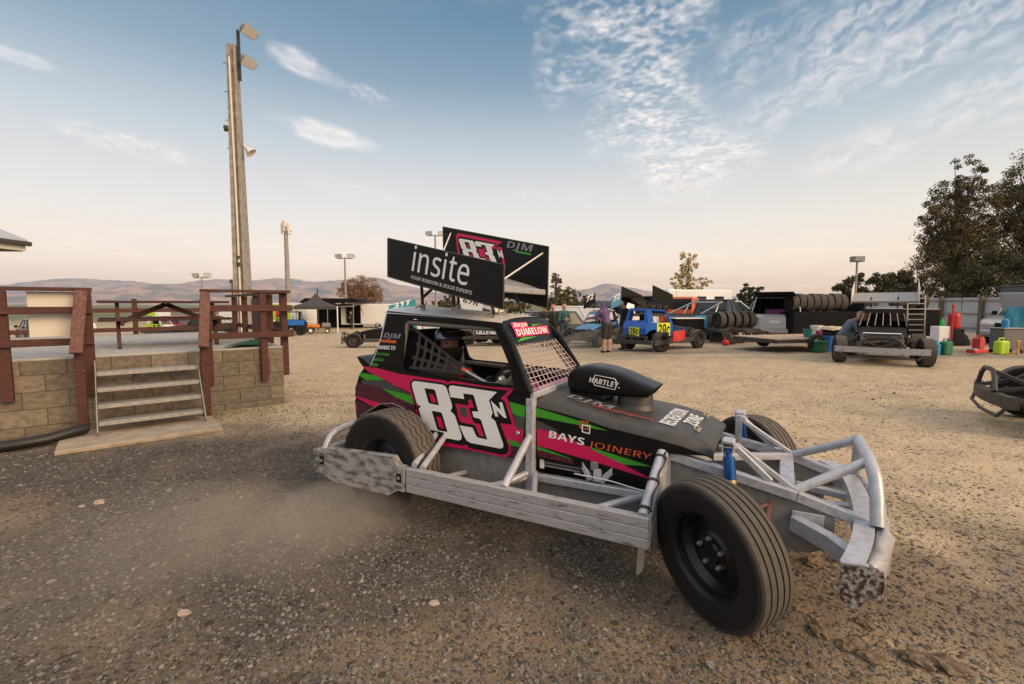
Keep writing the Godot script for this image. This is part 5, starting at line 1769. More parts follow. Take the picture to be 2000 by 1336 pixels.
func build_deck() -> void:
	var C := Vector3(-3.48, 0, -7.17)
	var T := deg_to_rad(40.0)
	var b: MB
	var deck := thing("concrete_deck", "raised concrete deck on a wall of stained grey blocks", "deck", C, T)
	b = MB.new()
	b.box(Vector3(-3.5, 0.32, -2.6), Vector3(6.98, 1.04, 5.18), Basis(), 0.0)
	part(deck, "wall_core", b, M.mortar)
	b = MB.new()
	b.box(Vector3(-3.5, 0.860, -2.6), Vector3(7.0, 0.030, 5.2), Basis(), 0.008)
	part(deck, "slab", b, M.concrete)
	var bm := MB.new()
	bm.box(Vector3.ZERO, Vector3(0.394, 0.194, 0.05), Basis(), 0.005)
	var full := bm.mesh()
	bm = MB.new()
	bm.box(Vector3.ZERO, Vector3(0.194, 0.194, 0.05), Basis(), 0.005)
	var half := bm.mesh()
	bm = MB.new()
	bm.box(Vector3.ZERO, Vector3(0.394, 0.162, 0.05), Basis(), 0.005)
	var cap := bm.mesh()
	var r := RandomNumberGenerator.new()
	r.seed = 8
	for row in 5:
		var y := 0.764 if row == 0 else 0.583 - 0.2 * (row - 1)
		var off := 0.0 if row % 2 == 0 else -0.2
		var x := -0.004
		if off != 0.0:
			var o := part(deck, "block", half, M["block%d" % r.randi_range(0, 3)])
			o.position = Vector3(x - 0.0945, y, -0.0205 + r.randf_range(-0.0015, 0.0015))
			x -= 0.2
		while x > -6.6:
			var o := part(deck, "block", cap if row == 0 else full, M["block%d" % r.randi_range(0, 3)])
			o.position = Vector3(x - 0.1945, y, -0.0205 + r.randf_range(-0.0015, 0.0015))
			x -= 0.4
		for i in 3:
			var o := part(deck, "block", cap if row == 0 else full, M["block%d" % r.randi_range(0, 3)])
			o.position = Vector3(-0.0205, y, -0.25 - i * 0.4 + off * 0.5)
			o.rotation.y = PI / 2
	# rails
	var rr := thing("timber_railing", "red-brown timber railing at the deck corner right of the steps", "railing", C, T)
	for p in [[-0.966, 0.05, 0.39, 1.668], [-0.272, 0.05, 0.38, 1.668], [0.048, -0.09, 0.42, 1.668], [0.048, -0.95, 0.85, 1.66], [0.048, -1.9, 0.85, 1.66], [0.048, -2.9, 0.85, 1.66], [0.048, -3.9, 0.85, 1.66]]:
		plank(rr, "post", Vector3(p[0], p[2], p[1]), Vector3(p[0], p[3], p[1]), 0.094, 0.094, M.wood, Vector3(0, 0, 1))
	plank(rr, "cap_rail", Vector3(-1.03, 1.689, 0.05), Vector3(0.11, 1.692, 0.05), 0.125, 0.042, M.wood)
	for y in [1.447, 1.064]:
		plank(rr, "rail", Vector3(-1.0, y, 0.120), Vector3(0.125, y, 0.120), 0.044, 0.088, M.wood)
		plank(rr, "rail", Vector3(0.118, y, 0.09), Vector3(0.118, y, -4.6), 0.044, 0.088, M.wood)
	plank(rr, "cap_rail", Vector3(0.048, 1.6885, -0.02), Vector3(0.048, 1.6885, -4.6), 0.12, 0.042, M.wood)
	for i in 3:
		plank(rr, "board", Vector3(-0.02, 0.95, -1.45 - i * 0.17), Vector3(-0.02, 1.60, -1.45 - i * 0.17), 0.03, 0.15, M.wood_worn, Vector3(0, 0, 1))
	for p in [[-0.966, 0.60], [-0.966, 0.46], [-0.272, 0.60], [-0.272, 0.46]]:
		b = MB.new()
		b.lathe([Vector2(0.0, 0.010), Vector2(0.012, 0.008), Vector2(0.014, 0.0)], Transform3D(Basis(Vector3(1, 0, 0), Vector3(0, 0, 1), Vector3(0, -1, 0)), Vector3(p[0], p[1], 0.0975)), 8)
		part(rr, "bolt", b, M.rust)
	var rl := thing("timber_railing", "red-brown timber railing left of the steps with a pale board behind it", "railing", C, T)
	for p in [[-2.90, 0.05, 0.41, 1.655], [-2.19, 0.05, 0.40, 1.655], [-3.8, 0.05, 0.41, 1.655], [-4.8, 0.05, 0.41, 1.655]]:
		plank(rl, "post", Vector3(p[0], p[2], p[1]), Vector3(p[0], p[3], p[1]), 0.100, 0.094, M.wood, Vector3(0, 0, 1))
	plank(rl, "cap_rail", Vector3(-5.6, 1.678, 0.05), Vector3(-2.13, 1.680, 0.05), 0.125, 0.042, M.wood)
	for y in [1.433, 1.064]:
		plank(rl, "rail", Vector3(-5.6, y, 0.120), Vector3(-2.14, y, 0.120), 0.044, 0.084, M.wood)
	var back := thing("timber_railing", "timber railing along the far edge of the deck behind the picnic table", "railing", C, T)
	for i in 6:
		plank(back, "post", Vector3(-0.4 - i * 1.2, 0.85, -5.05), Vector3(-0.4 - i * 1.2, 1.62, -5.05), 0.09, 0.09, M.wood, Vector3(0, 0, 1))
	for y in [0.98, 1.38]:
		plank(back, "rail", Vector3(-6.5, y, -4.98), Vector3(0.1, y, -4.98), 0.04, 0.085, M.wood)
	b = MB.new()
	b.box(Vector3(-2.468, 1.385, -0.02), Vector3(0.46, 0.53, 0.02), Basis(), 0.003)
	one("white_board", b, M.offwhite, "cream painted board fixed behind the left deck railing", "board").transform = Transform3D(Basis(Vector3.UP, T), C)
	# steps
	var st := thing("staircase", "steep steel steps with four open treads and timber handrails up to the deck", "stairs", C, T)
	for i in 4:
		b = MB.new()
		b.box(Vector3(-1.635, 0.70 - i * 0.175 - 0.012, 0.235 + i * 0.125), Vector3(1.0, 0.026, 0.20), Basis(), 0.004)
		b.box(Vector3(-1.635, 0.70 - i * 0.175 - 0.022, 0.335 + i * 0.125), Vector3(1.0, 0.046, 0.008), Basis(), 0.002)
		part(st, "tread", b, M.alu)
	for x in [-2.145, -1.125]:
		b = MB.new()
		b.bar(Vector3(x, 0.80, 0.17), Vector3(x, 0.05, 0.80), 0.012, 0.11, Vector3(0, 1, 0.9), 0.003)
		part(st, "stringer", b, M.alu)
	for e in [[-2.235, -2.290, -2.27], [-0.99, -1.085, -1.06]]:
		b = MB.new()
		b.bar(Vector3(e[0] + 0.01, 1.66, 0.13), Vector3(e[1], 0.955, 0.56), 0.115, 0.045, Vector3(0, 0.5, 0.85), 0.006)
		part(st, "handrail", b, M.wood_worn)
		b = MB.new()
		b.bar(Vector3(e[2], 0.02, 0.40), Vector3(e[2], 0.99, 0.40), 0.09, 0.085, Vector3(0, 0, 1), 0.005)
		part(st, "handrail_post", b, M.wood)
		b = MB.new()
		b.bar(Vector3(e[2] + 0.03, 1.32, 0.12), Vector3(e[2] + 0.03, 0.70, 0.42), 0.035, 0.09, Vector3(0, 0.5, 0.85), 0.005)
		part(st, "mid_rail", b, M.wood)
	b = MB.new()
	b.box(Vector3(-1.74, 0.012, 0.80), Vector3(1.46, 0.05, 0.90), Basis(), 0.01)
	one("paving_slab", b, M.pave, "tan slab laid on the gravel at the foot of the deck steps", "slab").transform = Transform3D(Basis(Vector3.UP, T), C)
	# picnic table
	var pt := thing("picnic_table", "red-brown timber picnic table standing on the deck", "table", C + Vector3(0, 0.875, 0), T)
	for i in 5:
		plank(pt, "top_board", Vector3(-2.12, 0.665, -1.15 - i * 0.155), Vector3(-0.50, 0.665, -1.15 - i * 0.155), 0.145, 0.035, M.wood_dark)
	for z in [-0.95, -1.10, -1.85, -2.0]:
		plank(pt, "seat_board", Vector3(-2.12, 0.405, z), Vector3(-0.50, 0.405, z), 0.14, 0.035, M.wood_dark)
	for x in [-1.90, -0.72]:
		for s in [-1.0, 1.0]:
			plank(pt, "leg", Vector3(x, 0.0, -1.46 + s * 0.52), Vector3(x, 0.64, -1.46 + s * 0.20), 0.045, 0.095, M.wood)
		plank(pt, "cross_beam", Vector3(x + 0.045, 0.37, -0.86), Vector3(x + 0.045, 0.37, -2.08), 0.04, 0.09, M.wood_dark)
		plank(pt, "brace", Vector3(x + (0.05 if x < -1.2 else -0.05), 0.37, -1.46), Vector3(-1.31, 0.63, -1.46), 0.06, 0.07, M.wood_dark)
	b = MB.new()
	var rows := []
	for i in 7:
		var row := PackedVector3Array()
		for j in 7:
			var u := i / 6.0
			var w := j / 6.0
			var x := lerpf(-0.78 + 0.55 * w, -0.12, u)
			row.append(Vector3(x, 0.885 + 0.035 * absf(sin(u * 5.0 + w * 3.0)) * (0.4 + u) + 0.01, lerpf(-0.06, -1.15, w)))
		rows.append(row)
	b.loft(rows, false, false, true)
	one("turf_mat", b, M.turf, "crumpled green artificial turf mat on the deck corner", "mat").transform = Transform3D(Basis(Vector3.UP, T), C)
	b = MB.new()
	b.tube([C + Vector3(-2.85, 0.06, 4.2).rotated(Vector3.UP, 0.0), Vector3(-5.55, 0.055, -4.55), Vector3(-5.15, 0.055, -4.78), Vector3(-4.95, 0.07, -4.95), Vector3(-4.85, 0.10, -5.12), Vector3(-4.80, 0.105, -5.25)], 0.055, 14)
	one("drain_pipe", b, M.cable, "black corrugated drain pipe lying below the deck wall", "pipe")

# ---------------------------------------------------------------- poles and clubhouse
func flood_head(parent: Node, o: Vector3, aim: Vector3, s: float) -> void:
	var z := aim.normalized()
	var x := Vector3.UP.cross(z).normalized()
	var q := Basis(x, z.cross(x), z)
	var b := MB.new()
	var rings := []
	for p in [[-0.30, 0.10, 0.06], [-0.26, 0.20, 0.13], [-0.12, 0.28, 0.17], [0.0, 0.31, 0.18]]:
		var row := PackedVector3Array()
		for j in 12:
			var a := TAU * (j + 0.5) / 12.0
			row.append(o + q * (Vector3(p[1] * clampf(cos(a) * 1.3, -1, 1), p[2] * clampf(sin(a) * 1.3, -1, 1), p[0]) * s))
		rings.append(row)
	b.loft(rings, true, true, true)
	var h := part(parent, "flood_lamp", b, M.grey_panel)
	b = MB.new()
	b.box(o + q * (Vector3(0, 0, 0.006) * s), Vector3(0.56, 0.32, 0.02) * s, q, 0.004)
	part(h, "lamp_glass", b, M.lamp_clear)

func light_pole(label: String, at: Vector3, h: float, r: float, heads: int, group := "floodlight poles round the yard") -> void:
	var t := thing("light_pole", label, "light pole", at, 0.0, group)
	var b := MB.new()
	b.tube([Vector3(0, -1.0, 0), Vector3(0, h * 0.5, 0), Vector3(0, h, 0)], r, 10, r * 0.6)
	part(t, "pole", b, M.pole)
	if heads == 1:
		b = MB.new()
		b.box(Vector3(0, h + 0.12, 0), Vector3(0.55, 0.28, 0.4), Basis(), 0.04)
		part(t, "lamp_box", b, M.grey_panel)
		return
	b = MB.new()
	b.bar(Vector3(-0.9, h - 0.15, 0), Vector3(0.9, h - 0.15, 0), 0.08, 0.08)
	part(t, "cross_arm", b, M.frame_dark)
	for i in heads:
		var x := lerpf(-0.8, 0.8, float(i) / (heads - 1))
		flood_head(t, Vector3(x, h + 0.12, 0.1), Vector3(0.35 * signf(x), -0.45, 1.0), 1.5)

func build_poles() -> void:
	var t := thing("light_pole", "tall tapered concrete floodlight pole rising behind the deck", "light pole", Vector3(-9.60, 0, -17.0), deg_to_rad(12.0))
	var b := MB.new()
	var H := 10.35
	var w0 := 0.255
	var w1 := 0.145
	var rings := []
	for f in [-0.05, 0.35, 0.7, 1.0]:
		var w := lerpf(w0, w1, f)
		var g := w * 0.42
		var row := PackedVector3Array()
		for p in [[-w, w], [-g, w], [-g * 0.8, w * 0.55], [g * 0.8, w * 0.55], [g, w], [w, w], [w, -w], [-w, -w]]:
			row.append(Vector3(p[0], H * f, p[1]))
		rings.append(row)
	b.loft(rings, true, true, false)
	part(t, "pole", b, M.pole)
	b = MB.new()
	b.tube([Vector3(-0.02, 0.0, 0.235), Vector3(-0.02, 4.5, 0.20), Vector3(-0.06, 9.9, 0.17)], 0.035, 8)
	part(t, "conduit", b, M.offwhite)
	b = MB.new()
	b.box(Vector3(-0.02, 2.9, 0.255), Vector3(0.09, 0.14, 0.04), Basis(), 0.005)
	b.box(Vector3(-0.02, 3.15, 0.25), Vector3(0.09, 0.10, 0.04), Basis(), 0.005)
	part(t, "conduit_box", b, M.frame_dark)
	for i in 4:
		b = MB.new()
		b.tube([Vector3(-0.13, 6.9 + i * 0.95, 0.02), Vector3(-0.30, 6.9 + i * 0.95, 0.02)], 0.012, 6)
		part(t, "climbing_peg", b, M.frame_dark)
	b = MB.new()
	b.bar(Vector3(0.22, 9.2, 0.05), Vector3(0.22, 10.85, 0.05), 0.09, 0.09, Vector3(0, 0, 1))
	b.bar(Vector3(0.0, 9.5, 0.05), Vector3(0.24, 9.5, 0.05), 0.07, 0.07)
	b.bar(Vector3(0.0, 10.1, 0.05), Vector3(0.24, 10.1, 0.05), 0.07, 0.07)
	part(t, "lamp_bracket", b, M.strut)
	flood_head(t, Vector3(0.62, 10.80, 0.10), Vector3(0.62, -0.75, 0.35), 1.0)
	flood_head(t, Vector3(0.56, 9.78, 0.10), Vector3(0.62, -0.75, 0.35), 0.95)
	b = MB.new()
	b.lathe([Vector2(0.04, -0.15), Vector2(0.06, 0.0), Vector2(0.16, 0.26), Vector2(0.20, 0.30), Vector2(0.15, 0.27), Vector2(0.0, 0.05)], Transform3D(Basis(Vector3(0, 0, 1), Vector3(0.62, -0.70, 0.35).normalized(), Vector3(0.7, 0.62, 0).normalized()), Vector3(0.32, 6.95, 0.05)), 16)
	part(t, "loudspeaker", b, M.offwhite)
	b = MB.new()
	b.lathe([Vector2(0.0, -0.12), Vector2(0.10, -0.1), Vector2(0.11, 0.1), Vector2(0.0, 0.12)], Transform3D(Basis(Vector3(0, 0, 1), Vector3(-1, 0, 0.3).normalized(), Vector3(0, 1, 0)), Vector3(-0.22, 7.55, 0.08)), 12)
	part(t, "camera_dome", b, M.frame_dark)
	light_pole("slim floodlight pole with two lamps behind the white trailer", Vector3(-20.95, 0, -60), 7.4, 0.16, 2)
	light_pole("floodlight pole with two lamps just above the roof wing", Vector3(-9.58, 0, -60), 10.2, 0.17, 2)
	light_pole("short pole with two lamps beyond the deck, left of the tall pole", Vector3(-39.0, 0, -60), 5.0, 0.14, 2)
	light_pole("slim pole with a single lamp box beside the dark hedge", Vector3(17.30, 0, -24), 3.65, 0.07, 1)
	t = thing("cell_tower", "slender pole topped with a cluster of phone antennas", "antenna pole", Vector3(-23.5, 0, -50))
	b = MB.new()
	b.tube([Vector3(0, -1.0, 0), Vector3(0, 4.5, 0), Vector3(0, 9.2, 0)], 0.27, 10, 0.19)
	part(t, "pole", b, M.pole)
	for i in 5:
		var a := TAU * i / 5.0 + 0.4
		b = MB.new()
		b.box(Vector3(cos(a) * 0.38, 9.35 + 0.25 * (i % 2), sin(a) * 0.38), Vector3(0.24, 1.1, 0.14), Basis(Vector3.UP, -a + PI / 2), 0.02)
		part(t, "antenna", b, M.offwhite)
	b = MB.new()
	b.bar(Vector3(-0.5, 9.1, 0), Vector3(0.6, 9.1, 0), 0.06, 0.06)
	b.bar(Vector3(0, 9.5, -0.5), Vector3(0, 9.5, 0.5), 0.06, 0.06)
	part(t, "antenna_frame", b, M.frame_dark)
	for p in [[-27.0, -46.0, 3.6], [-19.2, -47.0, 3.1]]:
		t = thing("utility_post", "thin dark post seen over the picnic table, %s" % ("with a round lamp" if p[0] < -20 else "plain and short"), "post", Vector3(p[0], 0, p[1]), 0.0, "thin posts beyond the deck")
		b = MB.new()
		b.tube([Vector3(0, -1.0, 0), Vector3(0, p[2], 0)], 0.06, 6)
		part(t, "pole", b, M.frame_dark)
		if p[0] < -20:
			b = MB.new()
			b.lathe([Vector2(0.0, -0.2), Vector2(0.22, -0.1), Vector2(0.2, 0.15), Vector2(0.0, 0.25)], Transform3D(Basis(), Vector3(0, p[2] + 0.1, 0)), 10)
			part(t, "lamp", b, M.frame_dark)
	# clubhouse at the left
	t = thing("clubhouse", "eave of a cream clubhouse with dark gutter at the left edge", "building")
	b = MB.new()
	b.prism(pv([-13.06, 3.13, -13.10, 3.24, -17.6, 5.12, -17.6, 5.0]), Transform3D(Basis(), Vector3(0, 0, -13.0)), 7.0)
	part(t, "roof", b, M.fence)
	b = MB.new()
	b.prism(pv([-13.25, 2.98, -13.25, 3.15, -17.6, 4.97, -17.6, 4.76]), Transform3D(Basis(), Vector3(0, 0, -13.03)), 0.03)
	part(t, "barge_board", b, M.offwhite)
	b = MB.new()
	b.box(Vector3(-13.05, 3.13, -9.5), Vector3(0.12, 0.12, 7.04), Basis(), 0.02)
	part(t, "gutter", b, M.frame_dark)
	b = MB.new()
	b.box(Vector3(-13.16, 3.03, -9.5), Vector3(0.05, 0.18, 6.94), Basis(), 0.005)
	part(t, "fascia", b, M.offwhite)
	b = MB.new()
	b.box(Vector3(-15.4, 2.94, -9.5), Vector3(4.4, 0.03, 6.9), Basis(), 0.0)
	part(t, "soffit", b, M.frame_dark)
	b = MB.new()
	b.box(Vector3(-17.0, 1.46, -9.5), Vector3(2.4, 2.92, 6.4), Basis(), 0.0)
	part(t, "wall", b, M.offwhite)
	for z in [-7.0]:
		b = MB.new()
		b.box(Vector3(-15.5, 1.475, z), Vector3(0.12, 2.94, 0.12), Basis(), 0.01)
		part(t, "veranda_post", b, M.offwhite)

# ---------------------------------------------------------------- hills and trees
func ridge(called: String, pts: Array, dist: float, depth: float, seed_: int, m: Material) -> void:
	var n1 := noise(0.0022, seed_, 5)
	var v := []
	var nx := 220
	for i in nx + 1:
		var u := lerpf(pts[0][0], pts[-1][0], float(i) / nx)
		var k := 0
		while k < pts.size() - 2 and u > pts[k + 1][0]:
			k += 1
		var f := smoothstep(0.0, 1.0, (u - pts[k][0]) / (pts[k + 1][0] - pts[k][0]))
		var top := lerpf(pts[k][1], pts[k + 1][1], f)
		var row := PackedVector3Array()
		for j in 15:
			var d := j / 14.0
			var x: float = u * (1.0 - d * depth / dist * 0.6)
			var z := -dist + d * depth
			var fall := pow(1.0 - d, 1.25)
			var y := top * fall
			var g := n1.get_noise_2d(x, z * 1.6)
			y += top * (g * 0.42 * sin(d * PI) + 0.05 * n1.get_noise_2d(u * 5.0, 0.0))
			row.append(Vector3(x, y if j < 14 else -3.0, z))
		v.append(row)
	var b := MB.new()
	b.loft(v, false, false, true)
	structure(called, b, m)

var leaf_m: StandardMaterial3D

func leaves(b: MB, o: Vector3, rad: Vector3, n: int, size: float, cols: Array, r: RandomNumberGenerator) -> void:
	for i in n:
		var d := Vector3(r.randfn(), r.randfn(), r.randfn()).normalized()
		var p := o + d * rad * pow(r.randf(), 0.4)
		var x := Vector3(r.randfn(), r.randfn(), r.randfn()).normalized()
		var y := x.cross(Vector3(r.randfn(), r.randfn(), r.randfn())).normalized()
		var s := size * r.randf_range(0.6, 1.3)
		var k: Color = cols[r.randi() % cols.size()]
		b.tint(k * r.randf_range(0.75, 1.25))
		b.tri(p - x * s * 0.5, p + y * s * 0.42, p + x * s * 0.5)
		b.tri(p - x * s * 0.5, p + x * s * 0.5, p - y * s * 0.42)

# lumps: [offset, radii] of the crown; clumps of leaves hang on limbs inside them
func tree(called: String, label: String, at: Vector3, trunk_h: float, trunk_r: float, lumps: Array, clumps: int, per: int, size: float, cols: Array, seed_: int, group := "", bark := Color(0.06, 0.05, 0.04)) -> void:
	var r := RandomNumberGenerator.new()
	r.seed = seed_
	var t := thing(called, label, "tree", at, 0.0, group)
	var wood := MB.new()
	wood.tint(bark)
	var top := Vector3(r.randf_range(-0.2, 0.2), trunk_h, r.randf_range(-0.2, 0.2))
	wood.tube([Vector3(0, -1.0, 0), top * Vector3(0.6, 0.5, 0.6), top], trunk_r, 8, trunk_r * 0.45)
	var fol := MB.new()
	var vol := 0.0
	for l in lumps:
		vol += l[1].x * l[1].y * l[1].z
	for l in lumps:
		var n := maxi(2, int(clumps * l[1].x * l[1].y * l[1].z / vol))
		for i in n:
			var d := Vector3(r.randfn(), r.randfn(), r.randfn()).normalized()
			var p: Vector3 = l[0] + d * l[1] * pow(r.randf(), 0.33)
			var base := Vector3(top.x, clampf(p.y * r.randf_range(0.35, 0.7), trunk_h * 0.3, trunk_h), top.z)
			if i % 3 == 0:
				wood.tube([base, base.lerp(p, 0.5) + Vector3(0, 0.06 * trunk_h, 0) * r.randf(), p], trunk_r * 0.16, 5, 0.012)
			var cr: float = minf(l[1].x, l[1].y) * r.randf_range(0.13, 0.27)
			leaves(fol, p, Vector3(cr, cr * 0.75, cr), per, size, cols, r)
	part(t, "trunk", wood, M.bark)
	part(t, "crown", fol, leaf_m)

func build_nature() -> void:
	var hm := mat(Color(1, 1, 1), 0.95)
	tri_tex(hm, noise_tex(512, 0.012, 90, [[0.0, lin(0.07, 0.09, 0.10)], [0.40, lin(0.11, 0.125, 0.13)], [0.58, lin(0.34, 0.22, 0.16)], [1.0, lin(0.52, 0.33, 0.24)]], 5), 0.0006, true)  # pink-tan and blue-grey patches paint sunlit and shaded slopes into the colour
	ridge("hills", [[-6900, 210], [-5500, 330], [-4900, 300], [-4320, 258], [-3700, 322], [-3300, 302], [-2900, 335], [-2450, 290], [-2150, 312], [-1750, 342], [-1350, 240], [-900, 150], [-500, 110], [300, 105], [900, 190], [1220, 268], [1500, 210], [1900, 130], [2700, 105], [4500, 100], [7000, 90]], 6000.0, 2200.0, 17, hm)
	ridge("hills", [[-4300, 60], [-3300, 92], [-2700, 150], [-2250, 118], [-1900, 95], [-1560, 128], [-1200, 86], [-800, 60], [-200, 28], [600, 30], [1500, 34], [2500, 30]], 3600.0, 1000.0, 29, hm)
	leaf_m = mat(Color(1, 1, 1), 0.8)
	leaf_m.vertex_color_use_as_albedo = true
	leaf_m.backlight_enabled = true
	leaf_m.backlight = Color(0.45, 0.42, 0.2)
	M.bark = mat(Color(1, 1, 1), 0.9)
	M.bark.vertex_color_use_as_albedo = true
	var dark := [Color(0.040, 0.048, 0.016), Color(0.055, 0.056, 0.018), Color(0.032, 0.038, 0.014), Color(0.085, 0.070, 0.022)]
	var warm := [Color(0.10, 0.092, 0.030), Color(0.15, 0.115, 0.036), Color(0.075, 0.073, 0.025), Color(0.20, 0.125, 0.04)]
	var gold := [Color(0.52, 0.37, 0.10), Color(0.38, 0.29, 0.085), Color(0.62, 0.43, 0.14), Color(0.27, 0.23, 0.07)]
	var rust := [Color(0.22, 0.125, 0.065), Color(0.28, 0.165, 0.09), Color(0.16, 0.09, 0.05)]
	var green := [Color(0.045, 0.075, 0.02), Color(0.06, 0.085, 0.025), Color(0.035, 0.055, 0.016)]
	# the tall trees beyond the fence
	tree("broadleaf_tree", "tall upright leafy tree beyond the fence with sky showing through it", Vector3(29.6, 0, -32), 8.5, 0.28, [[Vector3(0, 4.2, 0), Vector3(2.6, 3.0, 2.2)], [Vector3(0.1, 7.2, 0), Vector3(2.1, 2.8, 1.9)], [Vector3(0.4, 9.4, 0), Vector3(1.15, 2.1, 1.2)], [Vector3(-1.5, 6.6, 0.3), Vector3(1.2, 2.2, 1.2)]], 560, 92, 0.098, warm + warm + dark, 1, "trees beyond the fence")
	tree("broadleaf_tree", "taller leafy tree cut by the right edge of the view", Vector3(34.3, 0, -31.5), 9.5, 0.3, [[Vector3(0, 5.0, 0), Vector3(3.0, 3.4, 2.4)], [Vector3(0.6, 8.8, 0), Vector3(2.6, 3.1, 2.2)], [Vector3(-1.6, 7.6, 0), Vector3(1.5, 2.6, 1.4)], [Vector3(1.9, 10.4, 0), Vector3(1.4, 2.2, 1.3)]], 600, 92, 0.098, warm + warm + dark, 2, "trees beyond the fence")
	tree("broadleaf_tree", "low dense dark tree filling the gap above the metal fence", Vector3(31.0, 0, -29.5), 3.4, 0.2, [[Vector3(-0.6, 2.9, 0), Vector3(3.0, 2.2, 1.6)], [Vector3(3.4, 3.0, 0), Vector3(2.6, 2.4, 1.6)], [Vector3(-3.0, 1.9, 0), Vector3(1.6, 1.4, 1.2)], [Vector3(6.2, 3.1, 0.5), Vector3(2.0, 2.4, 1.6)]], 420, 90, 0.12, dark, 3, "trees beyond the fence")
	tree("macrocarpa", "broad dark evergreen with a flat domed top behind the slim lamp pole", Vector3(35.2, 0, -46), 2.6, 0.3, [[Vector3(0, 2.9, 0), Vector3(4.2, 1.6, 2.0)], [Vector3(-2.6, 2.3, 0.4), Vector3(2.0, 1.2, 1.4)], [Vector3(2.8, 3.2, 0), Vector3(2.6, 1.5, 1.6)]], 260, 90, 0.17, dark, 4)
	tree("golden_tree", "sparse golden autumn tree standing alone on the horizon", Vector3(27.6, 0, -75), 8.5, 0.2, [[Vector3(0.1, 7.9, 0), Vector3(1.6, 2.1, 1.4)], [Vector3(-0.7, 5.4, 0), Vector3(1.9, 1.6, 1.5)], [Vector3(2.4, 5.0, 0), Vector3(1.6, 1.1, 1.2)], [Vector3(-1.3, 3.2, 0), Vector3(1.8, 1.3, 1.3)], [Vector3(0.8, 3.6, 0), Vector3(1.8, 1.4, 1.3)]], 200, 40, 0.18, gold, 5)
	tree("rusty_tree", "round rust-brown half-bare tree behind the white trailer", Vector3(-19.7, 0, -62), 3.6, 0.22, [[Vector3(0, 3.0, 0), Vector3(2.9, 2.3, 2.2)], [Vector3(-1.1, 3.4, 0), Vector3(1.6, 1.6, 1.4)], [Vector3(1.5, 2.6, 0.3), Vector3(1.7, 1.5, 1.4)]], 300, 46, 0.13, rust, 6, "", Color(0.13, 0.09, 0.065))
	tree("round_tree", "round dark tree on the skyline above the silver wagon", Vector3(46, 0, -92), 3.4, 0.25, [[Vector3(0, 3.5, 0), Vector3(2.6, 2.0, 2.0)], [Vector3(-1.4, 2.4, 0), Vector3(1.8, 1.3, 1.4)], [Vector3(1.6, 2.4, 0), Vector3(1.7, 1.4, 1.4)]], 90, 50, 0.36, dark, 7)
	tree("round_tree", "olive round-topped tree right of the big roof wing", Vector3(7.7, 0, -70), 2.8, 0.25, [[Vector3(0, 2.3, 0), Vector3(1.9, 1.9, 1.6)], [Vector3(-1.1, 1.8, 0), Vector3(1.2, 1.3, 1.2)]], 80, 50, 0.26, warm, 8)
	tree("conifer", "small pointed green conifer beside the edge of the roof wing", Vector3(5.6, 0, -66), 2.2, 0.18, [[Vector3(0, 1.1, 0), Vector3(1.1, 1.1, 1.0)], [Vector3(0, 2.1, 0), Vector3(0.7, 1.0, 0.7)], [Vector3(0, 2.8, 0), Vector3(0.35, 0.6, 0.35)]], 70, 45, 0.2, green, 9)
	tree("gum_tree", "thin dark tree peeping out behind the right wing plate", Vector3(5.3, 0, -58), 5.2, 0.16, [[Vector3(0, 4.3, 0), Vector3(0.7, 1.1, 0.7)], [Vector3(0.4, 3.3, 0), Vector3(0.6, 0.6, 0.6)]], 40, 40, 0.19, warm, 10)
	tree("spruce", "dark spiky conifer left of the number 72 wing", Vector3(13.0, 0, -96), 3.2, 0.2, [[Vector3(0, 1.6, 0), Vector3(1.3, 1.4, 1.2)], [Vector3(0.2, 3.0, 0), Vector3(0.7, 1.2, 0.7)], [Vector3(1.7, 2.2, 0), Vector3(0.9, 1.6, 0.9)]], 70, 40, 0.3, dark, 11)
	var b := MB.new()
	var r := RandomNumberGenerator.new()
	r.seed = 71
	for i in 150:
		leaves(b, Vector3(r.randf_range(-4.2, 4.2), r.randf_range(0.2, 1.95), r.randf_range(-0.5, 0.5)), Vector3(0.35, 0.25, 0.3), 46, 0.22, green, r)
	var hd := thing("clipped_hedge", "long flat-topped green hedge under the distant peak", "hedge", Vector3(17.5, 0, -80))
	part(hd, "foliage", b, leaf_m)
	# far shelter trees along the horizon, one by one
	var far := [[-46, -84, 2.6, 4.0], [-37, -88, 2.2, 3.4], [-30, -82, 2.0, 2.6], [-13, -95, 3.0, 4.6], [-7.5, -88, 3.4, 3.6], [-3.5, -85, 3.8, 3.0], [0.6, -84, 3.4, 3.4], [23.0, -104, 2.2, 4.2], [35.0, -104, 2.6, 4.4], [41.0, -110, 3.0, 4.0], [53.0, -108, 2.4, 5.0], [61.0, -104, 2.9, 4.2], [69.0, -100, 2.5, 4.0]]
	var where := ["far left, beyond the clubhouse", "left, above the picnic table", "left, under the blue slope", "left of the race car's rear pillar", "behind the left roof strut", "between the roof struts", "behind the middle of the roof wing", "behind the golden tree, left side", "right of the golden tree", "left of the round skyline tree", "just right of the round skyline tree", "above the tyre rack, left end", "above the tyre rack, right end"]
	for i in far.size():
		var f: Array = far[i]
		tree("shelter_tree", "low dark shelter tree on the horizon, " + where[i], Vector3(f[0], 0, f[1]), f[2] * 0.8, 0.15, [[Vector3(0, f[2] * 0.55, 0), Vector3(f[3] * 0.6, f[2] * 0.6, 1.4)], [Vector3(f[3] * 0.45, f[2] * 0.4, 0), Vector3(f[3] * 0.5, f[2] * 0.45, 1.2)], [Vector3(-f[3] * 0.45, f[2] * 0.42, 0), Vector3(f[3] * 0.5, f[2] * 0.42, 1.2)]], 64, 44, 0.34, dark if i % 3 else warm, 100 + i, "shelter trees along the horizon")

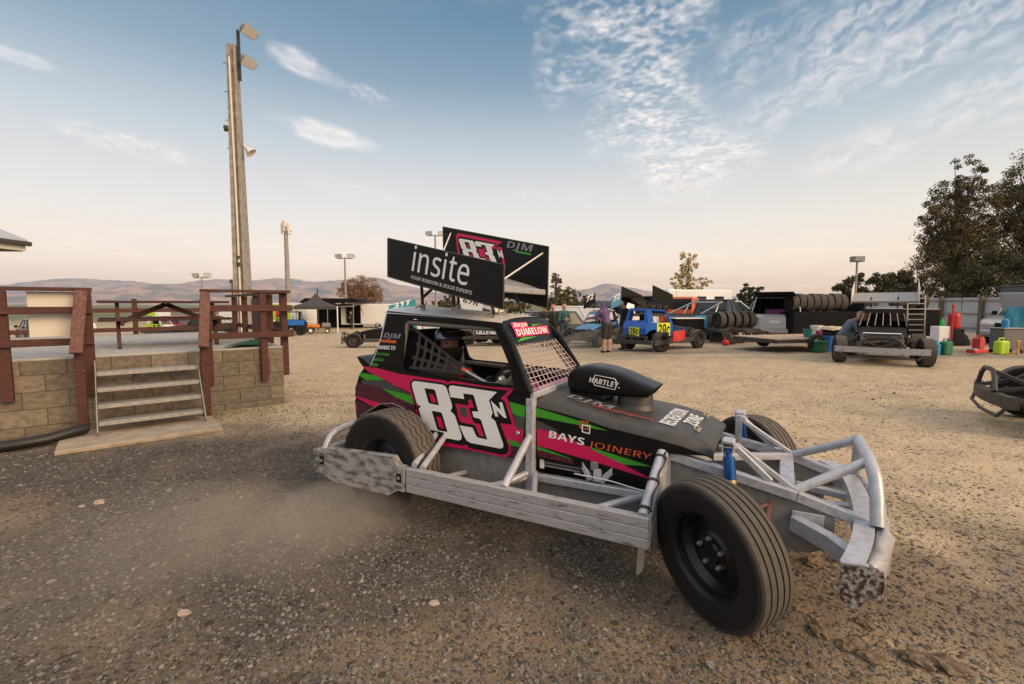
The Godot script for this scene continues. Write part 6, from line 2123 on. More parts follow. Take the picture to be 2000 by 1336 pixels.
# ---------------------------------------------------------------- other race cars
func terrain(x: float, z: float) -> float:
	return -0.95 * smoothstep(8.0, 36.0, -z) * smoothstep(13.0, -5.0, x)

func on(x: float, z: float, y := 0.0) -> Vector3:
	return Vector3(x, terrain(x, z) + y, z)

func stock_car(label: String, at: Vector3, turn: float, o: Dictionary) -> Node3D:
	var t := thing("race_car", label, "race car", at, turn, "other race cars in the pits")
	var b: MB
	var fr: Material = o.get("frame", M.frame_dark)
	var dust := Color(0.10, 0.088, 0.075)
	for w in [[-0.0, 0.72, 0.21], [-0.0, -0.72, 0.21], [-2.25, 0.66, 0.27], [-2.25, -0.66, 0.27]]:
		var q := Basis(Vector3.UP, o.get("steer", 0.0) if w[0] > -1.0 else 0.0) * (Basis() if w[1] > 0 else Basis(Vector3.UP, PI))
		wheel(t, Transform3D(q, Vector3(w[0], 0.345, w[1])), 0.35, w[2], 0.195, "plain", dust, o.get("rim", M.rim_grey))
	for s in [1.0, -1.0]:
		b = MB.new()
		b.bar(Vector3(-2.85, 0.33, 0.80 * s), Vector3(-0.42, 0.37, 0.80 * s), 0.055, 0.15, Vector3.UP, 0.008)
		part(t, "side_rail", b, fr)
		for p in [[Vector3(-0.43, 0.42, 0.79), Vector3(-0.43, 0.62, 0.40)], [Vector3(-1.25, 0.42, 0.79), Vector3(-1.26, 0.62, 0.44)], [Vector3(-1.9, 0.42, 0.79), Vector3(-2.0, 0.55, 0.44)]]:
			b = MB.new()
			b.tube([p[0] * Vector3(1, 1, s), p[1] * Vector3(1, 1, s)], 0.024, 7)
			part(t, "outrigger", b, fr)
		for p in [[Vector3(-0.45, 0.62, 0.35), Vector3(0.25, 0.52, 0.35)], [Vector3(0.25, 0.52, 0.35), Vector3(0.56, 0.44, 0.33)], [Vector3(-0.45, 0.28, 0.35), Vector3(0.45, 0.30, 0.35)], [Vector3(-0.09, 0.55, 0.34), Vector3(-0.09, 0.76, 0.34)], [Vector3(-0.09, 0.75, 0.34), Vector3(0.2, 0.54, 0.34)], [Vector3(0.22, 0.38, 0.36), Vector3(0.52, 0.36, 0.66)], [Vector3(0.50, 0.68, 0.24), Vector3(0.2, 0.53, 0.34)]]:
			b = MB.new()
			b.bar(p[0] * Vector3(1, 1, s), p[1] * Vector3(1, 1, s), 0.045, 0.045)
			part(t, "chassis_member", b, fr)
	for p in [[Vector3(-0.40, 0.60, 0.32), Vector3(0.2, 0.53, -0.33)], [Vector3(-0.40, 0.60, -0.32), Vector3(0.2, 0.53, 0.33)], [Vector3(0.1, 0.30, -0.34), Vector3(0.1, 0.30, 0.34)], [Vector3(0.42, 0.50, -0.3), Vector3(0.42, 0.28, 0.3)]]:
		b = MB.new()
		b.bar(p[0], p[1], 0.04, 0.04)
		part(t, "cross_member", b, fr)
	b = MB.new()
	b.tube([Vector3(0.54, 0.46, 0.40), Vector3(0.53, 0.62, 0.30), Vector3(0.52, 0.69, 0.2), Vector3(0.52, 0.70, 0), Vector3(0.52, 0.69, -0.2), Vector3(0.53, 0.62, -0.30), Vector3(0.54, 0.46, -0.40)], 0.028, 8)
	part(t, "front_hoop", b, fr)
	b = MB.new()
	var rings := []
	for i in 9:
		var s := lerpf(-1.0, 1.0, i / 8.0)
		var L := 0.60 - 0.10 * s * s
		rings.append(PackedVector3Array([Vector3(L - 0.09, 0.45, s * 0.78), Vector3(L, 0.45, s * 0.78), Vector3(L, 0.31, s * 0.78), Vector3(L - 0.09, 0.31, s * 0.78)]))
	b.loft(rings, true, true, false)
	part(t, "front_bumper", b, o.get("bumper", fr))
	b = MB.new()
	b.tube([Vector3(0.50, 0.31, 0.7), Vector3(0.55, 0.20, 0.6), Vector3(0.58, 0.19, 0), Vector3(0.55, 0.20, -0.6), Vector3(0.50, 0.31, -0.7)], 0.02, 7)
	part(t, "lower_bumper_bar", b, fr)
	b = MB.new()
	b.bar(Vector3(-2.95, 0.34, -0.80), Vector3(-2.95, 0.34, 0.80), 0.08, 0.13, Vector3.UP, 0.01)
	b.bar(Vector3(-2.97, 0.52, -0.62), Vector3(-2.97, 0.52, 0.62), 0.05, 0.05)
	for s in [-0.55, 0.0, 0.55]:
		b.bar(Vector3(-2.96, 0.34, s), Vector3(-2.97, 0.52, s), 0.05, 0.05, Vector3(1, 0, 0))
	part(t, "rear_bumper", b, fr)
	b = MB.new()
	b.tube([Vector3(-2.25, 0.35, -0.6), Vector3(-2.25, 0.35, 0.6)], 0.05, 8)
	b.tube([Vector3(0, 0.35, -0.65), Vector3(0, 0.35, 0.65)], 0.035, 8)
	part(t, "axle", b, M.frame_dark)
	b = MB.new()
	b.box(Vector3(-1.4, 0.26, 0), Vector3(2.4, 0.03, 0.8), Basis(), 0.0)
	b.box(Vector3(-0.75, 0.48, 0), Vector3(0.6, 0.36, 0.42), Basis(), 0.03)
	part(t, "engine", b, M.frame_dark)
	# body
	var body: Material = o.body
	var side := pv([-2.74, 1.0, -2.85, 0.82, -2.84, 0.58, -2.62, 0.72, -2.30, 0.75, -2.02, 0.62, -1.92, 0.48, -1.25, 0.49, -1.25, 0.93])
	var upper := pv([-2.62, 1.44, -1.55, 1.38, -1.50, 1.34, -2.38, 1.385, -2.36, 1.0, -2.72, 1.0])
	var apil := pv([-1.50, 1.345, -1.25, 0.96, -1.25, 0.92, -1.36, 0.92, -1.58, 1.345])
	for s in [1.0, -1.0]:
		b = MB.new()
		b.prism(side, Transform3D(Basis(Vector3(1, 0, 0), Vector3(0, 1, 0), Vector3(0, 0, s)), Vector3(0, 0, 0.448 * s)), 0.012)
		var sp := part(t, "side_panel", b, body)
		var inc := Transform3D(Basis(Vector3(1, 0, 0), Vector3(0, 1, -0.25 * s), Vector3(0, 0, s)), Vector3(0, 0, 0.6835 * s))
		b = MB.new()
		b.prism(upper, inc, 0.016)
		part(t, "rear_pillar", b, o.get("pillar", body))
		b = MB.new()
		b.prism(apil, inc, 0.016)
		part(t, "front_pillar", b, o.get("pillar", body))
		b = MB.new()
		b.prism(pv([-1.25, 0.84, -0.45, 0.72, -0.2, 0.67, -0.45, 0.60, -0.55, 0.49, -1.25, 0.50]), Transform3D(Basis(Vector3(1, 0, 0), Vector3(0, 1, 0), Vector3(0, 0, s)), Vector3(0, 0, 0.405 * s)), 0.012)
		part(t, "bonnet_side", b, o.get("side2", body))
		for d in o.get("stripes", []):
			b = MB.new()
			b.poly(pv(d[0]), Transform3D(Basis(Vector3(1, 0, 0), Vector3(0, 1, 0), Vector3(0, 0, s)), Vector3(0, 0, 0.462 * s)))
			part(sp, "stripe", b, d[1])
		if o.get("num", "") != "":
			var x0 := -2.15 if s > 0 else -1.45
			if o.has("num_back"):
				b = MB.new()
				b.poly(pv([-2.2, 0.50, -1.4, 0.50, -1.4, 0.96, -2.2, 0.96]), Transform3D(Basis(Vector3(1, 0, 0), Vector3(0, 1, 0), Vector3(0, 0, s)), Vector3(0, 0, 0.4635 * s)))
				part(sp, "number_panel", b, o.num_back)
			lettering(sp, "number", o.num, Vector3(x0, 0.54, 0.4655 * s), Vector3(0.70 * s, 0, 0), Vector3(0, 0.38, 0), o.num_mat, "bold", 0.12)
	b = MB.new()
	rings = []
	for p in [[-1.25, 0.885], [-0.85, 0.83], [-0.45, 0.765], [-0.2, 0.69]]:
		var row := PackedVector3Array()
		for z in [-0.417, -0.39, -0.2, 0.0, 0.2, 0.39, 0.417]:
			row.append(Vector3(p[0], p[1] - (0.035 if absf(z) > 0.4 else 0.0) + 0.012 * (1.0 - absf(z) * 2.0), z))
		rings.append(row)
	b.loft(rings, false, false, true)
	part(t, "bonnet", b, o.get("bonnet", body))
	b = MB.new()
	rings = []
	for p in [[-2.63, 1.455], [-2.1, 1.44], [-1.54, 1.39]]:
		var row := PackedVector3Array()
		for z in [-0.35, -0.33, 0.0, 0.33, 0.35]:
			row.append(Vector3(p[0], p[1] - (0.03 if absf(z) > 0.34 else 0.0) + 0.012 * (1.0 - absf(z) * 2.0), z))
		rings.append(row)
	b.loft(rings, false, false, true)
	part(t, "roof", b, o.get("roof", body))
	b = MB.new()
	b.quad(Vector3(-1.53, 1.385, -0.345), Vector3(-1.53, 1.385, 0.345), Vector3(-1.455, 1.27, 0.37), Vector3(-1.455, 1.27, -0.37))
	part(t, "visor_panel", b, o.get("visor", body))
	var mesh_ := group_part(t, "windscreen_mesh")
	for i in 7:
		var k := lerpf(-1.0, 1.0, i / 6.0)
		b = MB.new()
		b.tube([Vector3(-1.25, 0.93, k * 0.43), Vector3(-1.455, 1.27, k * 0.36)], 0.006, 4)
		part(mesh_, "wire", b, M.mesh_wire)
	b = MB.new()
	b.box(Vector3(-2.25, 0.8, 0.05), Vector3(0.16, 0.9, 0.42), Basis(Vector3(0, 0, 1), 0.1), 0.04)
	part(t, "seat", b, M.black_cloth)
	b = MB.new()
	b.quad(Vector3(-2.84, 0.58, -0.44), Vector3(-2.84, 0.58, 0.44), Vector3(-2.86, 0.80, 0.44), Vector3(-2.86, 0.80, -0.44))
	b.quad(Vector3(-2.86, 0.80, -0.44), Vector3(-2.86, 0.80, 0.44), Vector3(-2.74, 1.02, 0.44), Vector3(-2.74, 1.02, -0.44))
	var tail := part(t, "tail_panel", b, body)
	if o.has("hatch"):
		b = MB.new()
		for s in [1.0, -1.0]:
			b.quad(Vector3(-2.74, 1.0, 0.45 * s), Vector3(-2.74, 1.0, 0.32 * s), Vector3(-2.66, 1.40, 0.28 * s), Vector3(-2.64, 1.44, 0.35 * s))
		b.quad(Vector3(-2.665, 1.37, -0.29), Vector3(-2.665, 1.37, 0.29), Vector3(-2.645, 1.46, 0.345), Vector3(-2.645, 1.46, -0.345))
		b.quad(Vector3(-2.742, 0.99, -0.33), Vector3(-2.742, 0.99, 0.33), Vector3(-2.725, 1.06, 0.33), Vector3(-2.725, 1.06, -0.33))
		part(t, "hatch_frame", b, body)
		b = MB.new()
		b.box(Vector3(-2.875, 0.70, 0.03), Vector3(0.01, 0.26, 0.40), Basis(), 0.0)
		part(tail, "number_panel", b, M.yellow)
		lettering(tail, "number", o.num, Vector3(-2.884, 0.60, -0.13), Vector3(0, 0, 0.32), Vector3(0, 0.2, 0), M.vinyl_black, "bold")
	if o.has("wing"):
		var w := group_part(t, "roof_wing")
		var wm: Array = o.wing
		for e in [[-0.62, wm[0]], [0.62, wm[1]]]:
			b = MB.new()
			b.prism(pv([-2.75, 2.22, -1.55, 1.92, -1.55, 1.50, -2.75, 1.72]), Transform3D(Basis(), Vector3(0, 0, e[0])), 0.008)
			var pl := part(w, "wing_side_plate", b, e[1])
			if o.get("wing_num", "") != "":
				for f in [[0.011, 1.0], [-0.003, -1.0]]:
					var x0 := -2.55 if f[1] > 0 else -1.75
					lettering(pl, "number", o.wing_num, Vector3(x0, 1.98 - (x0 + 2.55) * 0.24, e[0] + f[0]), Vector3(0.75 * f[1], -0.18 * f[1], 0), Vector3(0.0, 0.22, 0), o.num_mat, "bold", 0.15)
		b = MB.new()
		b.prism(pv([-1.62, 1.60, -2.68, 1.86, -2.68, 1.83, -2.2, 1.69, -1.64, 1.55]), Transform3D(Basis(), Vector3(0, 0, -0.612)), 1.23)
		part(w, "wing_foil", b, wm[2])
		for p in [[-1.75, 0.25], [-1.75, -0.25], [-2.4, 0.25], [-2.4, -0.25]]:
			b = MB.new()
			b.tube([Vector3(p[0], 1.38, p[1]), Vector3(p[0] - 0.05, 1.72, p[1])], 0.016, 6)
			part(w, "wing_strut", b, M.strut)
	return t

func yaw_of(hx: float, hz: float) -> float:
	return atan2(-hz, hx)

func build_race_cars() -> void:
	M.yellow = mat(lin(0.55, 0.62, 0.03), 0.5)
	M.teal = mat(lin(0.02, 0.24, 0.30), 0.4)
	M.blue = mat(lin(0.012, 0.095, 0.42), 0.35)
	M.navy = mat(lin(0.015, 0.03, 0.10), 0.4)
	M.sky_blue = mat(lin(0.06, 0.20, 0.36), 0.4)
	M.red = mat(lin(0.50, 0.025, 0.02), 0.45)
	M.lime = mat(lin(0.40, 0.60, 0.03), 0.45)
	stock_car("black and teal race car numbered 31 parked left of the black, pink and green car", on(-7.25, -21.9), yaw_of(-0.98, 0.20), {"body": M.teal, "pillar": M.black, "side2": M.dark, "bonnet": M.dark, "num": "31T", "num_mat": M.vinyl_white, "wing": [M.teal, M.black, M.black], "wing_num": "31T", "roof": M.vinyl_white, "stripes": [[[-2.7, 0.95, -1.9, 0.95, -2.4, 0.75], M.green], [[-1.5, 0.9, -1.25, 0.9, -1.25, 0.55], M.green]]})
	stock_car("dark blue race car numbered 72 with men standing round it", on(2.75, -18.9), yaw_of(-0.56, 0.83), {"body": M.navy, "bonnet": M.sky_blue, "pillar": M.dark, "side2": M.navy, "num": "72", "num_mat": M.vinyl_white, "wing": [M.sky_blue, M.black, M.black], "wing_num": "72", "visor": M.sky_blue, "roof": M.offwhite, "stripes": [[[-2.7, 0.95, -1.3, 0.86, -2.4, 0.82], M.sky_blue], [[-2.2, 0.66, -1.25, 0.72, -1.25, 0.55], M.sky_blue], [[-1.8, 0.93, -1.25, 0.92, -1.3, 0.80], M.offwhite]]})
	stock_car("bright blue hatch-tailed race car numbered 29 seen from behind", on(6.28, -17.72), yaw_of(0.77, -0.64), {"body": M.blue, "bonnet": M.navy, "side2": M.navy, "hatch": true, "num": "29c", "num_mat": M.vinyl_black, "num_back": M.yellow, "wing": [M.black, M.dark, M.black], "roof": M.blue})
	var rc := stock_car("bare dark race car facing the camera with its bonnet stripped, a man crouching beside it", on(9.36, -11.98), yaw_of(-0.62, 0.78), {"body": M.dark, "bonnet": M.dark, "num": "", "wing": [M.white, M.offwhite, M.alu], "roof": M.white, "steer": 0.2, "bumper": M.worn})
	var b := MB.new()
	b.quad(Vector3(-0.42, 0.772, -0.33), Vector3(-0.42, 0.772, 0.33), Vector3(-0.36, 0.755, 0.33), Vector3(-0.36, 0.755, -0.33))
	part(rc, "bonnet_sticker", b, M.white)
	b = MB.new()
	b.tube([Vector3(0.40, 0.62, -0.34), Vector3(0.50, 0.66, -0.2), Vector3(0.50, 0.66, 0.2), Vector3(0.40, 0.62, 0.34)], 0.025, 8)
	b.bar(Vector3(0.46, 0.62, -0.32), Vector3(0.52, 0.46, 0.0), 0.03, 0.03)
	b.bar(Vector3(0.46, 0.62, 0.32), Vector3(0.52, 0.46, 0.0), 0.03, 0.03)
	part(rc, "nose_guard", b, M.frame_dark)
	rc.scale = Vector3(1.0, 1.0, 1.2)
	stock_car("white race car numbered 67 half hidden behind the driver's roof", on(0.3, -22.0), yaw_of(0.94, 0.34), {"body": M.white, "bonnet": M.dark, "side2": M.white, "num": "67n", "num_mat": M.vinyl_black, "wing": [M.white, M.white, M.dark], "wing_num": "67n"})
	stock_car("white and lime race car seen through the deck railings", on(-25.6, -36.5), yaw_of(0.97, 0.25), {"body": M.lime, "bonnet": M.white, "side2": M.white, "pillar": M.white, "num": "11", "num_mat": M.vinyl_black, "wing": [M.white, M.lime, M.offwhite]})
	stock_car("white race car with green stripes glimpsed through the cab of the near car", on(-3.0, -24.5), yaw_of(-0.8, 0.6), {"body": M.white, "bonnet": M.green, "num": "17", "num_mat": M.green, "stripes": [[[-2.7, 0.95, -1.3, 0.9, -2.2, 0.7], M.green]], "wing": [M.offwhite, M.offwhite, M.offwhite]})
	stock_car("charcoal race car whose front bumper enters the view at the right edge", Vector3(6.47, 0, -5.66), yaw_of(-0.83, -0.56), {"body": M.dark, "bonnet": M.dark, "num": "", "bumper": M.frame_dark})
	# orange-red bag-like panel strapped to the tail of the blue car
	b = MB.new()
	b.loft([PackedVector3Array([Vector3(5.18, 0.30, -15.35), Vector3(5.18, 0.62, -15.33), Vector3(5.20, 0.62, -15.26), Vector3(5.20, 0.30, -15.26)]), PackedVector3Array([Vector3(5.40, 0.33, -15.38), Vector3(5.40, 0.66, -15.38), Vector3(5.42, 0.66, -15.29), Vector3(5.42, 0.33, -15.27)]), PackedVector3Array([Vector3(5.62, 0.36, -15.58), Vector3(5.62, 0.66, -15.56), Vector3(5.66, 0.66, -15.48), Vector3(5.66, 0.38, -15.48)])], true, true, false)
	one("mud_guard", b, M.red, "bright red flap tied behind the blue race car's rear wheel", "flap")

# ---------------------------------------------------------------- road vehicles
func road_car(label: String, at: Vector3, turn: float, kind: String, paint: Material, o := {}) -> Node3D:
	var t := thing({"ute": "pickup_truck", "suv": "sport_utility_vehicle", "van": "van", "wagon": "station_wagon", "sedan": "sedan"}[kind], label, {"ute": "pickup", "suv": "suv", "van": "van", "wagon": "car", "sedan": "car"}[kind], at, turn, "vehicles parked in the pits")
	var L: float = o.get("L", 4.9)
	var W: float = o.get("W", 1.85)
	var H: float = o.get("H", 1.8 if kind != "sedan" else 1.45)
	var belt: float = H * 0.60
	var f := L * 0.5
	var b: MB
	# lower body with rounded flanks
	var prof := [Vector2(-f, 0.42), Vector2(-f + 0.03, belt - 0.12), Vector2(-f + 0.10, belt), Vector2(f * 0.42, belt), Vector2(f * 0.93, belt - 0.14), Vector2(f, belt - 0.32), Vector2(f, 0.42), Vector2(f - 0.12, 0.28), Vector2(-f + 0.12, 0.30)]
	if kind == "van":
		prof[3] = Vector2(f * 0.72, belt)
		prof[4] = Vector2(f * 0.97, belt - 0.18)
	var rings := []
	for e in [[-0.5, 0.90], [-0.485, 0.97], [-0.46, 1.0], [0.46, 1.0], [0.485, 0.97], [0.5, 0.90]]:
		var row := PackedVector3Array()
		for p in prof:
			var c := Vector2(0, belt * 0.6)
			var q: Vector2 = c + (p - c) * Vector2(1.0 - (1.0 - e[1]) * 0.25, 1.0 - (1.0 - e[1]) * 0.6)
			row.append(Vector3(q.x, q.y, e[0] * W))
		rings.append(row)
	b = MB.new()
	b.loft(rings, true, true, false)
	part(t, "body", b, paint)
	# cabin
	var x: Array = {"ute": [-0.10, 0.02, 0.22, 0.42], "suv": [-0.97, -0.88, 0.20, 0.44], "wagon": [-0.95, -0.78, 0.14, 0.44], "van": [-0.98, -0.95, 0.46, 0.78], "sedan": [-0.62, -0.36, 0.14, 0.44]}[kind]
	var wb := W * 0.47
	var wt := W * 0.40
	var yt := H - 0.07
	var P := []
	for s in [-1.0, 1.0]:
		P.append(Vector3(x[0] * f, belt - 0.01, wb * s))
		P.append(Vector3(x[1] * f, yt, wt * s))
		P.append(Vector3(x[2] * f, yt, wt * s))
		P.append(Vector3(x[3] * f, belt - 0.01, wb * s))
	if not o.get("open_tail", false):
		b = MB.new()
		b.quad(P[0], P[1], P[5], P[4])
		part(t, "rear_window", b, M.glass)
	b = MB.new()
	b.quad(P[2], P[3], P[7], P[6])
	part(t, "windscreen", b, M.glass)
	for s in [0, 4]:
		b = MB.new()
		b.quad(P[s], P[s + 1], P[s + 2], P[s + 3])
		part(t, "side_window", b, M.glass if kind != "van" else paint)
	b = MB.new()
	b.box(Vector3((x[1] + x[2]) * 0.5 * f, yt + 0.03, 0), Vector3((x[2] - x[1]) * f + 0.12, 0.085, wt * 2.0 + 0.06), Basis(), 0.035)
	part(t, "roof", b, paint)
	for s in [0, 4]:
		var out := Vector3(0, 0, 0.012 if s == 4 else -0.012)
		var pil := [[P[s], P[s + 1], 0.10], [P[s + 2], P[s + 3], 0.06]]
		var n := 3 if kind == "suv" or kind == "wagon" else 2
		for i in range(1, n):
			var k := float(i) / n
			pil.append([P[s].lerp(P[s + 3], k), P[s + 1].lerp(P[s + 2], k), 0.08])
		for p in pil:
			b = MB.new()
			b.bar(p[0] + out, p[1] + out, p[2], 0.035, Vector3(0, 0, 1), 0.006)
			part(t, "window_pillar", b, paint)
	if kind == "ute":
		b = MB.new()
		for z in [-0.5, 0.5]:
			b.bar(Vector3(-f * 0.86, belt + 0.05, W * z * 0.86), Vector3(-f * 0.16, yt - 0.05, W * z * 0.80), 0.06, 0.06)
			b.bar(Vector3(-f * 0.42, belt + 0.02, W * z * 0.86), Vector3(-f * 0.30, yt - 0.18, W * z * 0.81), 0.05, 0.05)
		b.bar(Vector3(-f * 0.18, yt - 0.06, -W * 0.40), Vector3(-f * 0.18, yt - 0.06, W * 0.40), 0.06, 0.06)
		part(t, "sports_bar", b, M.chrome)
		b = MB.new()
		b.box(Vector3(-f * 0.52, belt + 0.012, 0), Vector3(f * 0.80, 0.025, W * 0.86), Basis(), 0.005)
		part(t, "tray_liner", b, M.dark)
	# wheels, lights, trim
	for p in [[f * 0.62, 1.0], [f * 0.62, -1.0], [-f * 0.60, 1.0], [-f * 0.60, -1.0]]:
		b = MB.new()
		b.lathe([Vector2(0.0, 0.0), Vector2(0.41, 0.0), Vector2(0.41, -0.25)], Transform3D(Basis(Vector3(1, 0, 0), Vector3(0, 0, p[1]), Vector3(0, -p[1], 0)), Vector3(p[0], 0.37, p[1] * (W * 0.5 + 0.003))), 18)
		part(t, "wheel_arch", b, M.dark)
		wheel(t, Transform3D(Basis() if p[1] > 0 else Basis(Vector3.UP, PI), Vector3(p[0], 0.355, p[1] * (W * 0.5 - 0.09))), 0.36, 0.24, 0.215, "plain", Color(0.03, 0.028, 0.026), M.alu)
	for s in [-1.0, 1.0]:
		b = MB.new()
		b.box(Vector3(-f + 0.01, belt - 0.22, s * (W * 0.5 - 0.11)), Vector3(0.09, 0.34, 0.17), Basis(), 0.03)
		part(t, "tail_light", b, M.tail)
		b = MB.new()
		b.box(Vector3(f - 0.06, belt - 0.30, s * (W * 0.5 - 0.20)), Vector3(0.16, 0.15, 0.30), Basis(), 0.03)
		part(t, "headlight", b, M.lamp_clear)
		b = MB.new()
		b.box(Vector3(x[3] * f * 0.86, belt + 0.10, s * (W * 0.5 + 0.09)), Vector3(0.10, 0.15, 0.18), Basis(), 0.03)
		part(t, "door_mirror", b, M.dark)
	for e in [-1.0, 1.0]:
		b = MB.new()
		b.box(Vector3(e * (f + 0.03), 0.45, 0), Vector3(0.12, 0.20, W * 0.94), Basis(), 0.04)
		part(t, "bumper", b, M.dark if kind == "ute" else paint)
	b = MB.new()
	b.box(Vector3(f + 0.005, belt - 0.34, 0), Vector3(0.05, 0.16, W * 0.5), Basis(), 0.01)
	part(t, "grille", b, M.dark)
	b = MB.new()
	b.box(Vector3(-f - 0.015, belt - 0.30, 0), Vector3(0.02, 0.12, 0.36), Basis(), 0.0)
	part(t, "number_plate", b, M.white)
	return t

func build_road_cars() -> void:
	var silver := mat(lin(0.42, 0.42, 0.43), 0.3, 0.4)
	var grey := mat(lin(0.09, 0.09, 0.095), 0.3, 0.4)
	var white := mat(lin(0.68, 0.68, 0.67), 0.3)
	M.car_silver = silver
	M.car_white = white
	var b: MB
	road_car("dark grey double-cab pickup with silver sports bar", on(9.7, -23.0), yaw_of(0.80, -0.60), "ute", grey, {"L": 5.3})
	var s := road_car("silver wagon with its tailgate raised beside the trailers", on(12.1, -20.9), yaw_of(0.64, -0.77), "suv", silver, {"open_tail": true, "L": 4.9, "H": 1.85})
	b = MB.new()
	b.bar(Vector3(-2.14, 1.80, 0), Vector3(-3.05, 1.98, 0), 1.45, 0.05, Vector3.UP, 0.02)
	part(s, "tailgate", b, M.dark)
	b = MB.new()
	b.box(Vector3(-1.85, 1.15, 0.1), Vector3(0.6, 0.35, 1.1), Basis(), 0.05)
	part(s, "cargo", b, M.purple)
	var v := road_car("silver pickup at the right edge with its bonnet up", Vector3(20.5, 0, -18.4), yaw_of(-0.9, 0.43), "suv", silver, {"L": 4.9})
	b = MB.new()
	b.bar(Vector3(0.95, 1.16, 0), Vector3(1.55, 1.95, 0), 1.5, 0.05, Vector3(1, 0, 0), 0.02)
	part(v, "raised_bonnet", b, silver)
	road_car("white van parked behind the number 72 race car", on(4.6, -27.5), yaw_of(0.96, 0.28), "van", white, {"L": 4.6, "H": 1.75})
	road_car("white van standing behind the blue race car", on(8.2, -28.5), yaw_of(0.9, -0.4), "van", white, {"L": 4.8, "H": 1.9})
	road_car("blue-grey wagon parked behind the three onlookers", on(1.2, -24.4), yaw_of(-0.97, 0.2), "wagon", mat(lin(0.10, 0.115, 0.14), 0.3, 0.4), {"H": 1.6})
	road_car("white car far off between the roof struts of the near race car", on(-3.6, -33.0), yaw_of(0.97, 0.2), "wagon", white, {"H": 1.75})
	road_car("white van left of the roof strut, far across the yard", on(-7.8, -37.0), yaw_of(-0.9, 0.4), "van", white, {"H": 2.0})
	road_car("dark sedan with red tail light seen between the left deck rails", on(-30.0, -30.2), yaw_of(-0.8, -0.6), "sedan", mat(lin(0.06, 0.075, 0.09), 0.25, 0.3))
	road_car("white station wagon right of the motorhome", on(15.8, -34.0), yaw_of(0.98, 0.2), "wagon", white, {"H": 1.75})
	road_car("silver station wagon parked behind the raised tailgate", on(19.0, -33.0), yaw_of(0.98, -0.1), "wagon", silver, {"H": 1.7})
	road_car("dark blue van roof showing over the fence at the right edge", Vector3(27.2, 0, -23.5), yaw_of(1, 0), "van", mat(lin(0.03, 0.035, 0.045), 0.3), {"H": 2.45, "L": 5.0})
	road_car("black van behind the blue utility buggy", on(-22.6, -45.5), yaw_of(0.95, 0.2), "van", mat(lin(0.02, 0.02, 0.022), 0.4), {"H": 1.9})
	road_car("white van seen between the deck rails beyond the picnic table", on(-24.0, -43.0), yaw_of(0.9, 0.3), "van", white, {"H": 2.0})
	road_car("black pickup seen through the right deck railing", on(-21.5, -33.5), yaw_of(-0.9, 0.35), "ute", mat(lin(0.015, 0.015, 0.017), 0.35))
	road_car("red hatchback seen between the deck rails", on(-29.5, -42.0), yaw_of(0.95, 0.2), "sedan", mat(lin(0.30, 0.02, 0.02), 0.3))
	road_car("blue van standing at the back of the yard beyond the deck", on(-20.2, -52.0), yaw_of(0.95, 0.1), "van", mat(lin(0.02, 0.08, 0.22), 0.35), {"H": 2.3})
	road_car("white pickup parked behind the left deck railing", on(-36.0, -38.0), yaw_of(0.9, 0.3), "ute", white)
	# motorhome
	var m := thing("motorhome", "white motorhome with dark windows below the golden tree", "motorhome", on(13.4, -36.0), yaw_of(-0.98, 0.15))
	b = MB.new()
	b.box(Vector3(-0.6, 1.55, 0), Vector3(4.6, 2.1, 2.1), Basis(), 0.12)
	b.box(Vector3(1.6, 2.25, 0), Vector3(1.4, 0.75, 2.05), Basis(), 0.15)
	part(m, "coach_body", b, white)
	b = MB.new()
	b.box(Vector3(2.3, 1.0, 0), Vector3(1.8, 1.0, 1.9), Basis(), 0.12)
	part(m, "cab", b, white)
	for p in [[-1.8, 1.0], [-0.4, 1.0], [1.7, 1.0], [-1.8, -1.0], [-0.4, -1.0], [1.7, -1.0]]:
		b = MB.new()
		b.box(Vector3(p[0], 1.85 if p[0] < 1.0 else 1.3, p[1] * (1.052 if p[0] < 1.0 else 0.955)), Vector3(0.75, 0.5, 0.012), Basis(), 0.0)
		part(m, "window", b, M.glass)
	for p in [[1.9, 0.85], [1.9, -0.85], [-1.8, 0.9], [-1.8, -0.9]]:
		wheel(m, Transform3D(Basis() if p[1] > 0 else Basis(Vector3.UP, PI), Vector3(p[0], 0.36, p[1])), 0.36, 0.24, 0.21, "plain", Color(0.03, 0.03, 0.03), M.alu)
	# orange truck cab
	m = thing("orange_truck", "orange-red truck cab behind the grey pickup", "truck", on(9.9, -28.0), yaw_of(-0.5, 0.86))
	b = MB.new()
	b.box(Vector3(0.2, 1.25, 0), Vector3(1.7, 1.5, 1.9), Basis(), 0.12)
	part(m, "cab", b, mat(lin(0.55, 0.09, 0.03), 0.4))
	b = MB.new()
	b.box(Vector3(1.055, 1.6, 0), Vector3(0.02, 0.6, 1.6), Basis(), 0.0)
	b.box(Vector3(0.35, 1.6, 0), Vector3(0.7, 0.55, 1.915), Basis(), 0.0)
	part(m, "window", b, M.glass)
	b = MB.new()
	b.box(Vector3(-2.2, 0.85, 0), Vector3(3.2, 0.25, 1.9), Basis(), 0.02)
	part(m, "deck", b, M.frame_dark)
	for p in [[0.4, 0.85], [0.4, -0.85], [-2.6, 0.85], [-2.6, -0.85]]:
		wheel(m, Transform3D(Basis() if p[1] > 0 else Basis(Vector3.UP, PI), Vector3(p[0], 0.4, p[1])), 0.4, 0.26, 0.21, "plain", Color(0.03, 0.03, 0.03), M.alu)

# ---------------------------------------------------------------- people
const SKIN := Color(0.42, 0.22, 0.15)

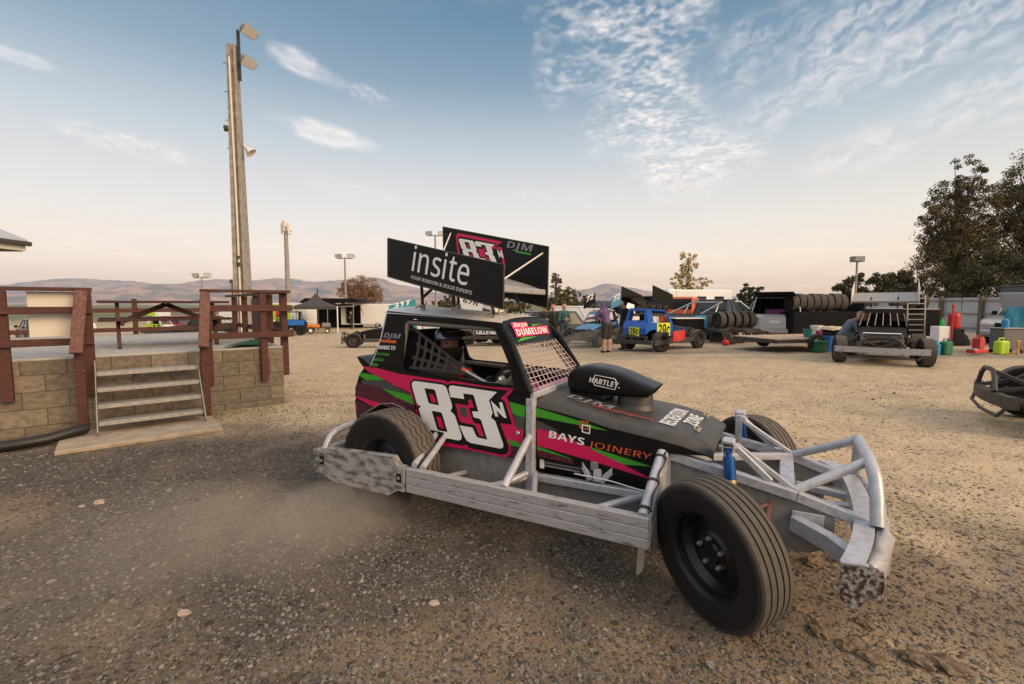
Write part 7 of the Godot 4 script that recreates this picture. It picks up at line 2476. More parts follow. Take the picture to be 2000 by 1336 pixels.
func fingers(b: MB, wrist: Vector3, dir: Vector3, side: Vector3, curl: Vector3) -> void:
	b.tint(SKIN)
	for i in 4:
		var o := wrist + dir * 0.075 + side * (0.027 - i * 0.018)
		var l: float = [0.030, 0.036, 0.033, 0.025][i]
		b.tube([wrist + dir * 0.03 + side * (0.018 - i * 0.012), o, o + (dir + curl * 0.6).normalized() * l, o + (dir + curl * 0.6).normalized() * l + (dir * 0.4 + curl).normalized() * l], 0.0095, 6)
	b.tube([wrist + dir * 0.02 + side * 0.02, wrist + dir * 0.045 + side * 0.045, wrist + dir * 0.075 + side * 0.048 + curl * 0.015], 0.0105, 6)

# legs, arms: lists of joints in body space, x forward
func person(label: String, at: Vector3, turn: float, c: Dictionary, pose := {}) -> Node3D:
	var t := thing("person", label, "person", at, turn)
	var hip: Vector3 = pose.get("hip", Vector3(0, 0.94, 0))
	var chest: Vector3 = pose.get("chest", Vector3(0.01, 1.34, 0))
	var head: Vector3 = pose.get("head", Vector3(0.035, 1.63, 0))
	var top: Color = c.top
	var low: Color = c.low
	var shin: Color = c.get("shin", low)
	var fore: Color = c.get("fore", top)
	var B := []
	var K := []
	var add := func(a: Vector3, ra: float, b: Vector3, rb: float, k: Color) -> void:
		B.append([a, ra, b, rb])
		K.append(k)
	var up := (chest - hip).normalized()
	var neck := chest + up * 0.14
	add.call(hip + Vector3(0, 0, -0.07), 0.115, hip + Vector3(0, 0, 0.07), 0.115, low)
	add.call(hip + up * 0.10, 0.135, chest, 0.150, top)
	add.call(chest + up * 0.06 + Vector3(0, 0, -0.14), 0.075, chest + up * 0.06 + Vector3(0, 0, 0.14), 0.075, top)
	add.call(neck - up * 0.04, 0.058, head - up * 0.04, 0.055, c.get("neck", SKIN))
	add.call(head + Vector3(0.008, -0.03, 0), 0.076, head + Vector3(0.0, 0.045, 0), 0.088, SKIN)
	add.call(head + Vector3(-0.025, 0.04, 0), 0.086, head + Vector3(-0.015, 0.068, 0), 0.082, c.hair)
	add.call(head + Vector3(0.085, -0.005, 0), 0.012, head + Vector3(0.098, -0.028, 0), 0.016, SKIN)
	for s in [-1.0, 1.0]:
		add.call(head + Vector3(-0.005, -0.01, 0.085 * s), 0.014, head + Vector3(-0.01, 0.02, 0.088 * s), 0.016, SKIN)
	if c.get("hood", false):
		add.call(neck + Vector3(-0.06, 0.02, -0.07), 0.06, neck + Vector3(-0.06, 0.02, 0.07), 0.06, top)
	var arms: Array = pose.get("arms", [[Vector3(0.0, 1.12, -0.24), Vector3(0.05, 0.86, -0.25)], [Vector3(0.0, 1.12, 0.24), Vector3(0.05, 0.86, 0.25)]])
	var legs: Array = pose.get("legs", [[Vector3(0.02, 0.50, -0.10), Vector3(-0.01, 0.09, -0.11)], [Vector3(0.03, 0.50, 0.10), Vector3(0.0, 0.09, 0.11)]])
	var hands := MB.new()
	for i in 2:
		var s := -1.0 if i == 0 else 1.0
		var sh := chest + up * 0.07 + Vector3(0, 0, 0.185 * s)
		add.call(sh, 0.066, arms[i][0], 0.050, top)
		add.call(arms[i][0], 0.047, arms[i][1], 0.034, fore)
		var d: Vector3 = (arms[i][1] - arms[i][0]).normalized()
		add.call(arms[i][1], 0.032, arms[i][1] + d * 0.06, 0.034, SKIN)
		var sd := d.cross(Vector3(0, 0, 1)).normalized()
		fingers(hands, arms[i][1], d, sd, Vector3(0.5, -0.2, -0.5 * s).normalized())
		var hp := hip + Vector3(0, -0.02, 0.10 * s)
		add.call(hp, 0.098, legs[i][0], 0.070, low)
		add.call(legs[i][0], 0.062, legs[i][1], 0.042, shin)
		add.call(legs[i][1] + Vector3(0.0, -0.035, 0), 0.046, legs[i][1] + Vector3(0.15, -0.055, 0.0), 0.036, c.get("shoe", Color(0.02, 0.02, 0.02)))
		if c.get("shorts", false):
			add.call(hp, 0.108, hp.lerp(legs[i][0], 0.85), 0.092, low)
	part(t, "body", flesh(B, K, 0.021), M.skin)
	part(t, "hand", hands, M.skin)
	return t

func build_people() -> void:
	var black := Color(0.016, 0.016, 0.018)
	var jean := Color(0.03, 0.04, 0.07)
	var cross := {"arms": [[Vector3(0.06, 1.08, -0.25), Vector3(0.20, 1.10, -0.02)], [Vector3(0.06, 1.08, 0.25), Vector3(0.21, 1.14, 0.02)]]}
	person("onlooker in black top and cap behind the windscreen pillar", on(1.35, -19.6), yaw_of(0.2, 1.0), {"top": black, "low": jean, "hair": Color(0.02, 0.02, 0.02)}, cross)
	person("red-haired onlooker in black standing in the middle of three", on(1.72, -20.0), yaw_of(0.0, 1.0), {"top": Color(0.02, 0.017, 0.017), "low": black, "hair": Color(0.20, 0.07, 0.03)})
	person("onlooker in a dark green jacket beside the number 72 car", on(2.10, -19.3), yaw_of(0.4, 0.9), {"top": Color(0.02, 0.085, 0.075), "low": jean, "hair": Color(0.05, 0.035, 0.025)}, cross)
	person("man in purple hoodie and black shorts leaning on the number 72 car", on(3.15, -15.7), yaw_of(-0.5, -0.85), {"top": Color(0.105, 0.055, 0.15), "low": black, "shin": SKIN, "shorts": true, "hood": true, "hair": Color(0.10, 0.05, 0.13), "neck": Color(0.10, 0.05, 0.13)}, {"chest": Vector3(0.14, 1.30, 0), "head": Vector3(0.26, 1.54, 0), "arms": [[Vector3(0.28, 1.16, -0.30), Vector3(0.45, 1.14, -0.42)], [Vector3(0.25, 1.12, 0.24), Vector3(0.48, 1.12, 0.20)]]})
	person("man in black with a cap between the purple hoodie and the blue car", on(4.05, -17.0), yaw_of(-0.7, -0.7), {"top": black, "low": Color(0.03, 0.03, 0.032), "hair": Color(0.03, 0.025, 0.02)})
	person("person in black standing in the open side of the white trailer", on(-16.35, -48.2), yaw_of(-0.3, 0.95), {"top": black, "low": black, "hair": Color(0.05, 0.03, 0.02)}, cross)
	person("grey-haired man in blue-grey shirt and shorts sitting bent over the stripped race car", on(10.15, -14.35), yaw_of(0.86, 0.50), {"top": Color(0.115, 0.165, 0.21), "fore": Color(0.115, 0.165, 0.21), "low": Color(0.09, 0.12, 0.13), "shin": SKIN, "shorts": true, "hair": Color(0.42, 0.38, 0.32)}, {"hip": Vector3(-0.12, 0.58, 0), "chest": Vector3(0.10, 0.93, 0), "head": Vector3(0.33, 1.17, 0), "arms": [[Vector3(0.26, 0.72, -0.24), Vector3(0.47, 0.80, -0.08)], [Vector3(0.26, 0.72, 0.24), Vector3(0.48, 0.82, 0.06)]], "legs": [[Vector3(0.28, 0.60, -0.14), Vector3(0.24, 0.12, -0.15)], [Vector3(0.28, 0.52, 0.14), Vector3(0.12, 0.12, 0.16)]]})
	var b := MB.new()
	b.box(Vector3(0, 0.22, 0), Vector3(0.4, 0.44, 0.34), Basis(), 0.01)
	b.box(Vector3(0, 0.12, 0), Vector3(0.41, 0.02, 0.35), Basis(), 0.0)
	var st := one("work_stool", b, M.frame_dark, "dark box stool under the man in the blue-grey shirt", "stool")
	st.position = on(10.05, -14.41)
	st.rotation.y = 0.5

# ---------------------------------------------------------------- gear in the pits
func loose_tyre(label: String, xf: Transform3D, group: String, rim := true) -> void:
	var t := thing("tyre_spare", label, "tyre", xf.origin, 0.0, group)
	t.basis = xf.basis
	part(t, "tyre", tyre_mesh(0.345, 0.26, 0.195, "plain", Color(0.075, 0.07, 0.064)), M.rubber)
	if rim:
		part(t, "rim", rim_mesh(0.195, 0.26), M.rim_grey)

func bucket(called: String, label: String, at: Vector3, r: float, h: float, m: Material, cat := "bucket", lid: Material = null) -> void:
	var t := thing(called, label, cat, at)
	var b := MB.new()
	b.lathe([Vector2(0.0, 0.0), Vector2(r * 0.85, 0.0), Vector2(r, h), Vector2(r * 1.06, h), Vector2(r * 1.06, h - 0.03), Vector2(r * 0.96, h - 0.03), Vector2(r * 0.8, 0.03), Vector2(0, 0.03)], Transform3D(), 18)
	part(t, "bucket_body", b, m)
	b = MB.new()
	var arc := []
	for i in 9:
		var a := PI * i / 8.0
		arc.append(Vector3(cos(a) * r, h - 0.02 + sin(a) * r * 0.55, 0))
	b.tube(arc, 0.006, 5)
	part(t, "handle", b, M.frame_dark)
	if lid:
		b = MB.new()
		b.lathe([Vector2(0.0, h + 0.025), Vector2(r * 1.08, h + 0.02), Vector2(r * 1.08, h - 0.01)], Transform3D(), 18)
		part(t, "lid", b, lid)

func jerry_can(label: String, at: Vector3, turn: float, m: Material, s := 1.0) -> void:
	var t := thing("jerry_can", label, "fuel can", at, turn, "plastic cans in the pits")
	var b := MB.new()
	b.box(Vector3(0, 0.19, 0) * s, Vector3(0.34, 0.38, 0.20) * s, Basis(), 0.04 * s)
	part(t, "can_body", b, m)
	b = MB.new()
	b.tube([Vector3(-0.11, 0.36, 0) * s, Vector3(-0.10, 0.45, 0) * s, Vector3(0.06, 0.45, 0) * s, Vector3(0.08, 0.36, 0) * s], 0.02 * s, 7)
	part(t, "handle", b, m)
	b = MB.new()
	b.lathe([Vector2(0.035, 0.36), Vector2(0.035, 0.43), Vector2(0.0, 0.43)], Transform3D(Basis() * s, Vector3(0.12, 0, 0) * s), 10)
	part(t, "cap", b, M.frame_dark)

func trailer_deck(label: String, at: Vector3, turn: float, L: float, W: float, h: float, deck: Material) -> Node3D:
	var t := thing("flat_trailer", label, "trailer", at, turn, "trailers in the pits")
	var n := int(W / 0.22)
	for i in n:
		var b := MB.new()
		b.box(Vector3(0, h, -W * 0.5 + (i + 0.5) * W / n), Vector3(L, 0.035, W / n - 0.008), Basis(), 0.003)
		part(t, "deck_board", b, deck)
	var b := MB.new()
	for z in [-W * 0.5, W * 0.5]:
		b.bar(Vector3(-L * 0.5, h - 0.07, z), Vector3(L * 0.5, h - 0.07, z), 0.05, 0.10)
	for x in [-L * 0.5, L * 0.5]:
		b.bar(Vector3(x, h - 0.07, -W * 0.5), Vector3(x, h - 0.07, W * 0.5), 0.05, 0.12)
	b.bar(Vector3(L * 0.5, h - 0.08, 0), Vector3(L * 0.5 + 1.0, h - 0.08, 0), 0.07, 0.08)
	part(t, "trailer_frame", b, M.frame_dark)
	for z in [-1.0, 1.0]:
		wheel(t, Transform3D(Basis() if z > 0 else Basis(Vector3.UP, PI), Vector3(-0.1, 0.29, z * (W * 0.5 + 0.12))), 0.29, 0.17, 0.17, "plain", Color(0.03, 0.03, 0.03), M.alu)
	return t

func build_pits() -> void:
	var b: MB
	var t: Node3D
	M.green_plastic = mat(lin(0.01, 0.13, 0.06), 0.4)
	M.teal_plastic = mat(lin(0.02, 0.16, 0.15), 0.4)
	M.blue_plastic = mat(lin(0.008, 0.11, 0.40), 0.4)
	M.cyan_plastic = mat(lin(0.02, 0.22, 0.42), 0.4)
	M.orange_plastic = mat(lin(0.60, 0.20, 0.02), 0.45)
	# covered trailer with a row of tyres on top
	t = thing("tyre_trailer", "black-sheeted trailer carrying a row of eight race tyres on its roof", "trailer", on(12.2, -19.2), yaw_of(1.0, -0.06), "trailers in the pits")
	b = MB.new()
	b.box(Vector3(0, 0.72, 0), Vector3(2.75, 1.02, 1.5), Basis(), 0.05)
	part(t, "trailer_cover", b, M.black_cloth)
	b = MB.new()
	b.box(Vector3(1.52, 1.25, 0.2), Vector3(0.28, 1.35, 1.3), Basis(), 0.03)
	part(t, "end_bin", b, M.dark)
	for z in [-0.75, 0.75]:
		wheel(t, Transform3D(Basis() if z > 0 else Basis(Vector3.UP, PI), Vector3(0, 0.29, z)), 0.29, 0.17, 0.17, "plain", Color(0.03, 0.03, 0.03), M.alu)
	var ord := ["first", "second", "third", "fourth", "fifth", "sixth", "seventh", "eighth"]
	for i in 8:
		loose_tyre("race tyre on the black-sheeted trailer, %s from the left" % ord[i], Transform3D(Basis(Vector3.UP, PI / 2 + 0.06), on(11.08 + i * 0.283, -18.85 + i * -0.017, 1.59 + 0.02 * sin(i * 2.3))), "tyres on the black-sheeted trailer")
	# flat trailer with buckets
	trailer_deck("low flat trailer with pale plywood deck and buckets on it", on(9.55, -16.2), yaw_of(0.96, -0.28), 3.1, 1.9, 0.42, M.plywood)
	b = MB.new()
	b.box(Vector3.ZERO, Vector3(0.42, 0.13, 0.01), Basis(), 0.003)
	var o := one("trailer_plate", b, M.white, "white number plate on the rear edge of the plywood trailer", "plate")
	o.position = on(8.75, -14.98, 0.33)
	o.rotation.y = 0.28
	bucket("white_bucket", "white paint bucket standing on the plywood trailer", on(10.22, -15.9, 0.45), 0.17, 0.34, M.white, "bucket", M.white)
	bucket("teal_bucket", "teal watering bucket on the plywood trailer", on(9.75, -15.6, 0.45), 0.14, 0.26, M.teal_plastic)
	bucket("pink_tub", "pink tub beside the white bucket on the plywood trailer", on(10.05, -15.5, 0.45), 0.09, 0.20, mat(lin(0.4, 0.02, 0.14), 0.5), "tub")
	bucket("blue_bucket", "bright blue bucket on the ground in front of the plywood trailer", on(10.2, -15.35), 0.20, 0.50, M.blue_plastic)
	b = MB.new()
	b.box(Vector3(0, 0.17, 0), Vector3(0.42, 0.32, 0.30), Basis(), 0.03)
	b.box(Vector3(0, 0.34, 0), Vector3(0.46, 0.04, 0.34), Basis(), 0.015)
	o = one("green_crate", b, M.green_plastic, "dark green crate beside the bright blue bucket", "crate")
	o.position = on(9.78, -15.05)
	o.rotation.y = 0.3
	t = thing("black_bin", "black bin with a cream cloth over it left of the crouching man", "bin", on(10.65, -15.75))
	b = MB.new()
	b.lathe([Vector2(0.0, 0.0), Vector2(0.27, 0.0), Vector2(0.32, 0.72), Vector2(0.34, 0.72), Vector2(0.34, 0.68)], Transform3D(), 20)
	part(t, "bin_body", b, M.dark)
	b = MB.new()
	var rows := []
	for i in 7:
		var row := PackedVector3Array()
		for j in 12:
			var a := TAU * j / 12.0
			var r := 0.37 * i / 6.0
			row.append(Vector3(cos(a) * r, 0.78 - (0.10 if i == 6 else 0.0) + 0.02 * sin(a * 5.0) * i / 6.0, sin(a) * r))
		rows.append(row)
	b.loft(rows, true, false, true)
	part(t, "cloth", b, mat(lin(0.55, 0.46, 0.32), 0.9))
	# ladder rack trailer
	t = thing("rack_trailer", "black trailer with a pale ladder rack and tyres on its top frame", "trailer", on(16.6, -19.8), yaw_of(1.0, 0.1), "trailers in the pits")
	b = MB.new()
	b.box(Vector3(0, 0.75, -0.4), Vector3(2.1, 1.1, 1.2), Basis(), 0.05)
	part(t, "trailer_body", b, M.dark)
	for x in [-0.44, 0.22]:
		b = MB.new()
		b.bar(Vector3(x, 0.1, 0.55), Vector3(x, 1.86, 0.45), 0.05, 0.05, Vector3(0, 0, 1))
		part(t, "ladder_rail", b, M.alu)
	for i in 8:
		b = MB.new()
		b.bar(Vector3(-0.44, 0.25 + i * 0.215, 0.545 - i * 0.012), Vector3(0.22, 0.25 + i * 0.215, 0.545 - i * 0.012), 0.06, 0.035)
		part(t, "rung", b, M.alu)
	b = MB.new()
	b.bar(Vector3(-1.0, 1.32, 0.3), Vector3(0.9, 1.32, 0.3), 0.05, 0.05)
	b.bar(Vector3(-1.0, 1.32, -0.9), Vector3(0.9, 1.32, -0.9), 0.05, 0.05)
	part(t, "top_frame", b, M.alu)
	for i in 3:
		loose_tyre("race tyre on the ladder rack trailer, %s from the left" % ord[i], Transform3D(Basis(Vector3.UP, PI / 2 - 0.1), on(15.95 + i * 0.48, -19.7, 1.62)), "tyres on the ladder rack")
	for p in [[1.15, 0.75, 0.5]]:
		t = thing("red_drum", "red plastic drum beside the ladder rack", "drum", on(17.35, -18.6))
		b = MB.new()
		b.lathe([Vector2(0.0, 0.55), Vector2(0.17, 0.56), Vector2(0.19, 0.62), Vector2(0.19, 1.05), Vector2(0.16, 1.15), Vector2(0.05, 1.17), Vector2(0.05, 1.23), Vector2(0, 1.23)], Transform3D(), 18)
		part(t, "drum_body", b, M.red)
		b = MB.new()
		b.box(Vector3(0, 0.28, 0), Vector3(0.5, 0.54, 0.4), Basis(), 0.02)
		part(t, "stand", b, M.dark)
	t = thing("white_cabinet", "white cabinet with a green spray bottle on it", "cabinet", on(14.75, -16.3))
	b = MB.new()
	b.box(Vector3(0, 0.40, 0), Vector3(0.42, 0.72, 0.36), Basis(), 0.02)
	part(t, "cabinet_body", b, M.white)
	b = MB.new()
	b.lathe([Vector2(0.0, 0.76), Vector2(0.06, 0.76), Vector2(0.06, 0.92), Vector2(0.025, 0.98), Vector2(0.03, 1.05), Vector2(0, 1.05)], Transform3D(Basis(), Vector3(0, 0, 0.05)), 12)
	part(t, "spray_bottle", b, mat(lin(0.03, 0.45, 0.05), 0.4))
	b = MB.new()
	b.tube([Vector3(0, 0, 0), Vector3(0.01, 1.45, 0)], 0.028, 8)
	b.tube([Vector3(0.01, 1.35, 0), Vector3(0.01, 1.5, 0)], 0.04, 8)
	one("red_pole", b, M.red, "upright red broom-like pole right of the white cabinet", "pole").position = on(14.95, -16.1)
	t = thing("blue_bottle", "light blue plastic bottle on the gravel behind the stripped car", "bottle", on(12.75, -14.2))
	b = MB.new()
	b.lathe([Vector2(0, 0.0), Vector2(0.11, 0.0), Vector2(0.115, 0.30), Vector2(0.05, 0.37), Vector2(0.045, 0.42), Vector2(0, 0.42)], Transform3D(), 16)
	part(t, "bottle_body", b, M.cyan_plastic)
	jerry_can("dark green plastic can beside the light blue bottle", on(13.05, -14.2), 0.3, M.green_plastic, 1.05)
	jerry_can("lime-yellow jerry can at the right edge", on(14.72, -14.2), 0.2, M.lime, 1.1)
	jerry_can("red fuel can behind the lime-yellow jerry can", on(15.4, -15.6), 0.4, M.red, 1.1)
	t = thing("jack_stand", "orange steel jack stand beside the lime-yellow jerry can", "jack stand", on(14.95, -13.95))
	for i in 4:
		var a := PI / 4 + i * PI / 2
		b = MB.new()
		b.bar(Vector3(cos(a) * 0.15, 0.01, sin(a) * 0.15), Vector3(cos(a) * 0.03, 0.33, sin(a) * 0.03), 0.03, 0.012, Vector3(0, 1, 0))
		part(t, "leg", b, M.orange_plastic)
	b = MB.new()
	b.box(Vector3(0, 0.36, 0), Vector3(0.05, 0.14, 0.05), Basis(), 0.005)
	b.bar(Vector3(-0.07, 0.43, 0), Vector3(0.07, 0.43, 0), 0.04, 0.03)
	part(t, "saddle", b, M.orange_plastic)
	t = thing("trolley_jack", "red and silver trolley jack lying before the silver pickup", "jack", on(14.0, -14.2), 0.3)
	b = MB.new()
	b.box(Vector3(0, 0.10, 0), Vector3(0.62, 0.10, 0.24), Basis(), 0.02)
	part(t, "jack_body", b, M.red)
	b = MB.new()
	b.bar(Vector3(0.1, 0.12, 0), Vector3(0.15, 1.15, -0.1), 0.03, 0.03, Vector3(0, 0, 1))
	part(t, "jack_handle", b, M.frame_dark)
	b = MB.new()
	b.box(Vector3(-0.2, 0.16, 0), Vector3(0.22, 0.05, 0.18), Basis(), 0.01)
	part(t, "jack_arm", b, M.alu)
	t = thing("tool_cart", "grey tool cart with a blue jug at the right edge", "cart", on(15.3, -14.6))
	b = MB.new()
	b.box(Vector3(0, 0.45, 0), Vector3(0.7, 0.62, 0.45), Basis(), 0.02)
	part(t, "cart_body", b, mat(lin(0.10, 0.10, 0.10), 0.5))
	b = MB.new()
	b.box(Vector3(0, 0.775, 0), Vector3(0.78, 0.03, 0.5), Basis(), 0.008)
	part(t, "cart_top", b, M.alu)
	b = MB.new()
	b.lathe([Vector2(0, 0.79), Vector2(0.09, 0.79), Vector2(0.09, 1.02), Vector2(0.03, 1.08), Vector2(0, 1.08)], Transform3D(Basis(), Vector3(-0.15, 0, 0.05)), 14)
	part(t, "jug", b, M.cyan_plastic)
	for p in [[-0.3, -0.18], [0.3, -0.18], [-0.3, 0.18], [0.3, 0.18]]:
		b = MB.new()
		b.lathe([Vector2(0, -0.02), Vector2(0.06, -0.02), Vector2(0.06, 0.02), Vector2(0, 0.02)], Transform3D(Basis(Vector3(1, 0, 0), Vector3(0, 0, 1), Vector3(0, -1, 0)), Vector3(p[0], 0.07, p[1])), 12)
		part(t, "castor", b, M.dark)
	b = MB.new()
	rows = []
	for i in 6:
		var row := PackedVector3Array()
		for j in 10:
			var a := TAU * j / 10.0
			var r := 0.02 + 0.55 * sin((i / 5.0) * PI * 0.5)
			row.append(Vector3(cos(a) * r * 1.2, 0.55 * cos((i / 5.0) * PI * 0.5) * (1.0 + 0.12 * sin(a * 3.0)), sin(a) * r * 0.7))
		rows.append(row)
	b.loft(rows, true, false, true)
	one("black_tarp", b, M.black_cloth, "heap of black tarpaulin behind the white cabinet", "tarp").position = on(16.3, -17.6)
	b = MB.new()
	rows = []
	for i in 5:
		var row := PackedVector3Array()
		for j in 7:
			row.append(Vector3(0.04 * sin(j * 2.1 + i), 0.55 + i * 0.22, -0.45 + j * 0.15))
		rows.append(row)
	b.loft(rows, false, false, true)
	o = one("blue_cover", b, mat(lin(0.01, 0.16, 0.26), 0.8), "hanging teal-blue cover cut by the right edge of the view", "cover")
	o.position = on(16.35, -15.2)
	o.rotation.y = 1.3
	# corrugated fence
	t = thing("metal_fence", "pale grey corrugated metal fence with timber posts", "fence")
	var fa := Vector3(20.9, 0, -29.5)
	var fb := Vector3(23.6, 0, -19.6)
	var n := 12
	for i in n:
		var p := fa.lerp(fb, float(i) / n)
		var q := fa.lerp(fb, float(i + 1) / n - 0.004)
		b = MB.new()
		rows = []
		for k in 2:
			var row := PackedVector3Array()
			for j in 25:
				var f := j / 24.0
				row.append(p.lerp(q, f) + Vector3(0.018 * sin(f * 12.0 * TAU) - 0.03 * (i % 2) * 0.1, 0.12 + k * 1.72, 0))
			rows.append(row)
		b.loft(rows, false, false, true)
		part(t, "fence_sheet", b, M.fence)
	for i in 7:
		var p := fa.lerp(fb, i / 6.0)
		plank(t, "post", p + Vector3(-0.10, 0, 0), p + Vector3(-0.10, 1.92, 0), 0.15, 0.15, M.bark_brown, Vector3(0, 0, 1))
	for y in [0.35, 1.05, 1.70]:
		plank(t, "rail", fa + Vector3(-0.06, y, 0), fb + Vector3(-0.06, y, 0), 0.04, 0.08, M.grey_panel)
	# gear before the grey pickup
	loose_tyre("bare wheel leaning in front of the tyre trailers", Transform3D(Basis(Vector3.UP, 0.45) * Basis(Vector3(1, 0, 0), -0.22), on(8.55, -18.5, 0.33)), "loose wheels on the gravel")
	t = trailer_deck("small tyre trailer with a stack of tyres behind the leaning wheel", on(9.1, -19.6), yaw_of(0.97, -0.2), 2.0, 1.1, 0.55, M.frame_dark)
	for i in 5:
		loose_tyre("tyre stacked on the small trailer behind the leaning wheel, %s from the left" % ord[i], Transform3D(Basis(Vector3.UP, PI / 2 + 0.2), on(8.45 + i * 0.33, -19.35 - i * 0.06, 0.92)), "tyres on the small trailer")
	t = trailer_deck("tyre trailer in front of the orange truck", on(6.9, -23.5), yaw_of(1.0, 0.0), 2.4, 1.2, 1.2, M.frame_dark)
	for i in 5:
		loose_tyre("tyre on the high trailer behind the blue race car, %s from the left" % ord[i], Transform3D(Basis(Vector3.UP, PI / 2), on(6.2 + i * 0.31, -23.3, 1.58)), "tyres on the high trailer")
	t = thing("watering_can", "green watering can hanging by the grey pickup", "watering can", on(8.65, -20.1, 0.0))
	b = MB.new()
	b.lathe([Vector2(0, 0.35), Vector2(0.15, 0.35), Vector2(0.13, 0.68), Vector2(0, 0.70)], Transform3D(), 14)
	b.tube([Vector3(-0.12, 0.42, 0), Vector3(-0.30, 0.66, 0)], 0.02, 6)
	part(t, "can_body", b, M.green_plastic)
	b = MB.new()
	b.box(Vector3(0, 0.17, 0), Vector3(0.4, 0.34, 0.35), Basis(), 0.01)
	part(t, "stand", b, M.frame_dark)
	t = thing("floor_jack", "small red jack stand in front of the leaning wheel", "jack stand", on(8.15, -18.0))
	b = MB.new()
	b.box(Vector3(0, 0.10, 0), Vector3(0.24, 0.2, 0.2), Basis(Vector3(0, 0, 1), 0.1), 0.05)
	part(t, "jack_body", b, M.red)
	b = MB.new()
	b.tube([Vector3(0, 0.15, 0), Vector3(-0.05, 0.30, 0)], 0.03, 8)
	part(t, "saddle", b, M.red)
	t = thing("work_table", "folding table with a white top and black skirt behind the blue car", "table", on(7.3, -19.8), yaw_of(0.98, -0.15))
	b = MB.new()
	b.box(Vector3(0, 1.02, 0), Vector3(1.3, 0.04, 0.6), Basis(), 0.008)
	part(t, "table_top", b, M.white)
	b = MB.new()
	b.box(Vector3(0, 0.62, 0), Vector3(1.25, 0.74, 0.54), Basis(), 0.01)
	part(t, "skirt", b, M.black_cloth)
	b = MB.new()
	b.box(Vector3(0, 0.25, 0), Vector3(0.45, 0.85, 0.3), Basis(), 0.03)
	o = one("blue_cooler", b, M.cyan_plastic, "upright blue cooler at the tail of the grey pickup", "cooler")
	o.position = on(8.15, -20.5, 0.42)
	# shelters, trailer and vehicles at the left
	t = thing("canopy_tent", "black pop-up canopy tent with a pointed top", "tent", on(-17.1, -41.5), 0.35)
	b = MB.new()
	var s := 1.75
	for i in 4:
		var a0 := PI / 4 + i * PI / 2
		var a1 := a0 + PI / 2
		var c0 := Vector3(cos(a0), 0, sin(a0)) * s * 1.414
		var c1 := Vector3(cos(a1), 0, sin(a1)) * s * 1.414
		b.quad(c0 + Vector3(0, 2.3, 0), c1 + Vector3(0, 2.3, 0), c1 * 0.35 + Vector3(0, 2.75, 0), c0 * 0.35 + Vector3(0, 2.75, 0))
		b.tri(c0 * 0.35 + Vector3(0, 2.75, 0), c1 * 0.35 + Vector3(0, 2.75, 0), Vector3(0, 3.45, 0))
		b.quad(c0 + Vector3(0, 2.05, 0), c1 + Vector3(0, 2.05, 0), c1 + Vector3(0, 2.3, 0), c0 + Vector3(0, 2.3, 0))
	part(t, "canopy", b, mat(lin(0.045, 0.043, 0.043), 0.85))
	for i in 4:
		var a := PI / 4 + i * PI / 2
		b = MB.new()
		b.bar(Vector3(cos(a), 0, sin(a)) * s * 1.4, Vector3(cos(a), 0, sin(a)) * s * 1.4 + Vector3(0, 2.3, 0), 0.09, 0.09, Vector3(0, 0, 1))
		part(t, "leg", b, M.white)
	t = thing("awning", "long black flat awning behind the canopy tent", "awning", on(-18.5, -49.0))
	b = MB.new()
	b.prism(pv([-3.0, 2.5, 3.4, 2.75, 2.6, 3.05, -2.2, 3.1]), Transform3D(Basis(), Vector3(0, 0, -2.0)), 3.5)
	part(t, "awning_roof", b, M.black_cloth)
	b = MB.new()
	b.box(Vector3(-0.2, 1.25, -1.9), Vector3(5.4, 2.5, 0.05), Basis(), 0.0)
	part(t, "back_wall", b, M.black_cloth)
	for x in [-2.8, 0.0, 2.6]:
		b = MB.new()
		b.bar(Vector3(x, 0, 1.4), Vector3(x, 2.6, 1.4), 0.06, 0.06, Vector3(0, 0, 1))
		part(t, "leg", b, M.alu)
	t = thing("enclosed_trailer", "white box trailer with its side door open and raised", "trailer", on(-14.6, -50.6), yaw_of(1.0, 0.02), "trailers in the pits")
	b = MB.new()
	b.box(Vector3(1.0, 1.45, 0), Vector3(4.4, 2.15, 2.2), Basis(), 0.06)
	part(t, "trailer_box", b, M.car_white)
	b = MB.new()
	for y in [0.40, 2.48]:
		b.box(Vector3(-2.2, y, 0), Vector3(2.0, 0.08, 2.2), Basis(), 0.02)
	b.box(Vector3(-2.2, 1.45, -1.07), Vector3(2.0, 2.1, 0.05), Basis(), 0.0)
	b.box(Vector3(-3.2, 1.45, 0), Vector3(0.06, 2.15, 2.2), Basis(), 0.01)
	part(t, "open_bay", b, M.car_white)
	b = MB.new()
	b.bar(Vector3(-2.2, 2.50, 1.1), Vector3(-2.4, 2.25, 2.5), 1.9, 0.05, Vector3.UP, 0.01)
	part(t, "raised_door", b, M.car_white)
	b = MB.new()
	b.bar(Vector3(-1.25, 2.45, 1.12), Vector3(-0.85, 1.5, 1.13), 0.05, 0.05)
	part(t, "door_strut", b, M.alu)
	for x in [0.6, 1.3]:
		wheel(t, Transform3D(Basis(), Vector3(x, 0.3, 1.0)), 0.3, 0.2, 0.18, "plain", Color(0.03, 0.03, 0.03), M.alu)
		wheel(t, Transform3D(Basis(Vector3.UP, PI), Vector3(x, 0.3, -1.0)), 0.3, 0.2, 0.18, "plain", Color(0.03, 0.03, 0.03), M.alu)
	t = thing("race_transporter", "white transporter with a lime and red splash beside the tent", "trailer", on(-20.6, -45.0), yaw_of(1.0, 0.1))
	b = MB.new()
	b.box(Vector3(0, 1.5, 0), Vector3(3.4, 2.2, 2.0), Basis(), 0.05)
	part(t, "trailer_box", b, M.car_white)
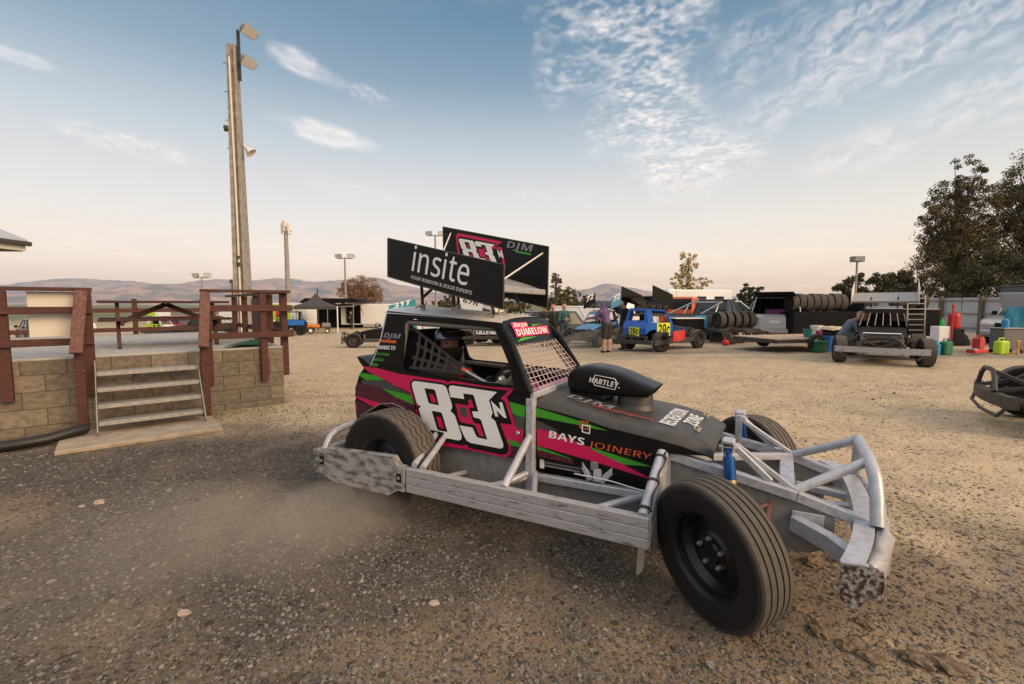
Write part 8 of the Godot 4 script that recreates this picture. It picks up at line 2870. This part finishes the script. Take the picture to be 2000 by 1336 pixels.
	for d in [[[-1.6, 0.9, -0.2, 0.7, 0.2, 1.2, 0.1, 2.5, -1.6, 2.5], M.lime, 1.004], [[-1.3, 1.3, -0.2, 1.2, -0.1, 2.0, -1.2, 2.1], M.red, 1.008]]:
		b = MB.new()
		b.poly(pv(d[0]), Transform3D(Basis(), Vector3(0, 0, d[2])))
		part(t, "splash", b, d[1])
	for x in [-0.9, 0.9]:
		wheel(t, Transform3D(Basis(), Vector3(x, 0.3, 0.9)), 0.3, 0.2, 0.18, "plain", Color(0.03, 0.03, 0.03), M.alu)
	t = thing("utility_buggy", "black and blue two-seat utility buggy near the deck corner", "buggy", on(-17.9, -38.2), yaw_of(-0.95, 0.3))
	b = MB.new()
	b.box(Vector3(0, 0.85, 0), Vector3(2.5, 0.5, 1.35), Basis(), 0.10)
	part(t, "buggy_body", b, M.dark)
	b = MB.new()
	b.box(Vector3(-0.3, 1.02, 0.69), Vector3(1.7, 0.42, 0.02), Basis(), 0.005)
	b.box(Vector3(-0.3, 1.02, -0.69), Vector3(1.7, 0.42, 0.02), Basis(), 0.005)
	part(t, "blue_panel", b, M.blue_plastic)
	b = MB.new()
	for z in [-0.6, 0.6]:
		b.tube([Vector3(1.0, 1.05, z), Vector3(0.55, 1.85, z), Vector3(-0.8, 1.85, z), Vector3(-0.95, 1.05, z)], 0.035, 7)
	b.box(Vector3(-0.1, 1.87, 0), Vector3(1.4, 0.05, 1.3), Basis(), 0.02)
	b.box(Vector3(-0.75, 1.45, 0), Vector3(0.06, 0.75, 1.15), Basis(), 0.0)
	part(t, "roll_cage", b, M.dark)
	for p in [[0.85, 0.62], [0.85, -0.62], [-0.85, 0.62], [-0.85, -0.62]]:
		wheel(t, Transform3D(Basis() if p[1] > 0 else Basis(Vector3.UP, PI), Vector3(p[0], 0.39, p[1])), 0.39, 0.28, 0.19, "plain", Color(0.02, 0.02, 0.02), M.rim)
	t = thing("ride_on_mower", "orange ride-on mower under the edge of the canopy tent", "mower", on(-16.6, -40.8), yaw_of(0.94, -0.34))
	b = MB.new()
	b.box(Vector3(-0.45, 0.62, 0), Vector3(1.0, 0.30, 0.75), Basis(), 0.08)
	part(t, "mower_body", b, M.orange_plastic)
	b = MB.new()
	b.box(Vector3(0.55, 0.68, 0), Vector3(0.75, 0.42, 0.55), Basis(), 0.10)
	part(t, "mower_bonnet", b, M.grey_panel)
	b = MB.new()
	b.box(Vector3(-0.55, 0.98, 0), Vector3(0.8, 0.08, 0.6), Basis(Vector3(0, 0, 1), -0.12), 0.03)
	b.box(Vector3(-0.95, 0.85, 0), Vector3(0.12, 0.5, 0.6), Basis(), 0.04)
	part(t, "seat", b, M.white)
	for p in [[0.65, 0.42, 0.22], [0.65, -0.42, 0.22], [-0.65, 0.45, 0.27], [-0.65, -0.45, 0.27]]:
		wheel(t, Transform3D(Basis() if p[1] > 0 else Basis(Vector3.UP, PI), Vector3(p[0], p[2], p[1])), p[2], 0.2, p[2] * 0.55, "plain", Color(0.03, 0.03, 0.03), M.white)
	# clods, stones and weeds on the near ground
	var r := RandomNumberGenerator.new()
	r.seed = 9
	var cm := mat(Color(1, 1, 1), 0.95)
	tri_tex(cm, noise_tex(256, 0.03, 95, [[0.0, lin(0.10, 0.068, 0.042)], [1.0, lin(0.23, 0.165, 0.105)]], 5), 6.0)
	var spots := [[1590, "beside the bumper end"], [1640, "below the bumper arm"], [1560, "right of the front tyre"], [1600, "lower right of the front tyre"], [1660, "in the wheel track, middle"], [1700, "in the wheel track, lower"], [1790, "near the lower right corner, left"], [1850, "near the lower right corner, right"], [1690, "right of the wheel track"]]
	var at := [Vector3(1.76, 0, -2.66), Vector3(1.93, 0, -2.68), Vector3(1.42, 0, -2.23), Vector3(1.42, 0, -2.08), Vector3(1.49, 0, -1.98), Vector3(1.53, 0, -1.91), Vector3(1.71, 0, -1.89), Vector3(1.81, 0, -1.86), Vector3(1.66, 0, -2.12)]
	var cn := noise(14.0, 44, 4)
	for i in 9:
		var m := MB.new()
		var size := r.randf_range(0.022, 0.05)
		rows = []
		for k in 8:
			var row := PackedVector3Array()
			for j in 16:
				var a := TAU * j / 16.0
				var e := PI * (0.04 + 0.92 * k / 7.0)
				var d := Vector3(cos(a) * sin(e), -cos(e), sin(a) * sin(e))
				var bump_ := 1.0 + 0.85 * cn.get_noise_3d(d.x * 0.09 + i, d.y * 0.09, d.z * 0.09)
				row.append(d * Vector3(size * 1.5, size * 0.5, size) * bump_)
			rows.append(row)
		m.loft(rows, true, true, false)
		o = one("dirt_clod", m, cm, "lump of brown dirt " + spots[i][1], "dirt clod", "clods thrown up by the wheels")
		o.position = at[i] + Vector3(0, 0.002, 0)
		o.rotation.y = r.randf() * TAU
	var sm := mat(lin(0.40, 0.30, 0.24), 0.9)
	var sp := [[Vector3(-3.12, 0, -3.48), 0.034, "pinkish stone on the gravel left of the dust"], [Vector3(-1.59, 0, -2.19), 0.026, "pale flat stone near the bottom edge"], [Vector3(-3.20, 0, -3.42), 0.018, "white chip of stone beside the pinkish stone"], [Vector3(-0.39, 0, -2.27), 0.022, "grey stone below the side rail"]]
	for d in sp:
		o = one("loose_stone", pebble(int(d[1] * 10000.0), 0.2), sm, d[2], "stone", "larger loose stones")
		o.scale = Vector3(d[1] * 1.3, d[1] * 0.6, d[1])
		o.position = d[0] + Vector3(0, d[1] * 0.25, 0)
	b = MB.new()
	for i in 420:
		var q := r.randf()
		var p := Vector3(-5.6 + r.randfn() * 0.35, 0, -4.35 + r.randfn() * 0.16)
		if q > 0.45:
			p = Vector3(-3.2 + r.randfn() * 0.45, 0, -6.7 + r.randfn() * 0.30)
		if q > 0.8:
			p = Vector3(-5.0 + r.randfn() * 0.5, 0, -3.7 + r.randfn() * 0.5)
		var a := r.randf() * TAU
		var hgt := r.randf_range(0.012, 0.045)
		b.tint(Color(0.05, 0.085, 0.02) * r.randf_range(0.7, 1.4))
		b.tri(p + Vector3(cos(a), 0, sin(a)) * 0.006, p - Vector3(cos(a), 0, sin(a)) * 0.006, p + Vector3(cos(a + 1.0) * 0.02, hgt, sin(a + 1.0) * 0.02))
	o = part(self, "weeds", b, leaf_m, "sparse green weeds in the gravel by the deck")
	o.set_meta("kind", "stuff")
	o.set_meta("category", "weeds")

func puff(at: Vector3, size: Vector3, density: float, turn := 0.0) -> void:
	var f := FogVolume.new()
	f.name = numbered("dust_cloud")
	f.shape = RenderingServer.FOG_VOLUME_SHAPE_ELLIPSOID
	f.size = size
	f.position = at
	f.rotation.y = turn
	var m := FogMaterial.new()
	m.density = density
	m.albedo = Color(0.98, 0.94, 0.88)
	f.material = m
	f.set_meta("kind", "stuff")
	f.set_meta("label", "thin brown dust raised by the wheels")
	f.set_meta("category", "dust")
	add_child(f)

func build_dust() -> void:
	var r := RandomNumberGenerator.new()
	r.seed = 14
	for i in 9:
		var f := i / 8.0
		puff(Vector3(lerpf(-0.95, -2.1, f) + r.randf_range(-0.2, 0.2), 0.13 + 0.06 * f, lerpf(-3.15, -2.45, f) + r.randf_range(-0.2, 0.2)), Vector3(lerpf(0.7, 1.7, f), lerpf(0.32, 0.46, f), lerpf(0.6, 1.3, f)) * r.randf_range(0.85, 1.2), lerpf(0.24, 0.05, f), r.randf() * TAU)
	for i in 3:
		puff(Vector3(2.4 + i * 0.4, 0.05, -18.1 - i * 0.3), Vector3(1.3, 0.6, 1.0) * (1.0 + 0.3 * i), 0.22, 0.4 * i)

func _ready() -> void:
	rng.seed = 1
	build_view()
	build_materials()
	build_ground()
	build_nature()
	build_deck()
	build_poles()
	build_hero()
	build_race_cars()
	build_road_cars()
	build_people()
	build_pits()
	build_dust()
